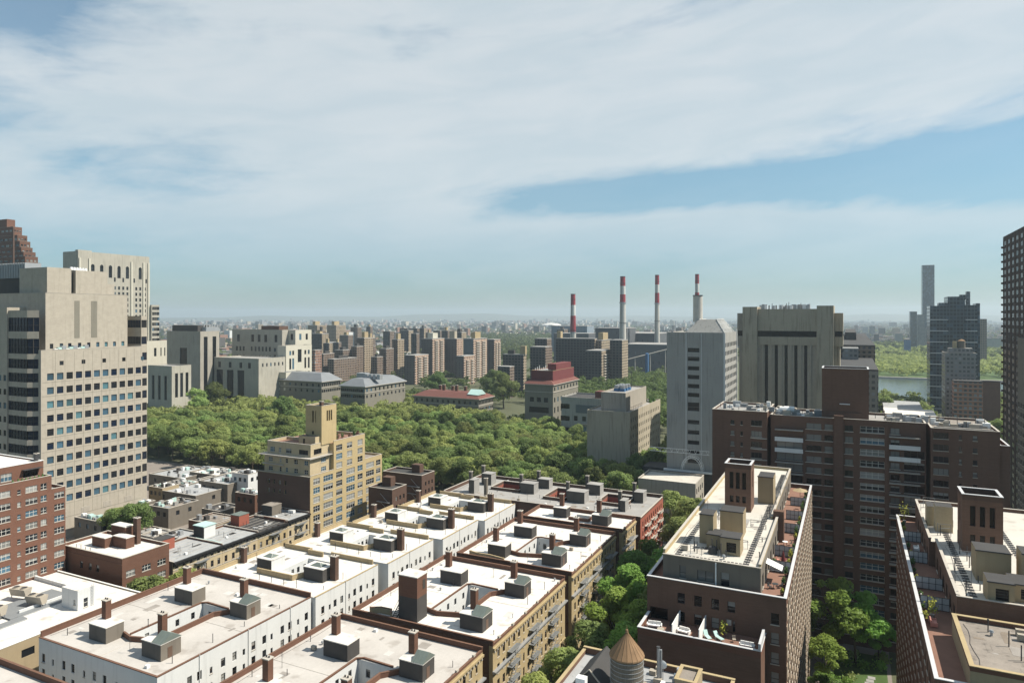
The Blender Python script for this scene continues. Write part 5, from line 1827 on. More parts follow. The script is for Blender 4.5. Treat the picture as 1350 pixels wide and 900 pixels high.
m = MB(); m.cyl(dx, dy, QZ, zd, .05, .05, 8); m.build('mast', ['steel'], t)
m = MB()
for k in range(4):
    r0, r1 = .55 * k / 4, .55 * (k + 1) / 4
    a = [(dx + r0 * math.cos(q * .5236), dy - .1 - .15 * (1 - (r0 / .55) ** 2), zd + .3 + r0 * math.sin(q * .5236)) for q in range(12)]
    c = [(dx + r1 * math.cos(q * .5236), dy - .1 - .15 * (1 - (r1 / .55) ** 2), zd + .3 + r1 * math.sin(q * .5236)) for q in range(12)]
    m.loft(a, c, cap=False)
m.build('reflector', ['white_metal'], t)

# ---------------------------------------------------------------- big pale concrete hospital block at the left
x1 = -270.0
P = lambda px, X=x1: yX(px, X)
yl, yr = P(54), P(187.5)
zt = zat(x1, yr, 459)
b = Bld('hospital_block', 'big pale concrete hospital block with square windows and dark corner glazing, at left', 'building', x1, yl)
cols = [64, 76, 88.5, 101, 113, 125, 136.5, 148, 159, 169.5, 179]
yc = [P(q) for q in cols]
yc = [yl + 3.4 + (yr - yl - 5.2) * k / 10 for k in range(11)]
rows = [zat(x1, yc[3], 440 + q / 4.5) for q in (262, 343, 420, 503, 582, 660, 742, 822, 902, 980, 1055)]
dz = (rows[0] - rows[10]) / 10
rows = [rows[0] - dz * k for k in range(14)]
pw = (yc[1] - yc[0]) * .68
E = [(y, z, pw, dz * .5, 'office') for y in yc for z in rows if z > 11]
E += [(yl + 7.5 + (yr - yl) * .205 * k, rows[0] + dz * 1.05, 1.5, 1.6, 'plain') for k in range(5)]
b.block(x1 - 40, x1, yl, yr, 0, zt, 'pale_panel', 'grey_gravel', E=E, par=.9, cop='coping_stone')
# panel joints
jt = b.mb('panel_joint', 'dark_stone')
for k in range(10):
    yy = (yc[k] + yc[k + 1]) / 2
    jt.box(x1 + .003, x1 + .025, yy - .04, yy + .04, 8, zt)
for z in rows:
    jt.box(x1 + .003, x1 + .035, yl + .4, yr, z - .75, z - .65)
lv = b.mb('louvre', 'coping_stone')
for k in range(4):
    yy = yl + 6 + 9 * k
    for q in range(5):
        lv.box(x1 + .004, x1 + .1, yy, yy + 3.4, 8.4 + q * .45, 8.6 + q * .45)
# dark glazed bay at the far end of the face
yb2 = P(195)
b.block(x1 - 10, x1 - .6, yr + .003, yb2, 0, zat(x1, yr, 418), 'pale_panel', 'grey_gravel', par=.5,
        S=[(x1 - 5.3, z - .3, 8.6, dz * .62, 'band') for z in [rows[0] + dz * k for k in (3.75, 2.4)]],
        E=[((yr + yb2) / 2, z - .3, (yb2 - yr) - .2, dz * .62, 'band') for z in [rows[0] + dz * k for k in (3.75, 2.4, 1.1)] + rows if z > 9])
# glazed corner with ribbon windows, chamfered
X0 = x1 - .2
gy = yl - .003
zpy = lambda py: zat(x1, yl, py)
bands = [(zpy(437), zpy(418.5)), (zpy(466.5), zpy(446.5)), (zpy(486), zpy(473.5))] + [(zpy(504 + 19 * k), zpy(492 + 19 * k)) for k in range(11)]
w = b.mb('corner_wall', 'pale_panel'); g = b.mb('ribbon_glazing', 'glass_navy')
xa, ya = x1 - 1.2, gy
xb, yb = x1 - 4.4, gy - 2.4
xc, yc_ = xY(11, gy - 2.4), gy - 2.4
zc = zat(x1, yl, 409)
path = [(xc, yc_), (xb, yb), (xa, ya)]
def strip(mb, z0, z1, inset):
    for (p, q) in zip(path[:-1], path[1:]):
        d = Vector((q[0] - p[0], q[1] - p[1])).normalized(); nr = Vector((-d.y, d.x)) * inset
        mb.quad((p[0] + nr.x, p[1] + nr.y, z0), (q[0] + nr.x, q[1] + nr.y, z0), (q[0] + nr.x, q[1] + nr.y, z1), (p[0] + nr.x, p[1] + nr.y, z1))
fr = b.mb('glazing_bar', 'frame_dark')
zz = 0
for z, zt2 in sorted(t for t in bands if t[0] > 6):
    strip(w, zz, z, 0)
    strip(g, z, zt2, .25)
    for q in (z, zt2):
        for (p_, q_) in zip(path[:-1], path[1:]):
            w.quad((p_[0], p_[1], q), (q_[0], q_[1], q), (q_[0] - .0, q_[1] + .35, q), (p_[0], p_[1] + .35, q))
    for (p_, q_) in zip(path[:-1], path[1:]):
        n = max(2, int((Vector(q_) - Vector(p_)).length / 1.8))
        for k in range(n + 1):
            f = k / n
            xx, yy = p_[0] + (q_[0] - p_[0]) * f, p_[1] + (q_[1] - p_[1]) * f
            fr.box(xx - .05, xx + .05, yy + .08, yy + .3, z, zt2)
        fr.bar((p_[0], p_[1] + .16, z + (zt2 - z) * .45), (q_[0], q_[1] + .16, z + (zt2 - z) * .45), .09, n=4)
    zz = zt2
strip(w, zz, zc, 0)
# left wing in shade
b.block(xc - 25, xc - .003, gy - 2.4 - .5, gy + 20, 0, zat(xc, gy, 408), 'pale_panel', 'grey_gravel', S=[(xc - 1.4 - 3.2 * k, z - .4, 1.9, 2.2, 'office') for k in range(6) for z in rows if z > 8], par=.8)
# upper storeys
Xu = x1 - 4.0
zu = zat(Xu, P(100, Xu), 389)
b.block(Xu - 30, Xu, P(60, Xu), P(168, Xu), zt + .003, zu, 'pale_panel', 'grey_gravel', par=.6, cop='coping_stone', part='upper_wall',
        E=[(P(q, Xu), zt + 1.2, 1.3, 1.9, 'office') for q in (68, 81, 92, 105, 117, 129, 140, 151, 162)])
for (pa, pb) in ((98, 105), (120, 128)):
    b.box('vertical_slot', 'dark_stone', Xu + .004, Xu + .05, P(pa, Xu), P(pb, Xu), zt + 5.0, zu - 2.2)
Xp = Xu - 2.5
zp = zat(Xp, P(90, Xp), 355)
b.block(Xp - 18, Xp, P(62, Xp), P(94, Xp), zu + .003, zp, 'pale_panel', 'grey_gravel', par=.4, part='penthouse_wall')
b.block(Xp - 18, Xp + .4, P(99, Xp), P(141, Xp), zu + .003, zp - .6, 'pale_panel', 'grey_gravel', par=.4, part='penthouse_wall')
b.block(Xp - 17.5, Xp - 1.2, P(94, Xp) + .01, P(99, Xp) - .01, zu + .003, zp - .9, 'dark_bulkhead', 'tar', part='penthouse_wall')
b.block(Xp - 12, Xp - 1, P(141, Xp) + .003, P(153, Xp), zu + .003, zp - 5.5, 'pale_panel', 'grey_gravel', par=.4, part='penthouse_wall')
# cooling plant and corrugated screen on the left
Yq = P(62, Xp) + 2
xm0, xm1 = xY(-30, Yq), xY(34, Yq)
cg = b.mb('corrugated_screen', 'steel')
zb0, zb1 = zat(xm1, Yq, 366), zat(xm1, Yq, 346)
n = 60
for k in range(n):
    xx = xm0 + (xm1 - xm0) * k / n
    cg.box(xx, xx + (xm1 - xm0) / n * .6, Yq - .2 * (k % 2), Yq + 6, zb0, zb1)
b.block(xm0, xm1 + 3, Yq + .3, Yq + 12, zu - 8, zb0 - .003, 'dark_bulkhead', 'tar', part='plant_wall', roof='plant_roof')
b.block(xY(37, Yq), xY(60, Yq), Yq + .3, Yq + 10, zu - 2, zat(xm1, Yq, 357), 'dark_bulkhead', 'grey_gravel', part='plant_wall', roof='plant_roof')
b.block(xY(0, Yq), xY(64, Yq) , Yq - 1.2, Yq + .2, zt - 8, zat(xm1, Yq, 388), 'pale_panel', 'grey_gravel', part='plant_wall', roof='plant_roof')
for k in range(6):
    b.mb('vent_cowl', 'white_metal').cyl(Xp - 3 - k * .6, P(100 + k * 5, Xp), zp, zp + 1.2, .7, .5, 10)
for k in range(9):
    yy = P(70 + k * 5, Xu + 1)
    b.box('roof_equipment', ('white_metal', 'pale_green_metal', 'steel')[k % 3], Xu + .6, Xu + 1.9, yy, yy + 1.6, zt + .003, zt + 1.2 + .5 * (k % 3))
b.finish()

# ---------------------------------------------------------------- background blocks, set by the depth of their near corner
def spot(pl, pc, pr, ptop, d, flip=False):
    X, Y = cor(pc, d)
    z = zat(X, Y, ptop)
    if not flip:
        return xY(pl, Y), X, Y, yX(pr, X), z
    return X, xY(pr, Y), Y, yX(pl, X), z


# tower with tall arches behind the hospital block
xa, xb, ya, yb, z = spot(83, 103, 197, 332, 600)
b = Bld('hospital_tower', 'tall pale stone tower with dark arches under its top, behind the concrete hospital block', 'building', xa, ya)
L = yb - ya
E = []
for k, f in enumerate((.19, .31, .43, .55, .67, .86)):
    E.append((ya + L * f, z - 21, 3.2, 9.5, 'slit'))
for f in (.25, .37, .49, .61, .77, .95):
    for k in range(1 if f < .9 else 1):
        E.append((ya + L * f, z - 24.5, 1.6, 4, 'plain'))
for f in (.37, .43, .49, .55, .61, .67, .8, .86, .93):
    for k in range(7):
        E.append((ya + L * f, z - 31.5 - 5.2 * k, 1.9, 3.0, 'plain'))
b.block(xa, xb, ya, yb, 0, z, 'limestone', 'grey_gravel', E=E, par=.8)
ar = b.mb('arch_head', 'glass_black')
for f in (.19, .31, .43, .55, .67, .86):
    pts = [(xb + .03, ya + L * f + 1.6 * math.cos(q * math.pi / 8), z - 11.5 + 1.8 * math.sin(q * math.pi / 8)) for q in range(9)]
    i = len(ar.v); ar.v += pts; ar.f.append(tuple(range(i, i + 9))); ar.m.append(0)
for f in (.02, .145, .73, .91, .985):
    b.box('pilaster', 'pale_stone', xb + .004, xb + .8, ya + L * f - .8, ya + L * f + .8, 0, z - 5)
b.box('parapet', 'limestone', xb - 4, xb - .4, ya, ya + L * .18, z + .802, z + 2.0)
yk = yX(210, xb + 3)
b.block(xb - 18, xb + 3, yb + .01, yk, 0, zat(xb, yb, 403), 'limestone', 'grey_gravel', par=.8, part='wing_wall',
        E=[(yb + (yk - yb) * f, zat(xb, yb, 403) - 4 - 5.0 * k, 1.8, 3.0, 'plain') for f in (.2, .45, .7, .9) for k in range(9)])
yk2 = yX(220, xb + 8)
z2 = zat(xb, yb, 450)
b.block(xb - 10, xb + 8, yb - 10, yk2, 0, z2, 'pale_stone', 'grey_gravel', par=.8, part='wing_wall',
        E=[(yb - 10 + (yk2 - yb + 10) * f, z2 - 14, w, 8, 'slit') for f, w in ((.45, 2.6), (.72, 1.2), (.9, 1.2))])
b.finish()

# stepped red tower at the far left
xb, yb0 = cor(20, 640)
b = Bld('stepped_tower', 'reddish brown tower stepping inwards storey by storey towards its top, far left', 'building', xb, yb0)
tiers = [(-30, 20, 290), (-30, 29, 300), (-30, 36, 311), (-30, 40, 319), (-30, 43, 327), (-30, 47, 333), (-30, 50, 339), (-30, 53, 347)]
zprev = None
lst = []
for k, (pa, pb, py) in enumerate(tiers):
    Yk = yb0 - k * 2.2
    xq = xY(pb - 11 - k, Yk)
    lst.append((xY(pa, Yk), xq, Yk, yX(pb, xq), zat(xq, Yk, py)))
for k, (a, c, y, y2, z) in enumerate(lst):
    zl = lst[k + 1][4] if k + 1 < len(lst) else 0
    S = []
    if k:
        n = 9
        for q in range(n):
            S.append((a + (c - a) * (q + .5) / n, z - 3.6, (c - a) / n * .66, 1.8, 'slab2'))
    b.block(a, c, y, y2, zl + .004, z, 'red_brick' if k < 2 else 'brown_brick', 'weathered_roof', S=S, E=[(y + (y2 - y) * f, z - 3.6, (y2 - y) * .18, 1.8, 'slab2') for f in (.2, .5, .8)] if k else (), par=dict(S=.9, E=.9), cop='coping_stone' if k else None)
xm = xY(17.5, lst[-1][2] - .6)
b.box('brick_pier', 'dark_brown_brick', xm - .9, xm + .9, lst[-1][2] - 1.2, lst[-1][2] - .01, 0, lst[1][4] - 3)
b.finish()


def stone(name, label, cat, pl, pc, pr, ptop, d, wm, rm='grey_gravel', S=None, E=None, par=.8, cop='coping_stone', extra=None, flip=False, group=None, W=None):
    xa, xb, ya, yb, z = spot(pl, pc, pr, ptop, d, flip)
    b = Bld(name, label, cat, xa, ya, group)
    k = dict(w=xb - xa, l=yb - ya, xa=xa, xb=xb, ya=ya, yb=yb, z=z)
    b.block(xa, xb, ya, yb, 0, z, wm, rm, S=S(k) if S else (), E=E(k) if E else (), W=W(k) if W else (), par=par, cop=cop)
    if extra: extra(b, k)
    b.finish()
    return k


def fr_(a, L, lst): return [a + L * f for f in lst]


# pale concrete slab with dark recesses
def x_conc(b, k):
    b.block(k['xa'] + 2, k['xb'] - 8, k['ya'] + 4, k['yb'] - 4, k['z'] + .003, k['z'] + 6.0, 'dark_bulkhead', 'tar', part='penthouse_wall', roof='penthouse_roof')
    b.block(k['xb'] - 9, k['xb'] - 2, k['ya'] + 8, k['yb'] + 2, k['z'] + .003, k['z'] + 4.5, 'steel', 'grey_gravel', part='penthouse_wall', roof='penthouse_roof')
    for q in range(7):
        b.box('roof_equipment', 'steel', k['xb'] - 8 + q, k['xb'] - 7.5 + q, k['ya'] + 10 + 2 * q, k['ya'] + 11 + 2 * q, k['z'] + 4.6, k['z'] + 7)
stone('hospital_wing', 'pale concrete hospital wing with tall dark vertical recesses, right of the arched tower', 'building', 220, 264, 289, 438, 610, 'concrete',
      S=lambda k: [(k['xa'] + k['w'] * .5, k['z'] - 62, k['w'] * .22, 48, 'slit')],
      E=lambda k: [(k['ya'] + k['l'] * f, k['z'] - 66, k['l'] * .2, 62, 'slit') for f in (.28, .74)], extra=x_conc)
stone('hospital_wing', 'low grey stone wing with arched tall windows, left edge of the tree belt', 'building', 195, 226.5, 252, 484, 540, 'limestone',
      S=lambda k: [(k['xa'] + k['w'] * f, k['z'] - 26, k['w'] * .11, 19, 'slit') for f in (.22, .48, .74)],
      E=lambda k: [(k['ya'] + k['l'] * f, k['z'] - 24, k['l'] * .15, 19, 'slit') for f in (.24, .5, .78)])
stone('hospital_wing', 'grey stone wing with tall dark bays between piers, before the wide hospital range', 'building', 282, 341, 376, 474, 600, 'limestone',
      S=lambda k: [(k['xa'] + k['w'] * f, k['z'] - 48, k['w'] * .15, 38, 'slit') for f in (.13, .37, .61)] + [(k['xa'] + k['w'] * f, k['z'] - 8, k['w'] * .06, 5, 'plain') for f in (.13, .37, .61, .8)] + [(k['xa'] + k['w'] * .8, k['z'] - 46, k['w'] * .05, 5, 'plain')],
      E=lambda k: [(k['ya'] + k['l'] * f, k['z'] - 6.5, k['l'] * .05, 3, 'plain') for f in (.15, .3, .45, .6, .75, .9)])
def x_range(b, k):
    b.block(k['xa'] + k['w'] * .5, k['xa'] + k['w'] * .85, k['ya'] + 6, k['ya'] + 18, k['z'] + .003, k['z'] + 4.5, 'dark_brown_brick', 'tar', part='penthouse_wall', roof='penthouse_roof')
    b.block(k['xb'] + .004, k['xb'] + 9, k['ya'] + 8, k['ya'] + 30, 0, k['z'] + .6, 'pale_stone', 'grey_gravel', part='wing_wall', E=[(k['ya'] + 8 + 22 * f, k['z'] - 9, 3, 6, 'plain') for f in (.3, .7)], S=[(k['xb'] + 4.5, k['z'] - 9, 3, 6, 'plain')])
stone('hospital_range', 'wide grey stone hospital range with long rows of dark windows, upper middle left', 'building', 306, 372, 388, 436, 660, 'limestone',
      S=lambda k: [(k['xa'] + k['w'] * f, k['z'] - 11, k['w'] * .055, 7, 'plain') for f in (.13, .42, .55, .68, .88)] +
                  [(k['xa'] + k['w'] * f, k['z'] - 20, k['w'] * .035, 4.4, 'plain') for f in (.1, .17, .24, .4, .48, .55, .62, .69, .76)] +
                  [(k['xa'] + k['w'] * f, k['z'] - 34, k['w'] * .035, 10, 'slit') for f in (.1, .17, .24, .4, .48, .55, .62, .69, .76)] +
                  [(k['xa'] + k['w'] * f, k['z'] - 20 - 6.5 * q, k['w'] * .04, 3.4, 'plain') for f in (.86, .94) for q in range(3)], extra=x_range)
stone('hospital_wing', 'bright cream stone pavilion with paired tall windows beside the range', 'building', 366, 377, 411, 457, 630, 'pale_stone',
      E=lambda k: [(k['ya'] + k['l'] * f, k['z'] - q - h, 2.4, h, 'plain') for f in (.16, .27, .74, .88) for q, h in ((4, 4), (11, 10), (24, 4))] + [(k['ya'] + k['l'] * .52, k['z'] - 15, 5, 12, 'slit')])
stone('hospital_wing', 'small pale stone corner block with one tall window, behind the cream pavilion', 'building', 392, 396, 405, 437, 760, 'pale_stone',
      E=lambda k: [(k['ya'] + k['l'] * .55, k['z'] - 9, 4, 6, 'plain'), (k['ya'] + k['l'] * .55, k['z'] - 20, 4, 8, 'slit')])
stone('hospital_wing', 'low cream stone annex with small square windows below the pavilion', 'building', 340, 377, 400, 492, 618, 'pale_stone',
      E=lambda k: [(k['ya'] + k['l'] * f, k['z'] - 5, 2, 3, 'plain') for f in (.2, .4, .6, .8)])


# low campus buildings with big roofs
def hip(label, pl, pc, pr, peave, d, rm, wm='limestone', rise=5.0, name='campus_building', inset=.28, over=1.2, S=None, E=None, extra=None, ledge='coping_stone'):
    xa, xb, ya, yb, z = spot(pl, pc, pr, peave, d)
    b = Bld(name, label, 'building', xa, ya)
    k = dict(w=xb - xa, l=yb - ya, xa=xa, xb=xb, ya=ya, yb=yb, z=z)
    b.block(xa, xb, ya, yb, 0, z, wm, 'tar', S=S(k) if S else [(xa + (xb - xa) * (i + .5) / 12, z - q, 2.0, 2.4, 'plain') for i in range(12) for q in (4.5, 9.5)],
            E=E(k) if E else [(ya + (yb - ya) * (i + .5) / 10, z - q, 2.0, 2.4, 'plain') for i in range(10) for q in (4.5, 9.5)])
    m = b.mb('roof', rm)
    o = over
    A = [(xa - o, ya - o, z + .004), (xb + o, ya - o, z + .004), (xb + o, yb + o, z + .004), (xa - o, yb + o, z + .004)]
    i = min(xb - xa, yb - ya) * inset
    B = [(xa + i, ya + i, z + rise), (xb - i, ya + i, z + rise), (xb - i, yb - i, z + rise), (xa + i, yb - i, z + rise)]
    m.loft(A, B)
    b.box('fascia', ledge, xa - o, xb + o, ya - o, yb + o, z - .5, z + .002)
    b.box('belt_course', ledge, xa - .35, xb + .35, ya - .35, ya - .004, z - 5.6, z - 5.2)
    b.box('belt_course', ledge, xb + .004, xb + .35, ya, yb, z - 5.6, z - 5.2)
    if extra: extra(b, k)
    b.finish()
    return k


hip('longer of the two grey metal hip roofs behind the tree belt', 336, 424, 449, 503, 600, 'grey_metal_roof', 'dark_stone', 6.5)
def x_hip2(b, k):
    for q in range(4):
        b.box('roof_equipment', 'steel', k['xa'] + 12 + 4.2 * q, k['xa'] + 15 + 4.2 * q, k['ya'] + 16, k['ya'] + 20, k['z'] + 4.4, k['z'] + 8.5)
    b.box('roof_equipment', 'steel', k['xa'] + 2, k['xa'] + 11, k['ya'] + 18, k['ya'] + 24, k['z'] + 2, k['z'] + 9)
hip('grey metal hip roof with white roof units, right of the longer one', 449, 481, 534, 509.5, 560, 'grey_metal_roof', 'dark_stone', 5.5, extra=x_hip2)
def x_red(b, k):
    g = b.mb('skylight', 'pale_green_metal')
    g.loft([(k['xb'] - 12, k['ya'] + 3, k['z'] + 3), (k['xb'] - 2, k['ya'] + 3, k['z'] + 2.6), (k['xb'] - 2, k['ya'] + 16, k['z'] + 2.6), (k['xb'] - 12, k['ya'] + 16, k['z'] + 3)],
           [(k['xb'] - 12, k['ya'] + 9, k['z'] + 6.5), (k['xb'] - 2, k['ya'] + 9, k['z'] + 6.5), (k['xb'] - 2, k['ya'] + 9.5, k['z'] + 6.5), (k['xb'] - 12, k['ya'] + 9.5, k['z'] + 6.5)])
    for q in range(5):
        chimney(b, k['xa'] + k['w'] * (.25 + .1 * q), k['yb'] - 8 - q % 2 * 4, k['z'] + 2, k['z'] + 7 + q % 2, 2.2, 1.6, 'brown_brick')
hip('low campus building with red tile roof and pale green skylight behind the trees', 546, 631, 650, 526, 545, 'red_tile', 'dark_stone', 4.0, extra=x_red)
def x_rp(b, k):
    b.block(k['xa'] + 3.2, k['xb'] - 1.8, k['ya'] + 4, k['yb'] - 4, k['z'] + 2.0, k['z'] + 8.6, 'red_metal', 'grey_gravel', par=.6, part='penthouse_wall', roof='penthouse_roof', cop='tan_parapet')
    b.box('penthouse_top', 'red_metal', k['xb'] - 9, k['xb'] - 2.6, k['ya'] + 12, k['yb'] - 8, k['z'] + 9.21, k['z'] + 13.5)
    for q in range(7):
        b.mb('vent_pipe', 'white_metal').cyl(k['xa'] + 4.5 + 1.6 * q, k['ya'] + 8, k['z'] + 8.6, k['z'] + 10.5 + q % 3, .25, .25, 6)
hip('stone campus building with a red hip roof and a dark red rooftop penthouse', 692, 729, 762, 507, 480, 'red_tile', 'dark_stone', 2.6, inset=.12, over=.9, extra=x_rp,
    S=lambda k: [(k['xa'] + k['w'] * f, k['z'] - q, k['w'] * .15, 3.2, 'plain') for f in (.25, .5, .75) for q in (12.5,)] + [(k['xa'] + k['w'] * .5, k['z'] - 20, k['w'] * .7, 4, 'slot')],
    E=lambda k: [(k['ya'] + k['l'] * (i + .5) / 8, k['z'] - q, 2.2, h, 'plain') for i in range(8) for q, h in ((4.5, 2.4), (12.5, 3.2), (20, 4), (26, 3))])
def x_gw(b, k):
    b.box('band', 'teal_wall', k['xa'] + k['w'] * .3, k['xb'], k['ya'] - .2, k['ya'] - .004, k['z'] - 8.6, k['z'] - 3.6)
    b.block(k['xb'] - 12, k['xb'] - 2, k['ya'] + 6, k['ya'] + 14, k['z'] + .003, k['z'] + 4.5, 'red_tile', 'red_tile', part='penthouse_wall')
    b.box('ledge', 'coping_stone', k['xa'] + k['w'] * .35, k['xb'], k['ya'] - 1, k['ya'] - .004, k['z'] - 15.6, k['z'] - 15)
stone('campus_building', 'grey panelled low building with a teal band, just left of the tan concrete slab', 'building', 740, 805, 822, 528, 420, 'grey_concrete', 'tar',
      S=lambda k: [(k['xa'] + k['w'] * f, k['z'] - q, w, h, 'plain') for f, w in ((.08, 6), ) for q, h in ((6.5, 3), (14, 3), (21, 3), (27, 3))] + [(k['xa'] + k['w'] * f, k['z'] - q, 2.4, 3, 'plain') for f in (.3, .47, .64) for q in (13.6, 20, 26)], extra=x_gw)
def x_tan(b, k):
    xa, xb, ya, yb, z = k['xa'], k['xb'], k['ya'], k['yb'], k['z']
    zp = z + 8.4
    b.block(xa + 5.5, xb - 3.6, ya + 5, yb - 16, z + .003, zp, 'concrete', 'grey_gravel', par=.7, part='penthouse_wall', roof='penthouse_roof')
    for q in range(6):
        m = b.mb('cooling_fan', 'steel'); m.cyl(xb - 9 - (q % 2) * 3, ya + 18 + 4.5 * (q // 2), zp, zp + 3.0, 1.3, 1.3, 12)
        b.box('fan_housing', 'blue_paint', xb - 10.3 - (q % 2) * 3, xb - 7.7 - (q % 2) * 3, ya + 16.6 + 4.5 * (q // 2), ya + 19.4 + 4.5 * (q // 2), zp + .003, zp + 1.4)
    fr = b.mb('railing', 'dark_metal')
    for h in (1.2, 2.4):
        fr.bar((xb - .8, ya + 3, z + h), (xb - .8, ya + 24, z + h), .08, n=4)
    for q in range(8):
        fr.bar((xb - .8, ya + 3 + 3 * q, z), (xb - .8, ya + 3 + 3 * q, z + 2.4), .08, n=4)
    fr.bar((xb - 10, yb - 22, zp), (xb - 10, yb - 22, zp + 9), .12, n=4)
    for q in range(20):
        b.mb('roof_planting', 'plant_green').cyl(xb - random.uniform(1, 5), yb - random.uniform(1, 14), z, z + random.uniform(.8, 2.4), random.uniform(.5, .9), .2, 6)
stone('campus_building', 'tan concrete slab with rows of small windows and blue fans on its roof', 'building', 774, 830.5, 870.5, 545, 330, 'beige_concrete',
      E=lambda k: [(k['ya'] + k['l'] * (i + .7) / 17, k['z'] - 4.6 - 3.95 * q, 1.15, 1.9, 'plain') for i in range(16) for q in range(9)], par=.6, extra=x_tan, cop=None)


# white tower with the concrete chimney
def x_white(b, k):
    xa, xb, ya, yb, z = k['xa'], k['xb'], k['ya'], k['yb'], k['z']
    r = b.mb('sloped_crown', 'grey_concrete')
    r.loft([(xa + k['w'] * .28, ya + 4, z + .004), (xb - .6, ya + 4, z + .004), (xb - .6, yb - 4, z + .004), (xa + k['w'] * .28, yb - 4, z + .004)],
           [(xa + k['w'] * .5, ya + 9, z + 6.2), (xb - 5, ya + 9, z + 6.2), (xb - 5, yb - 9, z + 6.2), (xa + k['w'] * .5, yb - 9, z + 6.2)])
    g = b.mb('crown_frame', 'white_metal')
    for q in range(8):
        f = q / 7
        g.bar((xb - .4, ya + 4 + (yb - ya - 8) * f, z + .2), (xb - 4.8, ya + 9 + (yb - ya - 18) * f, z + 6.5), .16, n=4)
    for h in (.33, .66, 1.0):
        g.bar((xb - .4 - 4.4 * h, ya + 4 + 5 * h, z + 6.4 * h), (xb - .4 - 4.4 * h, yb - 4 - 5 * h, z + 6.4 * h), .14, n=4)
        g.bar((xa + k['w'] * (.28 + .22 * h), ya + 3.9 + 5 * h, z + 6.3 * h), (xa + k['w'] * (.28 + .22 * h), yb - 4 - 5 * h, z + 6.3 * h), .14, n=4)
    cx = xY(920, ya + 14)
    b.mb('chimney', 'stack_concrete').cyl(cx, ya + 14, z + 5, zat(cx, ya + 14, 390), 2.2, 2.1, 20)
    b.mb('chimney_cap', 'dark_metal').cyl(cx, ya + 14, zat(cx, ya + 14, 390) + .002, zat(cx, ya + 14, 389), 2.3, 2.3, 20)
    for q in range(1, 22):
        b.box('panel_joint', 'beige_metal', xa + .1, xb - .6, ya - .03, ya - .004, z - 3.6 * q - .06, z - 3.6 * q)
    b.box('corner_pier', 'white_paint', xb - .5, xb + .25, ya - .3, ya - .004, 0, z + .3)
    b.box('corner_pier', 'white_paint', xb + .004, xb + .3, yb - .8, yb + .2, 0, z + .3)
    b.box('pilaster', 'white_paint', xa + k['w'] * .335, xa + k['w'] * .35, ya - .25, ya - .004, 20, z)
    b.box('pilaster', 'white_paint', xa + k['w'] * .60, xa + k['w'] * .61, ya - .25, ya - .004, 0, z)
stone('research_tower', 'white tower with dark louvres up its front, sloped crown and round concrete chimney', 'building', 879, 955.5, 971, 440, 300, 'grey_concrete',
      S=lambda k: [(k['xa'] + k['w'] * .47, k['z'] - q, k['w'] * .2, h, 'louvre') for q, h in ((8.2, 1.8), (12.1, 1.8), (16.2, 1.8), (20.1, 1.8), (24.1, 1.8), (28.0, 1.8), (34.2, 3.8), (40, 1.8), (44.5, 1.8), (49, 1.8), (53, 1.8), (57.2, 1.8))],
      E=lambda k: [(k['ya'] + k['l'] * (i + .5) / 8, k['z'] - 6 - 3.6 * q, 2.6, 1.9, 'plain') for i in range(8) for q in range(18)], extra=x_white, par=.5, cop=None)


# big concrete tower with dark vertical slits
Xh, Yh = cor(1099, 345)
zh = zat(Xh, Yh, 404)
b = Bld('research_tower', 'broad grey-beige concrete tower with tall dark vertical slits and a dark slot under its crown', 'building', Xh, Yh)
q = lambda px, y=0: xY(px, Yh + y)
S = [(q(px), zh - 68, q(px + 2.1) - q(px - 2.1), 54, 'slit') for px in (1010, 1023, 1036, 1049, 1062)]
b.block(q(998.5), q(1076.5), Yh + 1.6, Yh + 30, 0, zh - 8.6, 'pale_panel', 'grey_gravel', S=S)
b.block(q(998.5), q(1076.5), Yh + .9, Yh + 1.59, zh - 19.6, zh - 15.4, 'beige_concrete', 'grey_gravel', part='crown_beam')
b.block(q(998.5), q(1076.5), Yh + .9, Yh + 29, zh - 12.4, zh - 1.4, 'beige_concrete', 'grey_gravel', par=.3, part='crown_beam')
b.box('slot_shade', 'glass_black', q(998.5) + .05, q(1076.5) - .05, Yh + 1.5, Yh + 1.59, zh - 15.39, zh - 12.41)
for px in (999, 1005.5, 1016.5, 1029.5, 1042.5, 1055.5, 1068.5):
    b.box('fin', 'pale_panel', q(px - .9), q(px + .9), Yh + .9, Yh + 1.59, 0, zh - 19.61)
b.block(q(979), q(998.3), Yh - .4, Yh + 31, 0, zh - .4, 'beige_concrete', 'grey_gravel', par=.5, part='corner_pier')
b.block(q(1076.7), q(1099), Yh - .4, Yh + 31, 0, zh, 'beige_concrete', 'grey_gravel', par=.5, part='corner_pier')
b.block(q(970.5), q(978.8), Yh + 4, Yh + 26, zh - 20, zh - 3.2, 'concrete', 'grey_gravel', part='side_wing', S=[(q(974.5), zh - 15.2, q(978) - q(972), 2.8, 'slot')])
b.block(q(973), q(978.8), Yh + 4, Yh + 26, 0, zh - 20.01, 'concrete', 'grey_gravel', part='side_wing')
xe = q(1099)
b.block(xe + .004, xe + 4.2, Yh + 4, Yh + 27, zh - 20, zh - 3.2, 'beige_concrete', 'grey_gravel', part='side_wing', E=[(Yh + 15, zh - 15.2, 20, 2.8, 'slot')], S=[(xe + 2.2, zh - 15.2, 3.4, 2.8, 'slot')])
b.block(xe + .004, xe + 2.8, Yh + 5, Yh + 26, 0, zh - 20.01, 'beige_concrete', 'grey_gravel', part='side_wing')
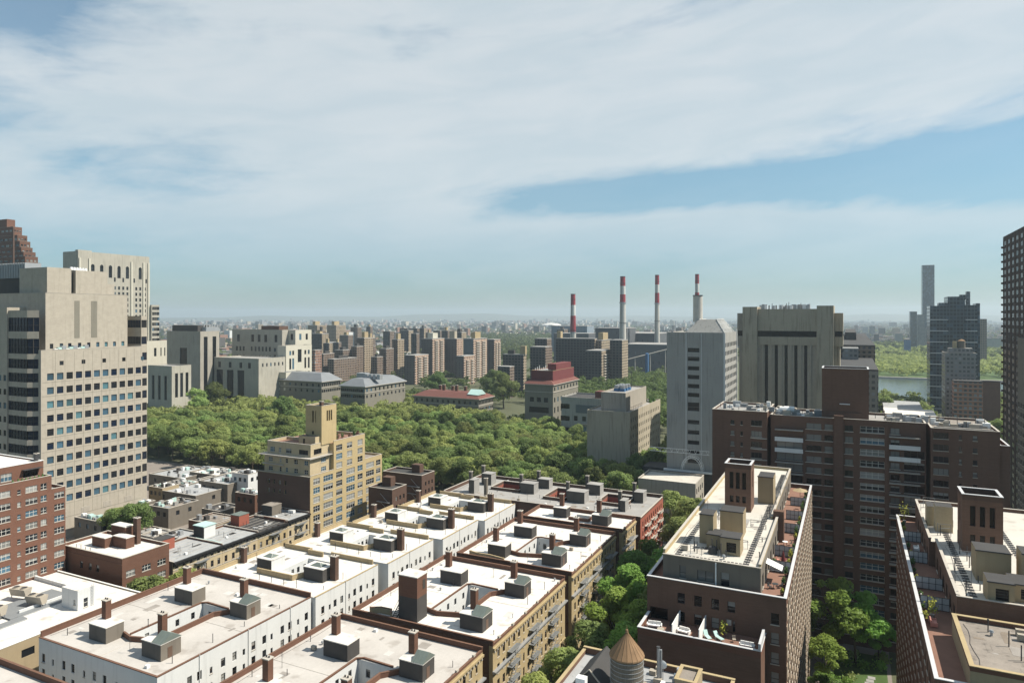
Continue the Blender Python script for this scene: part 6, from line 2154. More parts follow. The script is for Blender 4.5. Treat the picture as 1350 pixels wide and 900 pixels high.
for k in range(44):
    px = random.uniform(1000, 1070); yy = random.uniform(4, 20); xx = q(px, yy)
    w = random.uniform(.4, 1.8)
    b.box('roof_equipment', random.choice(['white_metal', 'steel', 'grey_gravel']), xx, xx + w, Yh + yy, Yh + yy + w, zh - 1.38, zh + random.uniform(.2, 1.5))
m = b.mb('antenna', 'dark_metal')
for px, h in ((1040, 2.6), (1037, 2.0), (1056, 2), (1018, 2)):
    m.bar((q(px, 10), Yh + 10, zh - 1), (q(px, 10), Yh + 10, zh + h), .15, n=5)
b.finish()

# ---------------------------------------------------------------- low things around the avenue
xa, xb, ya, yb, z = -78.0, -56.0, 284.0, 309.0, 20.0
xc, yc2 = at(917, 640, 16)
b = Bld('avenue_building', 'low pale building with a white roof among the street trees, left of the brick slab', 'building', xc - 24, yc2)
b.block(xc - 24, xc, yc2, yc2 + 18, 0, 16, 'concrete', 'pale_roof', par=.7, cop='coping_stone', E=[(yc2 + 2.5 + 4 * k, 3 + 4.4 * q, 1.8, 2.4, 'plain') for k in range(4) for q in range(3)])
b.finish()
X0, Y0_ = cor(935, 300)
zt_ = zat(X0, Y0_, 595)
b = Bld('steel_gallery', 'dark steel gallery with a white arched truss beside the foot of the white tower', 'building', X0 - 26, Y0_)
b.block(X0 - 30, X0 + 4, Y0_ + 2, Y0_ + 14, 0, zt_ - 9.5, 'dark_bulkhead', 'tar')
f = b.mb('truss', 'white_metal')
for e in (0, 1.6):
    f.bar((X0 - 26, Y0_, zt_ - e), (X0, Y0_, zt_ - e), .14, n=4)
for k in range(21):
    xx = X0 - 26 + 1.3 * k
    f.bar((xx, Y0_, zt_), (xx - .65 * (-1) ** k, Y0_, zt_ - 1.6), .08, n=4)
cx = xY(912, Y0_)
for yy in (Y0_, Y0_ + 3):
    for r in (4.0, 4.7):
        for k in range(16):
            a, c = math.pi * k / 16, math.pi * (k + 1) / 16
            f.bar((cx + r * math.cos(a), yy, zt_ - 9 + r * 1.35 * math.sin(a)), (cx + r * math.cos(c), yy, zt_ - 9 + r * 1.35 * math.sin(c)), .13, n=4)
for k in range(17):
    a = math.pi * k / 16
    f.bar((cx + 4.0 * math.cos(a), Y0_, zt_ - 9 + 5.4 * math.sin(a)), (cx + 4.7 * math.cos(a), Y0_ + 3, zt_ - 9 + 6.3 * math.sin(a)), .07, n=4)
f.box(X0 - 20, X0 + 1, Y0_ + .4, Y0_ + 1.4, zt_ - 10, zt_ - 9.2)
b.finish()
# flat grey roofs between the yellow tower and the hospital block
LR = [(196, 240, 300, 632, 7, 'long low roof strewn with pale scraps along the front of the tree belt', 'silver_tar', 'dark_bulkhead', 9),
      (250, 287, 318, 628, 8, 'low building with a patched white roof between the scrap-strewn roof and the yellow tower', 'white_membrane', 'dark_bulkhead', 9),
      (196, 214, 236, 645, 9, 'small tan-walled shed under the tree belt right of the hospital block', 'weathered_roof', 'ochre_stucco', 8),
      (218, 243, 262, 641, 8, 'small grey-roofed shed next to the tan-walled one', 'grey_gravel', 'taupe_bulkhead', 8),
      (205, 258, 332, 655, 8, 'low flat building with pale patched roof behind the black-cornice houses', 'silver_tar', 'dark_bulkhead', 18),
      (262, 300, 345, 640, 10, 'low building with a pale silver roof left of the yellow tower', 'silver_tar', 'taupe_bulkhead', 14),
      (306, 327, 345, 627, 14, 'small white cube-like roof building just left of the yellow tower', 'white_membrane', 'white_paint', 10),
      (310, 336, 352, 654, 12, 'low rust-brown roofed building at the foot of the yellow tower', 'terracotta', 'brown_brick', 10),
      (196, 222, 262, 672, 8, 'low grey building with a gravel roof behind the small brick house', 'weathered_roof', 'dark_bulkhead', 9),
      (98, 133, 150, 690, 8, 'low dark flat building beside the red brick apartment house', 'grey_gravel', 'dark_bulkhead', 9),
      (150, 178, 205, 668, 6, 'low building with a tar roof at the foot of the hospital block', 'tar', 'dark_bulkhead', 9)]
LRB = [(-330, -268, 150, 212), (-196, -160, 100, 182), (-200, -160, 182, 235)]
for pl_, pc_, pr_, py_, z, lab, rm, wm, dmx in LR:
    X, Y = at(pc_, py_, z)
    xa = xY(pl_, Y); yb = min(yX(pr_, X), Y + dmx * 2.5)
    if wm == 'dark_bulkhead': wm = 'taupe_bulkhead'
    LRB.append((xa, X, Y, yb))
    b = Bld('low_building', lab, 'building', xa, Y)
    b.block(xa, X, Y, yb, 0, z, wm, rm, par=.5, cop='coping_stone', S=[(xa + (X - xa) * f, z - 3, 1.6, 1.8, 'plain') for f in (.2, .5, .8)], E=[(Y + (yb - Y) * f, z - 3, 1.6, 1.8, 'plain') for f in (.3, .7)])
    for k in range(16):
        xx, yy = random.uniform(xa + .8, X - 2), random.uniform(Y + .8, yb - 2)
        w, d, h = random.uniform(.6, 2.4), random.uniform(.6, 2), random.uniform(.5, 1.8)
        b.box('roof_equipment', random.choice(['white_metal', 'steel', 'grey_gravel', 'dark_bulkhead', 'pale_green_metal']), xx, xx + w, yy, yy + d, z + .003, z + h)
    pipes(b, [(random.uniform(xa + 1, X - 1), random.uniform(Y + 1, yb - 1)) for _ in range(5)], z, .5, 1.8)
    b.finish()

rl = random.Random(31)
made = 0
for _ in range(1500):
    w, l, z = rl.uniform(7, 15), rl.uniform(8, 16), rl.uniform(3.5, 7.5)
    x, y = rl.uniform(-290, -188), rl.uniform(120, 262)
    if any(x < B[1] + 1 and x + w > B[0] - 1 and y < B[3] + 1 and y + l > B[2] - 1 for B in LRB): continue
    px = 675 + FL * (x * c_ + y * s_) / dep(x, y)
    if not 95 < px < 420 or y < 132: continue
    LRB.append((x, x + w, y, y + l))
    b = Bld('low_building', 'small low flat-roofed building in the cluttered yard behind the black-cornice houses', 'building', x, y, 'low roofs behind the row houses')
    rm = rl.choice(('silver_tar', 'weathered_roof', 'grey_gravel', 'old_membrane', 'white_membrane', 'tar'))
    b.block(x, x + w, y, y + l, 0, z, rl.choice(('taupe_bulkhead', 'brown_brick', 'ochre_stucco', 'concrete')), rm, par=.4, cop='coping_stone', S=[(x + w * f, z - 2.4, 1.2, 1.3, 'plain') for f in (.3, .7)])
    roof_dressing(b, x + .4, x + w - .4, y + .4, y + l - .4, z, 5, (), ('soot_patch', 'silver_tar', 'weathered_roof'))
    for k in range(3):
        xx, yy = rl.uniform(x + .8, x + w - 2.5), rl.uniform(y + .8, y + l - 2.5)
        b.box('roof_equipment', rl.choice(('white_metal', 'steel', 'dark_bulkhead')), xx, xx + rl.uniform(.8, 2), yy, yy + rl.uniform(.8, 2), z + .05, z + rl.uniform(.6, 2))
    b.finish()
    made += 1
    if made > 40: break

# ---------------------------------------------------------------- far side: housing towers, power station, glass towers
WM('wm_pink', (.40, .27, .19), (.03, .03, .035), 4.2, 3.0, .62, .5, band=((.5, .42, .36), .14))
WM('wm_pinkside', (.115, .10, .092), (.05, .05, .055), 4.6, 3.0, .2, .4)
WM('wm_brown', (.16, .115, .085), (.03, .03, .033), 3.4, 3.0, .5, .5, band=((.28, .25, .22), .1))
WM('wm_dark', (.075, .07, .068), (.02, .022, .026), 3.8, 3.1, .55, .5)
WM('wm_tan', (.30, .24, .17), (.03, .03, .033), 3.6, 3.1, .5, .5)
WM('wm_glass', (.05, .075, .095), (.03, .055, .08), 1.7, 3.6, .86, .8, rough=.35, gr=.06)
WM('wm_glasstall', (.075, .10, .125), (.04, .068, .095), 2.4, 3.9, .82, .78, rough=.35, gr=.06)
WM('wm_glassdark', (.06, .085, .10), (.022, .038, .052), 2.6, 3.3, .8, .74, rough=.35, gr=.06)
WM('wm_greytower', (.2, .21, .22), (.05, .06, .07), 2.4, 3.3, .55, .55)
WM('wm_brickgrid', (.27, .13, .08), (.10, .12, .13), 3.0, 3.1, .55, .55, band=((.32, .3, .28), .12))
WM('wm_greybrick', (.19, .19, .185), (.11, .12, .13), 2.6, 3.1, .6, .5)
WM('wm_brownslab', (.085, .052, .042), (.05, .055, .06), 2.3, 2.95, .6, .55, band=((.1, .07, .06), .08))
WM('wm_power', (.085, .09, .098), (.06, .065, .07), 9.0, 14.0, .12, .3)
WM('wm_powerpale', (.2, .24, .28), (.16, .19, .23), 6.0, 30.0, .06, .9)

HG = 'brick housing towers across the river'


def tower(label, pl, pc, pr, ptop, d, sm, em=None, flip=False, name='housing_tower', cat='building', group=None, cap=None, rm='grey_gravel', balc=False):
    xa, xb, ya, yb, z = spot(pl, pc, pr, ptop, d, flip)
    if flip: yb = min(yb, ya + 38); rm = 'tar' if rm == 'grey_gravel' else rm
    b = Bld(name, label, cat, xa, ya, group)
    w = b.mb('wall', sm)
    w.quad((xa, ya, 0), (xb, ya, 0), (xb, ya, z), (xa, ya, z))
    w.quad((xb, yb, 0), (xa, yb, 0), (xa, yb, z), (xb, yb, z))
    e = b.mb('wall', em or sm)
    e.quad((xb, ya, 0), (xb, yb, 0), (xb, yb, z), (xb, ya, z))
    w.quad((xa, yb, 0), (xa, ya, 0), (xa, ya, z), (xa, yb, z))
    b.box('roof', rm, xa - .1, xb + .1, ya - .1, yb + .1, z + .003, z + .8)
    if cap:
        for (fx, fy, fw, fl, h, mat) in cap:
            b.box('penthouse', mat, xa + (xb - xa) * fx, xa + (xb - xa) * (fx + fw), ya + (yb - ya) * fy, ya + (yb - ya) * (fy + fl), z + .81, z + h)
    if balc:
        bm = b.mb('balcony', 'coping_stone')
        n = int(z / 3.0)
        for k in range(1, n):
            for f in (.2, .62):
                yy = ya + (yb - ya) * f
                bm.box(xb + .01, xb + 1.5, yy, yy + (yb - ya) * .26, k * 3.0 - .2, k * 3.0 + .8)
    b.finish()
    return xa, xb, ya, yb, z


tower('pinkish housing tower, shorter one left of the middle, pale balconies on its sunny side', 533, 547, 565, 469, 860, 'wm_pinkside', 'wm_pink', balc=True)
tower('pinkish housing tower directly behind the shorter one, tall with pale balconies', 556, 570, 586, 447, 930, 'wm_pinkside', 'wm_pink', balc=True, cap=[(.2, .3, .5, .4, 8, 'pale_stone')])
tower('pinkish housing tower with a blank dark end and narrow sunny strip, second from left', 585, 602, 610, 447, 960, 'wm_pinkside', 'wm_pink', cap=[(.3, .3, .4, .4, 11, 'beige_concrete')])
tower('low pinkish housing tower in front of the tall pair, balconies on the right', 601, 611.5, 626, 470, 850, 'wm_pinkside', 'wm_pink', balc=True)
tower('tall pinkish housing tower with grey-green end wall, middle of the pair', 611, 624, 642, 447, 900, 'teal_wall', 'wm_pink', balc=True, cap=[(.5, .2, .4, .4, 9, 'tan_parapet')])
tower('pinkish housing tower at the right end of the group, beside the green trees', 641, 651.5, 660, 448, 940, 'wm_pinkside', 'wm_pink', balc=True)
# brown housing group, dark balconied fronts
for (pl, pc, pr, pt, d, lab, c) in [
    (420, 426, 441, 467, 900, 'brown housing block, leftmost low one of the brown group', 0),
    (441, 452, 463, 462, 890, 'brown housing block with pale window bands, second from left in the brown group', 0),
    (463, 470, 479, 457, 900, 'narrow brown housing block third from left in the brown group', 0),
    (470, 480, 492, 446, 930, 'tallest brown housing block of the left part with a tan roof house', 1),
    (489, 497, 505, 471, 880, 'short brown housing block in the middle of the brown group', 0),
    (500, 509, 519, 460, 900, 'brown housing block right of the middle in the brown group', 0),
    (517, 524, 533, 448, 940, 'tall brown housing block with a cream roof house near the pink towers', 1),
    (432, 440, 470, 474, 850, 'wide low brown block in front of the brown group', 0)]:
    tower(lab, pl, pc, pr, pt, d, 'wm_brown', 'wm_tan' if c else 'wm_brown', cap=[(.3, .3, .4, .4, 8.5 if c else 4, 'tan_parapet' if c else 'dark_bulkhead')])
tower('pair of distant slim tan towers, left one, above the hospital range', 406, 418, 430, 429, 1500, 'wm_tan', 'wm_tan', cap=[(.3, .2, .3, .5, 9, 'tan_parapet')])
tower('pair of distant slim tan towers, right one, above the hospital range', 431, 443, 456, 429, 1500, 'wm_tan', 'wm_tan', cap=[(.3, .2, .3, .5, 9, 'tan_parapet')])
tower('long low tan block under the two distant tan towers', 404, 450, 462, 452, 1350, 'wm_tan', 'wm_tan')
tower('small white box-like building right of the distant tan towers', 456, 460, 475, 438, 1500, 'white_paint', 'white_paint', name='white_hall')
tower('reddish brick block right of the cream pavilion', 411, 415, 424, 462, 800, 'wm_brickgrid', 'wm_brickgrid')
tower('tall dark housing slab seen edge on behind the pink towers', 542, 549, 553, 440, 1100, 'wm_dark', 'wm_brown')
tower('dark housing block behind the tall pink tower', 596, 606, 612, 436, 1250, 'wm_dark', 'wm_brown')
tower('dark brown housing block far behind, left of the pink towers', 505, 514, 520, 437, 1350, 'wm_dark', 'wm_brown')
tower('brown distant housing block beyond the middle pink tower', 571, 580, 588, 436, 1400, 'wm_brown', 'wm_brown')
# dark group before the power station
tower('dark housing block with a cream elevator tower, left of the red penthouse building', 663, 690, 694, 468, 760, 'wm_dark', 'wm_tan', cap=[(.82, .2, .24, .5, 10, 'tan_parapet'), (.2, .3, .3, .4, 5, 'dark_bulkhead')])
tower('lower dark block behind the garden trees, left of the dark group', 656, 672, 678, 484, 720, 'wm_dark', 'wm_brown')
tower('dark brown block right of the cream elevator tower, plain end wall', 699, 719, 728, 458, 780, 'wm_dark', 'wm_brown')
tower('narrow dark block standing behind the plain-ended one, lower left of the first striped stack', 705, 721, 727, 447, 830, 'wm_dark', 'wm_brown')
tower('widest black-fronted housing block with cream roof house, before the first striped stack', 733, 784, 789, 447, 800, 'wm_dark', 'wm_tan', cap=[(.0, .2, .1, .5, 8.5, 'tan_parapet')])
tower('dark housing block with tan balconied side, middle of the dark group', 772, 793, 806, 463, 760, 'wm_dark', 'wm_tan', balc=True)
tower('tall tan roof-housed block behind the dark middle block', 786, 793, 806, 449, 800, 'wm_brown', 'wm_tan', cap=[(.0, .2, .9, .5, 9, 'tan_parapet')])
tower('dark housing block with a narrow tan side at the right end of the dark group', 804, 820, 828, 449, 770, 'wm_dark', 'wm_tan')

rb = random.Random(44)
for k in range(34):
    px, d = rb.uniform(385, 735), rb.uniform(980, 1750)
    wp = rb.uniform(7, 16) * 1000 / d
    if 612 < px < 725 and d > 1250: continue
    py = HY + rb.uniform(22, 46) * 1000 / d
    tower('brown mid-distance housing block among the crowd of blocks across the river', px, px + wp, px + wp * 1.6, py, d, rb.choice(('wm_dark', 'wm_brown', 'wm_dark')), rb.choice(('wm_brown', 'wm_tan', 'wm_brown')), group='crowd of brown housing blocks across the river',
          cap=[(.3, .3, .35, .4, rb.uniform(4, 8), rb.choice(('dark_bulkhead', 'tan_parapet', 'grey_gravel')))])

# power station
tower('long dark power station hall behind the second and third striped stacks', 786, 868, 886, 440, 1150, 'wm_power', name='power_station_hall', cat='power station')
tower('taller grey power station boiler house under the second striped stack', 785, 826, 838, 433, 1120, 'wm_power', name='boiler_house', cat='power station')
tower('low dark power station wing in front, beside the crossing bridge', 822, 886, 900, 455, 1020, 'wm_power', name='power_station_hall', cat='power station')
tower('pale blue-grey power station hall behind the first striped stack', 727, 774, 783, 430, 1400, 'wm_powerpale', name='power_station_hall', cat='power station')
tower('dark lower power station block below the pale blue-grey hall', 730, 776, 786, 440, 1250, 'wm_power', name='power_station_hall', cat='power station')


def stack(label, px, ptop, pbase, d, wpx, bands, grp='striped power station stacks'):
    X, Y = cor(px, d)
    z1, z0 = zat(X, Y, ptop), 0.0
    r = wpx / 2 * d / FL
    t = thing('striped_stack', label, 'chimney', X, Y, 0, grp)
    H_ = lambda py: zat(X, Y, py)
    zlist = [H_(p) for p, _ in bands]
    for k, (p, mat) in enumerate(bands):
        za = H_(p); zb = H_(bands[k + 1][0]) if k + 1 < len(bands) else 0
        f0, f1 = (za / z1), (zb / z1)
        m = MB(); m.cyl(X, Y, zb, za - .02, r * (1.5 - .5 * f1), r * (1.5 - .5 * f0), 20); m.build('shaft_band', [mat], t)
    m = MB(); m.cyl(X, Y, z1, z1 + .8, r * 1.1, r * 1.1, 20); m.build('rim', ['dark_metal'], t)
    m = MB()
    for k in range(2):
        zr = z1 * (.93 - .42 * k); rr_ = r * (1.5 - .5 * zr / z1)
        m.cyl(X, Y, zr, zr + .5, rr_ * 1.16, rr_ * 1.16, 20)
    m.build('service_ring', ['dark_metal'], t)
    m = MB(); m.bar((X - r * .4, Y - r * 1.5, 0), (X - r * .3, Y - r * 1.02, z1), .35, n=4); m.build('ladder', ['dark_metal'], t)
    zb = H_(bands[-1][0])
    m = MB(); m.cyl(X, Y, zb - 1.2, zb - .2, r * 1.35, r * 1.35, 20); m.cyl(X, Y, zb - .19, zb + .9, r * 1.38, r * 1.38, 20); m.build('gallery', ['steel'], t)
    return t


stack('shortest red and white striped stack, leftmost of the four', 755.5, 388, 447, 1150, 6.0, [(388, 'stack_red'), (402, 'stack_white'), (416, 'stack_red'), (438, 'stack_concrete')])
stack('thickest red and white striped stack, second from the left', 821, 365, 432, 1080, 6.6, [(365, 'stack_red'), (377, 'stack_white'), (388, 'stack_red'), (399, 'stack_concrete')])
stack('slim red and white striped stack with a banded concrete shaft, third from the left', 866.3, 363, 439, 1130, 5.2, [(363, 'stack_red'), (375, 'stack_white'), (386, 'stack_red'), (400, 'stack_concrete')])
stack('striped stack rising behind the round concrete chimney of the white tower', 919, 362, 430, 1120, 5.0, [(362, 'stack_red'), (374, 'stack_white'), (385.5, 'stack_red'), (399, 'stack_concrete')])

# slender bridge seen crossing right of the dark housing
xa, ya = cor(828, 900); xb, yb = cor(905, 900)
t = thing('river_bridge', 'slender pale bridge deck rising to the right beyond the trees', 'bridge', xa, ya)
m = MB(); m.bar((xa, ya, zat(xa, ya, 473.5)), (xb, yb, zat(xb, yb, 454)), .7, n=6); m.build('deck', ['coping_stone'], t)
for f in (.12, .38, .64, .9):
    x, y = xa + (xb - xa) * f, ya + (yb - ya) * f
    zz = zat(xa, ya, 473.5) + (zat(xb, yb, 454) - zat(xa, ya, 473.5)) * f
    m = MB(); m.bar((x, y, 0), (x, y, zz - .6), .6, n=6); m.build('pier', ['coping_stone'], t)
bx, by = cor(853, 880)
t = thing('storage_tank', 'blue round tank standing before the dark power station wing', 'tank', bx, by)
m = MB(); m.cyl(bx, by, 0, zat(bx, by, 466), 2.3, 2.3, 16); m.cyl(bx, by, zat(bx, by, 466), zat(bx, by, 465), 2.3, .4, 16); m.build('shell', ['blue_paint'], t)

# right hand side
tower('tall slim blue-grey glass tower, highest on the right skyline', 1208, 1216, 1232, 350, 1900, 'wm_glasstall', 'wm_glass', flip=True, name='glass_tower', cat='tower')
tower('short dark glass tower at the left foot of the tall slim glass tower', 1196.5, 1200, 1209, 411, 1700, 'wm_glassdark', flip=True, name='glass_tower', cat='tower')
tower('pale gridded tower at the foot of the tall slim glass tower', 1207, 1209.5, 1219, 415, 1750, 'wm_greytower', flip=True, name='glass_tower', cat='tower')
tower('low grey tower right at the base of the tall slim glass tower', 1216, 1218, 1228, 432, 1800, 'wm_greytower', flip=True, name='glass_tower', cat='tower')
X0, Y0_ = cor(1226, 620)
q = lambda px, y=0: xY(px, Y0_ + y)
b = Bld('glass_tower', 'dark blue-green glass tower with stepped top and white floor lines by the river park', 'tower', X0, Y0_)
za, zb, zc = zat(X0, Y0_, 404), zat(X0, Y0_, 392), zat(X0, Y0_, 385)
b.block(q(1226), q(1250), Y0_, Y0_ + 28, 0, za, 'wm_glassdark', 'tar', par=.6)
b.block(q(1250) + .004, q(1273), Y0_ + 3, Y0_ + 30, 0, zb, 'wm_glassdark', 'tar', par=.6)
b.block(q(1273) + .008, q(1288.5), Y0_ + .6, Y0_ + 28, 0, za + .5, 'wm_glassdark', 'tar', par=.6)
b.block(q(1288.5) + .012, q(1294), Y0_ + 8, Y0_ + 26, 0, zat(X0, Y0_, 400), 'wm_glass', 'tar', part='side_wing')
b.block(q(1276), q(1281), Y0_ + 8, Y0_ + 14, za + .6, zat(X0, Y0_, 384.5), 'wm_greytower', 'tar', part='penthouse_wall')
b.block(q(1267), q(1276) - .01, Y0_ + 9, Y0_ + 13, zb - 2, zat(X0, Y0_, 388.5), 'wm_greytower', 'tar', part='penthouse_wall')
b.box('penthouse', 'wm_greytower', q(1239), q(1250), Y0_ + 6, Y0_ + 20, za + .61, za + 3.4)
fl = b.mb('floor_line', 'white_metal')
for k in range(9):
    z = za - 12 - 9.9 * k
    fl.box(q(1226), q(1250), Y0_ - .35, Y0_ - .004, z, z + .5)
    fl.box(q(1273), q(1288.5), Y0_ + .25, Y0_ + .596, z, z + .5)
b.finish()
b = Bld('apartment_house', 'grey-brown brick apartment house with a round roof tank, in front of the dark glass tower', 'building', *cor(1248, 520))
X0, Y0_ = cor(1248, 520)
z = zat(X0, Y0_, 466)
b.block(q(1246), q(1287), Y0_, Y0_ + 22, 0, z, 'wm_greybrick', 'grey_gravel', par=.7, cop='coping_stone')
b.block(q(1252), q(1284), Y0_ + 4, Y0_ + 14, z + .003, z + 4, 'wm_greybrick', 'grey_gravel', part='penthouse_wall')
b.mb('roof_tank', 'cedar').cyl(q(1267.5, 8), Y0_ + 8, z + 4.01, z + 9.5, 2.6, 2.5, 14)
b.mb('roof_tank', 'rust_roof').cyl(q(1267.5, 8), Y0_ + 8, z + 9.5, z + 10.8, 2.7, .2, 14)
b.box('penthouse', 'tan_parapet', q(1258), q(1263), Y0_ + 6, Y0_ + 10, z + 4.01, z + 9)
b.finish()
tower('orange-brown brick block with a blue-grey glazed middle, below the grey-brown house', 1255, 1258, 1296, 503, 500, 'wm_brickgrid', flip=True, name='apartment_house')
tower('plain dark red-brown block at the far right by the trees', 1294, 1296, 1319, 503, 520, 'maroon_brick', flip=True, name='apartment_house')
tower('grey glass and concrete block with stepped top, right of the broad concrete tower', 1106, 1112, 1142, 458, 640, 'wm_greybrick', flip=True, name='apartment_house', cap=[(.05, .2, .5, .5, 8, 'wm_greybrick')])
tower('brown brick block with grey roof house behind the grey glass block', 1108, 1113, 1140, 440, 800, 'wm_brown', flip=True, name='apartment_house', cap=[(.1, .2, .4, .5, 7, 'dark_bulkhead')])
tower('brown block peeking out right of the dark glass tower', 1288, 1290, 1301, 421, 1200, 'wm_brown', flip=True, name='apartment_house')
tower('long pale flat-roofed hall beyond the park at the right', 1280, 1284, 1325, 446, 1650, 'grey_concrete', flip=True, name='hall')
tower('small bright blue building among the trees of the far park, right', 1288, 1289, 1297, 453, 1500, 'blue_paint', flip=True, name='kiosk')
tower('bright blue low building at the foot of the tall slim glass tower', 1191, 1193, 1201, 448, 1500, 'blue_paint', flip=True, name='kiosk')
# low white sheds by the river
for (pl, pc, pr, py, z, lab, rm) in [(1146, 1168, 1236, 548, 13, 'low shed with a bright white slanted roof by the river', 'white_membrane'), (1146, 1166, 1216, 537, 15, 'flat grey shed behind the white slanted roof by the river', 'silver_tar')]:
    X, Y = at(pc, py, z)
    b = Bld('river_shed', lab, 'building', X, Y)
    b.block(X, xY(pr, Y), Y, Y + 34, 0, z - .6, 'dark_bulkhead', 'tar')
    b.mb('roof', rm).prism([(X - .5, Y - .5), (xY(pr, Y) + .5, Y - .5), (xY(pr, Y) + .5, Y + 34), (X - .5, Y + 34)], z - .597, [z, z - .3, z + 2, z + 2.3])
    b.finish()

# tall brown tower cut by the right edge
XJ = 57.0
yj = yX(1322.5, XJ)
zj = zat(XJ, yj, 315)
b = Bld('apartment_tower', 'tall dark brown brick tower cut by the right edge of the photo', 'building', XJ, yj - 60)
rows = [zj - 3.0 - 2.95 * k for k in range(38)]
W = [(yj - 4 - 7.6 * k, z, 3.4, 1.7, 'flush') for k in range(6) for z in rows if z > 2]
b.block(XJ, XJ + 30, yj - 60, yj, 0, zj, 'black_brown', 'tar', W=W, par=.8)
rib = b.mb('rib', 'dark_brown_brick')
for k in range(6):
    yy = yj - .5 - 7.6 * k
    rib.box(XJ - .08, XJ - .004, yy - .35, yy + .35, 0, zj)
for z in rows:
    rib.box(XJ - .7, XJ - .084, yj - 1.0, yj + .3, z - 1.0, z - .2)
yn = yX(1345, XJ) - 2
b.block(XJ - 6, XJ + 20, yj - 95, yj - 61, 0, zat(XJ, yj - 61, 445), 'taupe_bulkhead', 'tar', part='annex_wall', roof='annex_roof', W=[(yj - 63 - 3.2 * k, 2 + 3.1 * j, 1.5, 1.6, 'slab2') for k in range(8) for j in range(18)])
b.finish()

# ---------------------------------------------------------------- river, park, far city
def poly_at(pts, z=0): return [at(px, py, z) for px, py in pts]


xw0, yw0 = at(1140, 528, 0)
sheet('river', 'asphalt', rect(-60, 900, 800, 1080), .03)
wm, nt, p = new_mat('water')
p.inputs['Base Color'].default_value = (.055, .075, .07, 1)
p.inputs['Roughness'].default_value = .12
n1 = nt.nodes.new('ShaderNodeTexNoise'); n1.inputs['Scale'].default_value = .35; n1.inputs['Detail'].default_value = 4
tc = nt.nodes.new('ShaderNodeTexCoord'); nt.links.new(tc.outputs['Object'], n1.inputs['Vector'])
bp = nt.nodes.new('ShaderNodeBump'); bp.inputs['Strength'].default_value = .5; bp.inputs['Distance'].default_value = .5
nt.links.new(n1.outputs[0], bp.inputs['Height']); nt.links.new(bp.outputs[0], p.inputs['Normal'])
MT['water'] = wm
bpy.data.objects['river'].data.materials[0] = wm
sw = MB(); sw.box(-60, 900, 1080, 1085, -.1, 2.2); sw.build('embankment', ['coping_stone']); tag(bpy.data.objects['embankment'], kind='structure')
sheet('park_lawn', 'lawn', rect(-60, 1500, 1085, 2300), .02)

far = random.Random(21)
for nm, col in (('house_cream', (.42, .38, .31)), ('house_brick', (.26, .15, .11)), ('house_grey', (.27, .27, .27)), ('house_dark', (.1, .095, .09)), ('house_white', (.62, .62, .60)), ('house_tan', (.34, .28, .2))):
    M(nm, col, var=.2, sc=.02, fine=.1)
HM = ['house_cream', 'house_brick', 'house_grey', 'house_dark', 'house_white', 'house_tan']
m = MB()
cnt = 0
while cnt < 9000:
    d = 1350 * (9.5 ** far.random())
    px = far.uniform(-60, 1410)
    x, y = cor(px, d)
    if px > 1140 and d < 2000: continue
    if px < 860 and d < 1500 and far.random() < .5: continue
    if 615 < px < 720 and 1400 < d < 3000: continue
    w, l = far.uniform(8, 30), far.uniform(8, 30)
    h = far.uniform(7, 16) if far.random() < .93 else far.uniform(16, 42)
    if d > 5000: w *= 1.8; l *= 1.8; h *= 1.15
    k = far.choices(range(6), (1.8, 3, 3.4, 5.5, .6, 2.2))[0]
    m.box(x, x + w, y, y + l, 0, h, k, far.choice((2, 2, 5, 3, 3, 3, 1)), skip='bn')
    cnt += 1
o = m.build('distant_city', HM)
tag(o, 'hazy mass of small distant houses reaching to the horizon', 'houses', kind='stuff')
# larger far blocks that can be told apart
g = 'mid-rise blocks in the far city'
for k in range(60):
    d = far.uniform(1500, 3600); px = far.uniform(200, 1320)
    if 1140 < px and d < 2300: d = far.uniform(2400, 4000)
    if 610 < px < 725: continue
    x, y = cor(px, d)
    w, l, h = far.uniform(14, 30), far.uniform(14, 40), far.uniform(18, 46)
    mb = MB(); mb.box(x, x + w, y, y + l, 0, h, 0, 1, skip='b'); mb.box(x + w * .3, x + w * .6, y + l * .3, y + l * .6, h + .01, h + 4, 1)
    o = mb.build('city_block', [far.choice(['wm_brown', 'wm_tan', 'wm_dark', 'wm_greytower', 'wm_brickgrid']), 'grey_gravel'], None, (x, y, 0))
    tag(o, 'boxy mid-rise block standing up from the far city haze', 'building', g)
dx, dy = cor(727, 5200)
t = MB(); t.cyl(dx, dy, 0, 14, 78, 76, 28)
for k in range(5):
    a, c = k / 5 * math.pi / 2, (k + 1) / 5 * math.pi / 2
    t.cyl(dx, dy, 14 + 22 * math.sin(a), 14 + 22 * math.sin(c), 76 * math.cos(a), max(.5, 76 * math.cos(c)), 28)
tag(t.build('domed_arena', ['white_membrane'], None, (dx, dy, 0)), 'wide white dome far off on the plain, left of the first striped stack', 'dome')
# low hills on the horizon
hm = MB()
n = 180
for k in range(n):
    a0, a1 = -2.1 + 3.4 * k / n, -2.1 + 3.4 * (k + 1) / n
    f = lambda a: 95 + 28 * math.sin(a * 9.1) + 20 * math.sin(a * 23 + 1) + 9 * math.sin(a * 61)
    r0, r1 = 12600, 14400
    P0 = lambda a, r, z: (r * math.sin(a), r * math.cos(a), z)
    hm.quad(P0(a0, r0, 0), P0(a1, r0, 0), P0(a1, r1, f(a1)), P0(a0, r1, f(a0)))
tag(hm.build('hills', ['earth']), kind='structure')

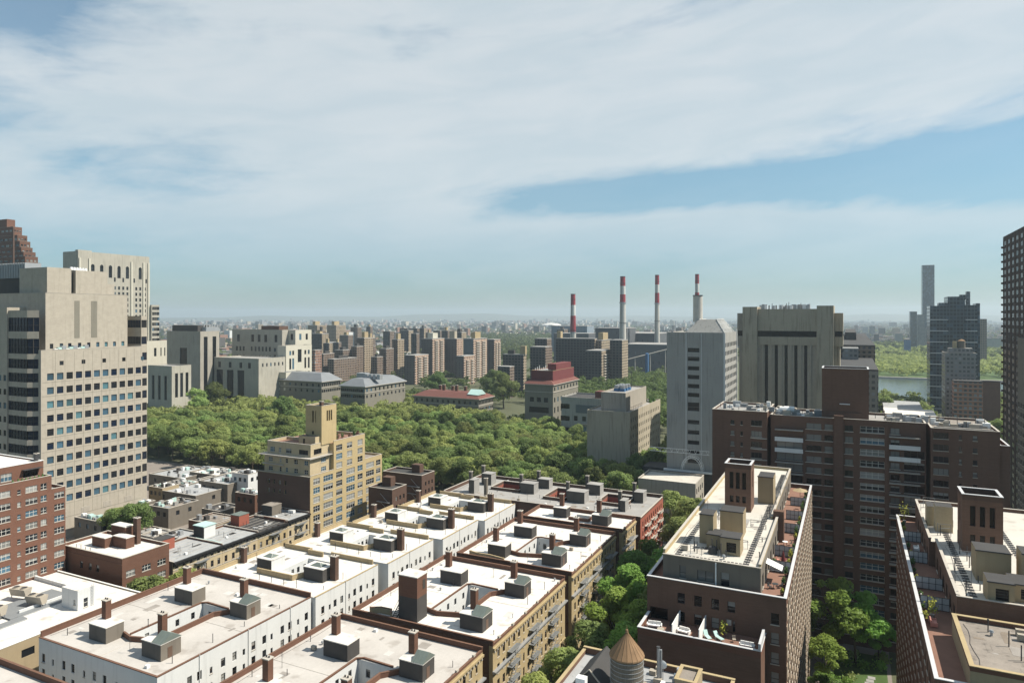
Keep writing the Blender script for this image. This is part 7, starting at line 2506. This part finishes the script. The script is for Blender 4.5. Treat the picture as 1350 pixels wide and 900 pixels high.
# ---------------------------------------------------------------- trees
def leaf_mat(name, col, trans=.35):
    m, nt, p = new_mat(name)
    L = nt.links.new
    oi = nt.nodes.new('ShaderNodeObjectInfo')
    tc = nt.nodes.new('ShaderNodeTexCoord')
    nz = nt.nodes.new('ShaderNodeTexNoise'); nz.inputs['Scale'].default_value = .55; nz.inputs['Detail'].default_value = 3
    L(tc.outputs['Object'], nz.inputs['Vector'])
    hs = nt.nodes.new('ShaderNodeHueSaturation')
    r = Ex(nt, oi.outputs['Random'])
    L((r * .05 + .475).k, hs.inputs['Hue'])
    L((r.op('MULTIPLY', 7.3).op('FRACT') * .55 + .66 + (Ex(nt, nz.outputs[0]) - .5) * .9).k, hs.inputs['Value'])
    hs.inputs['Color'].default_value = (*col, 1)
    tr = nt.nodes.new('ShaderNodeBsdfTranslucent')
    mx = nt.nodes.new('ShaderNodeMixShader'); mx.inputs[0].default_value = trans
    L(hs.outputs[0], p.inputs['Base Color'])
    h2 = nt.nodes.new('ShaderNodeHueSaturation'); h2.inputs['Value'].default_value = 1.25; h2.inputs['Hue'].default_value = .49
    L(hs.outputs[0], h2.inputs['Color']); L(h2.outputs[0], tr.inputs[0])
    p.inputs['Roughness'].default_value = .6
    p.inputs['Specular IOR Level'].default_value = .2
    L(p.outputs[0], mx.inputs[1]); L(tr.outputs[0], mx.inputs[2])
    L(mx.outputs[0], nt.nodes['Material Output'].inputs[0])
    MT[name] = m


leaf_mat('leaf_mid', (.225, .285, .092), .45)
leaf_mat('leaf_light', (.26, .325, .105), .45)
leaf_mat('leaf_dark', (.13, .18, .055), .42)
leaf_mat('leaf_fresh', (.20, .32, .065), .45)
leaf_mat('leaf_far', (.085, .13, .034))


def crown_mesh(seed, R_, zb, zt, n, leaf, mat, squash=1.0, nclump=26):
    """leaf cards scattered through many uneven clumps"""
    rd = random.Random(seed)
    mb = MB()
    zc = (zb + zt) / 2; hz = (zt - zb) / 2
    cl = []
    for k in range(nclump):
        a = rd.uniform(0, 6.283); u = rd.uniform(-.75, 1.0)
        rr = math.sqrt(max(0.05, 1 - u * u)) * rd.uniform(.40, .98)
        cl.append((Vector((R_ * rr * math.cos(a), R_ * rr * math.sin(a), zc + hz * u * .82)), R_ * rd.uniform(.15, .42)))
    wts = [c[1] ** 2 for c in cl]
    for k in range(n):
        c, r = rd.choices(cl, wts)[0]
        d = Vector((rd.gauss(0, 1), rd.gauss(0, 1), rd.gauss(.25, 1)))
        d.normalize()
        p = c + Vector((d.x, d.y, d.z * .72)) * r * (rd.random() ** .35)
        nn = (d + Vector((rd.gauss(0, .5), rd.gauss(0, .5), rd.gauss(.5, .5)))).normalized()
        u = nn.orthogonal().normalized()
        q = Matrix.Rotation(rd.uniform(0, 6.28), 3, nn)
        u = q @ u; v = nn.cross(u)
        s = leaf * rd.uniform(.6, 1.35)
        u = u * s; v = v * s * .62
        mb.quad(tuple(p - u), tuple(p - v), tuple(p + u), tuple(p + v))
    me = mb.mesh('crown', [mat])
    return me


def trunk_mesh(seed, r, zb, zt, R_):
    rd = random.Random(seed)
    mb = MB()
    mid = Vector((rd.uniform(-.4, .4), rd.uniform(-.4, .4), zb))
    mb.bar((0, 0, -.1), tuple(mid), (r, r * .72), n=8)
    for k in range(6):
        a = k * 1.05 + rd.uniform(-.3, .3)
        e = Vector((R_ * .55 * math.cos(a), R_ * .55 * math.sin(a), zb + (zt - zb) * rd.uniform(.3, .75)))
        h = mid.lerp(e, .5) + Vector((0, 0, .7))
        mb.bar(tuple(mid), tuple(h), (r * .5, r * .3), n=6); mb.bar(tuple(h), tuple(e), (r * .3, r * .1), n=5)
    return mb.mesh('trunk', ['bark'])


KIND = {}
def kind(key, R_, zb, zt, n, leaf, mat, nv, nclump=26, tr=.45):
    KIND[key] = [(crown_mesh(hash_(key) + k, R_, zb, zt, n, leaf, mat, 1, nclump), trunk_mesh(k + 3, tr, zb + 1, zt, R_)) for k in range(nv)]
def hash_(s): return sum(ord(c) * (i + 7) for i, c in enumerate(s))


kind('belt', 8.4, 5.5, 18.5, 8000, .43, 'leaf_mid', 6, 34)
kind('beltl', 8.4, 5.5, 18.0, 8000, .43, 'leaf_light', 4, 36)
kind('beltd', 8.6, 5.5, 20.5, 8000, .43, 'leaf_dark', 3, 30)
kind('street', 5.4, 4.0, 14.5, 6500, .30, 'leaf_fresh', 3, 24, .28)
kind('streetm', 5.4, 4.0, 14.5, 6500, .30, 'leaf_light', 2, 24, .28)
TR = random.Random(5)


def tree(key, x, y, sc, label, group, z=0, name='broadleaf_tree', sz=None):
    cr, tk = TR.choice(KIND[key])
    t = thing(name, label, 'tree', x, y, z, group)
    rz = TR.uniform(0, 6.28)
    t.rotation_euler = (0, 0, rz)
    t.scale = (sc, sc, sz or sc)
    for nm, me in (('trunk', tk), ('crown', cr)):
        o = bpy.data.objects.new(nm, me); COL.objects.link(o); o.parent = t
    return t


# belt of the campus beyond the avenue: filled row by row, leaving the buildings free
boxes = []
for o in COL.objects:
    if o.parent is None and o.type == 'EMPTY' and o.get('category') in ('building', 'power station', 'tower'):
        xs, ys = [], []
        for ch in o.children:
            if ch.name.split('.')[0] in ('wall', 'wing_wall', 'side_wing', 'corner_pier') and ch.type == 'MESH':
                for v in ch.data.vertices:
                    xs.append(v.co.x + o['_o'][0]); ys.append(v.co.y + o['_o'][1])
        if xs: boxes.append((min(xs), max(xs), min(ys), max(ys)))


def free(x, y, r):
    return not any(a - r < x < b + r and c - r < y < d + r for a, b, c, d in boxes)


cand = []
sp = 13.2
j = 0
y = 283.0
while y < 560:
    x = -520.0 + (j % 2) * sp / 2
    while x < -62:
        xx, yy = x + TR.uniform(-3, 3), y + TR.uniform(-3, 3)
        d = dep(xx, yy)
        if d > 100:
            px = 675 + FL * (xx * c_ + yy * s_) / d
            pyt = HY + (H - 17) * FL / d
            if 165 < px < 915 and free(xx, yy, 4.5):
                lim = 519 if px < 330 else 527 if px < 640 else 540 if px < 700 else 550
                if px > 770: lim = 575
                if 330 < px < 545: lim = 516
                if pyt > lim:
                    cand.append((d, xx, yy, px))
        x += sp
    y += sp * .88; j += 1
cand.sort()
near = cand[:262]
for d, x, y, px in near:
    r = TR.random()
    key = 'belt' if r < .55 else 'beltl' if r < .9 else 'beltd'
    if px < 350 and d < 480: key = 'beltl' if r < .6 else 'belt'
    tree(key, x, y, TR.uniform(.74, 1.2), 'broad leafy tree in the dense campus tree belt beyond the avenue', 'trees of the campus belt', sz=TR.uniform(.82, 1.12))
for k in range(9):
    x = -330 + 15.5 * k + TR.uniform(-2, 2)
    tree('beltl' if k % 2 else 'belt', x, 271 + TR.uniform(-3, 3), TR.uniform(.75, 1.0), 'leafy tree in the front row of the belt, beside the low cluttered roofs', 'front row of the campus belt')
print('belt trees', len(cand), 'individual', len(near))

# street trees between the tan tenements and the brick slab
ST_TREES = [(-54, 206, 1.2, '', 'street'), (-46, 200, 1.3, '', 'street'), (-54.5, 192, 1.25, '', 'street'), (-44, 186, 1.3, '', 'street'), (-53, 178, 1.3, '', 'street'),
            (-43, 172, 1.2, '', 'streetm'), (-52, 165, 1.2, '', 'street'), (-42, 158, 1.3, '', 'street'), (-53, 150, 1.1, '', 'streetm'), (-43, 145, 1.25, '', 'street'),
            (-54, 137, 1.05, '', 'streetm'), (-44, 131, 1.25, '', 'streetm'), (-54.5, 124, 1.0, '', 'streetm'), (-45, 118, 1.2, '', 'streetm'), (-55, 111, 1.0, '', 'street'), (-46, 105, 1.2, '', 'streetm')]
for x, y, sc, _, key in ST_TREES:
    tree(key, x, y, sc, 'bright green street tree between the tan tenements and the brick slab', 'trees along the tenement street', name='street_tree')
# big trees at the avenue corner
for x, y, sc in [(-50, 226, 1.35), (-41, 236, 1.45), (-49, 247, 1.5), (-36, 224, 1.2), (-60, 262, 1.35), (-43, 258, 1.4)]:
    tree('streetm', x, y, sc, 'tall street tree at the avenue corner beside the red brick front', 'trees at the avenue corner', name='street_tree')
# courtyard
for x, y, sc, lab in [(-4.6, 187, 1.45, 'larger bright green courtyard tree close to the left slab wall'), (1.4, 190, 1.22, 'second bright green courtyard tree, right of the larger one'),
                      (-5.0, 172, .85, 'courtyard tree in front of the larger one by the left slab'), (6.4, 194, .7, 'courtyard tree in the shade at the foot of the dark slab'),
                      (-5.2, 162, .6, 'small courtyard tree near the bottom by the left slab')]:
    tree('street', x, y, sc, lab, None, name='courtyard_tree')
rr = random.Random(3)
for k in range(16):
    x, y = rr.uniform(-7.4, 7.5), rr.uniform(158, 196)
    gm = MB()
    for q in range(130):
        p = Vector((x + rr.gauss(0, .7), y + rr.gauss(0, .7), abs(rr.gauss(.7, .5))))
        d = Vector((rr.gauss(0, 1), rr.gauss(0, 1), rr.gauss(0, 1))).normalized() * .3
        e = d.orthogonal().normalized() * .2
        gm.quad(tuple(p - d), tuple(p + e), tuple(p + d), tuple(p - e))
    tag(gm.build('garden_shrub', ['leaf_light' if k % 2 else 'leaf_fresh'], None, (x, y, 0)), 'rounded garden shrub on the shaded courtyard ground', 'shrub', 'shrubs of the courtyard garden')
m = MB()
for k in range(9):
    m.box(1.0 + .35 * k, 2.6 + .35 * k, 170 + 1.6 * k, 171.4 + 1.6 * k, .035, .07 + .002 * k)
tag(m.build('garden_path', ['grey_gravel']), kind='structure')
# left street trees
tree('streetm', -162, 119, 1.3, 'small street tree before the brown brick house, nearer to the camera', None, name='street_tree')
tree('streetm', -161, 129, 1.2, 'street tree before the brown brick house, the farther one by the black cornice houses', None, name='street_tree')
x, y = cor(174, 258)
tree('beltl', x, y, .85, 'olive green tree between the hospital block and the brown brick house', None, name='street_tree')
x, y = cor(156, 262)
tree('beltl', x, y, .7, 'smaller olive tree left of the one behind the brown brick house', None, name='street_tree')

# woods farther off: one mass each
def woods(name, label, pts, leaf, per, seed, mat='leaf_far', hz=(9, 15), R_=(5, 9)):
    rd = random.Random(seed)
    mb = MB()
    for x, y in pts:
        h = rd.uniform(*hz); r = rd.uniform(*R_)
        cl = [(Vector((x + rd.gauss(0, r * .4), y + rd.gauss(0, r * .4), h * rd.uniform(.45, .85))), r * rd.uniform(.3, .55)) for _ in range(7)]
        for k in range(per):
            c, cr = rd.choice(cl)
            d = Vector((rd.gauss(0, 1), rd.gauss(0, 1), rd.gauss(.3, 1))).normalized()
            p = c + Vector((d.x, d.y, d.z * .7)) * cr * rd.random() ** .3
            nn = (d + Vector((rd.gauss(0, .5), rd.gauss(0, .5), rd.gauss(.3, .5)))).normalized()
            u = nn.orthogonal().normalized() * leaf * rd.uniform(.6, 1.3); v = nn.cross(u) * .7
            mb.quad(tuple(p - u), tuple(p - v), tuple(p + u), tuple(p + v))
    return tag(mb.build(name, [mat]), label, 'trees', kind='stuff')


woods('campus_wood', 'rear rows of the campus tree belt', [(x, y) for d, x, y, px in cand[262:]], .9, 420, 1, 'leaf_mid', (15, 19), (6.5, 8.5))
rd = random.Random(11)
pts = []
while len(pts) < 210:      # green patch behind the tan slab
    px, d = rd.uniform(752, 890), rd.uniform(470, 860)
    x, y = cor(px, d)
    if free(x, y, 5): pts.append((x, y))
woods('campus_wood', 'dark green wood between the tan slab and the power station', pts, .9, 330, 2, 'leaf_dark', (17, 23), (7, 10))
pts = [cor(rd.uniform(1128, 1340), 950 * (2.1 ** rd.random())) for _ in range(620)]
pts = [(x, y) for x, y in pts if y > 1092]
woods('river_park', 'light green park wood on the far bank of the river', pts, 1.5, 110, 3, 'leaf_light', (10, 16), (8, 12))
pts = [cor(rd.uniform(612, 725), rd.uniform(1350, 3000)) for _ in range(420)]
woods('far_wood', 'green hillside wood beyond the pink housing towers', pts, 2.6, 60, 4, 'leaf_far', (9, 14), (10, 16))
pts = [cor(rd.uniform(-60, 1410), 1300 * (8 ** rd.random())) for _ in range(3000)]
woods('city_trees', 'scattered dark tree tops among the far houses', pts, 4.5, 22, 6, 'leaf_dark', (11, 17), (12, 22))
pts = [cor(rd.uniform(400, 900), rd.uniform(640, 1150)) for _ in range(330)]
pts = [(x, y) for x, y in pts if free(x, y, 6)]
woods('housing_trees', 'trees between the housing towers', pts, 1.3, 120, 7, 'leaf_dark', (10, 15), (6, 9))
for px, d, sc, lab, key in [(575, 690, 1.5, 'round dark tree standing before the pink housing towers', 'beltd'), (664, 640, 1.6, 'big dark round tree right of the red-roofed building', 'beltd'), (651, 700, 1.5, 'dark tree left of the big round one by the dark housing', 'beltd'),
                       (455, 640, 1.3, 'green tree between the two grey hip roofs', 'belt'), (256, 560, 1.5, 'bright rounded tree before the low stone wing', 'beltl'), (285, 575, 1.5, 'tall dark tree before the concrete hospital wing', 'beltd'),
                       (372, 520, 1.25, 'dark high tree rising over the left part of the belt', 'beltd')]:
    x, y = cor(px, d)
    tree(key, x, y, sc, lab, None)
pts = []
while len(pts) < 120:
    px, d = rd.uniform(1140, 1345), rd.uniform(420, 790)
    x, y = cor(px, d)
    if free(x, y, 5) and HY + (H - 12) * FL / d > 512 and (px < 1226 or px > 1290): pts.append((x, y))
woods('shore_trees', 'trees on the near bank of the river at the right', pts, .9, 260, 8, 'leaf_mid', (9, 14), (5, 8))
for k, (px, d, sc) in enumerate([(1160, 560, 1.25), (1238, 400, .9), (1320, 420, 1.2)]):
    x, y = cor(px, d)
    tree(('beltl', 'beltl', 'belt')[k], x, y, sc, ('slim bright tree by the river behind the flat grey shed', 'rounded yellow-green tree right of the white slanted roof', 'tree beside the tall brown tower at the right edge')[k], None)

# ---------------------------------------------------------------- the air between here and the horizon
hz = MB()
hz.box(-15500, 15500, -15500, 15500, -1.0, 262.0)
hm_ = bpy.data.materials.new('haze_air')
hm_.use_nodes = True
nt = hm_.node_tree
nt.nodes.clear()
vo = nt.nodes.new('ShaderNodeVolumePrincipled')
vo.inputs['Color'].default_value = (.76, .90, 1.0, 1)
vo.inputs['Density'].default_value = 0.000095
vo.inputs['Anisotropy'].default_value = .25
ou = nt.nodes.new('ShaderNodeOutputMaterial')
nt.links.new(vo.outputs[0], ou.inputs['Volume'])
MT['haze_air'] = hm_
tag(hz.build('haze', ['haze_air']), kind='stuff')
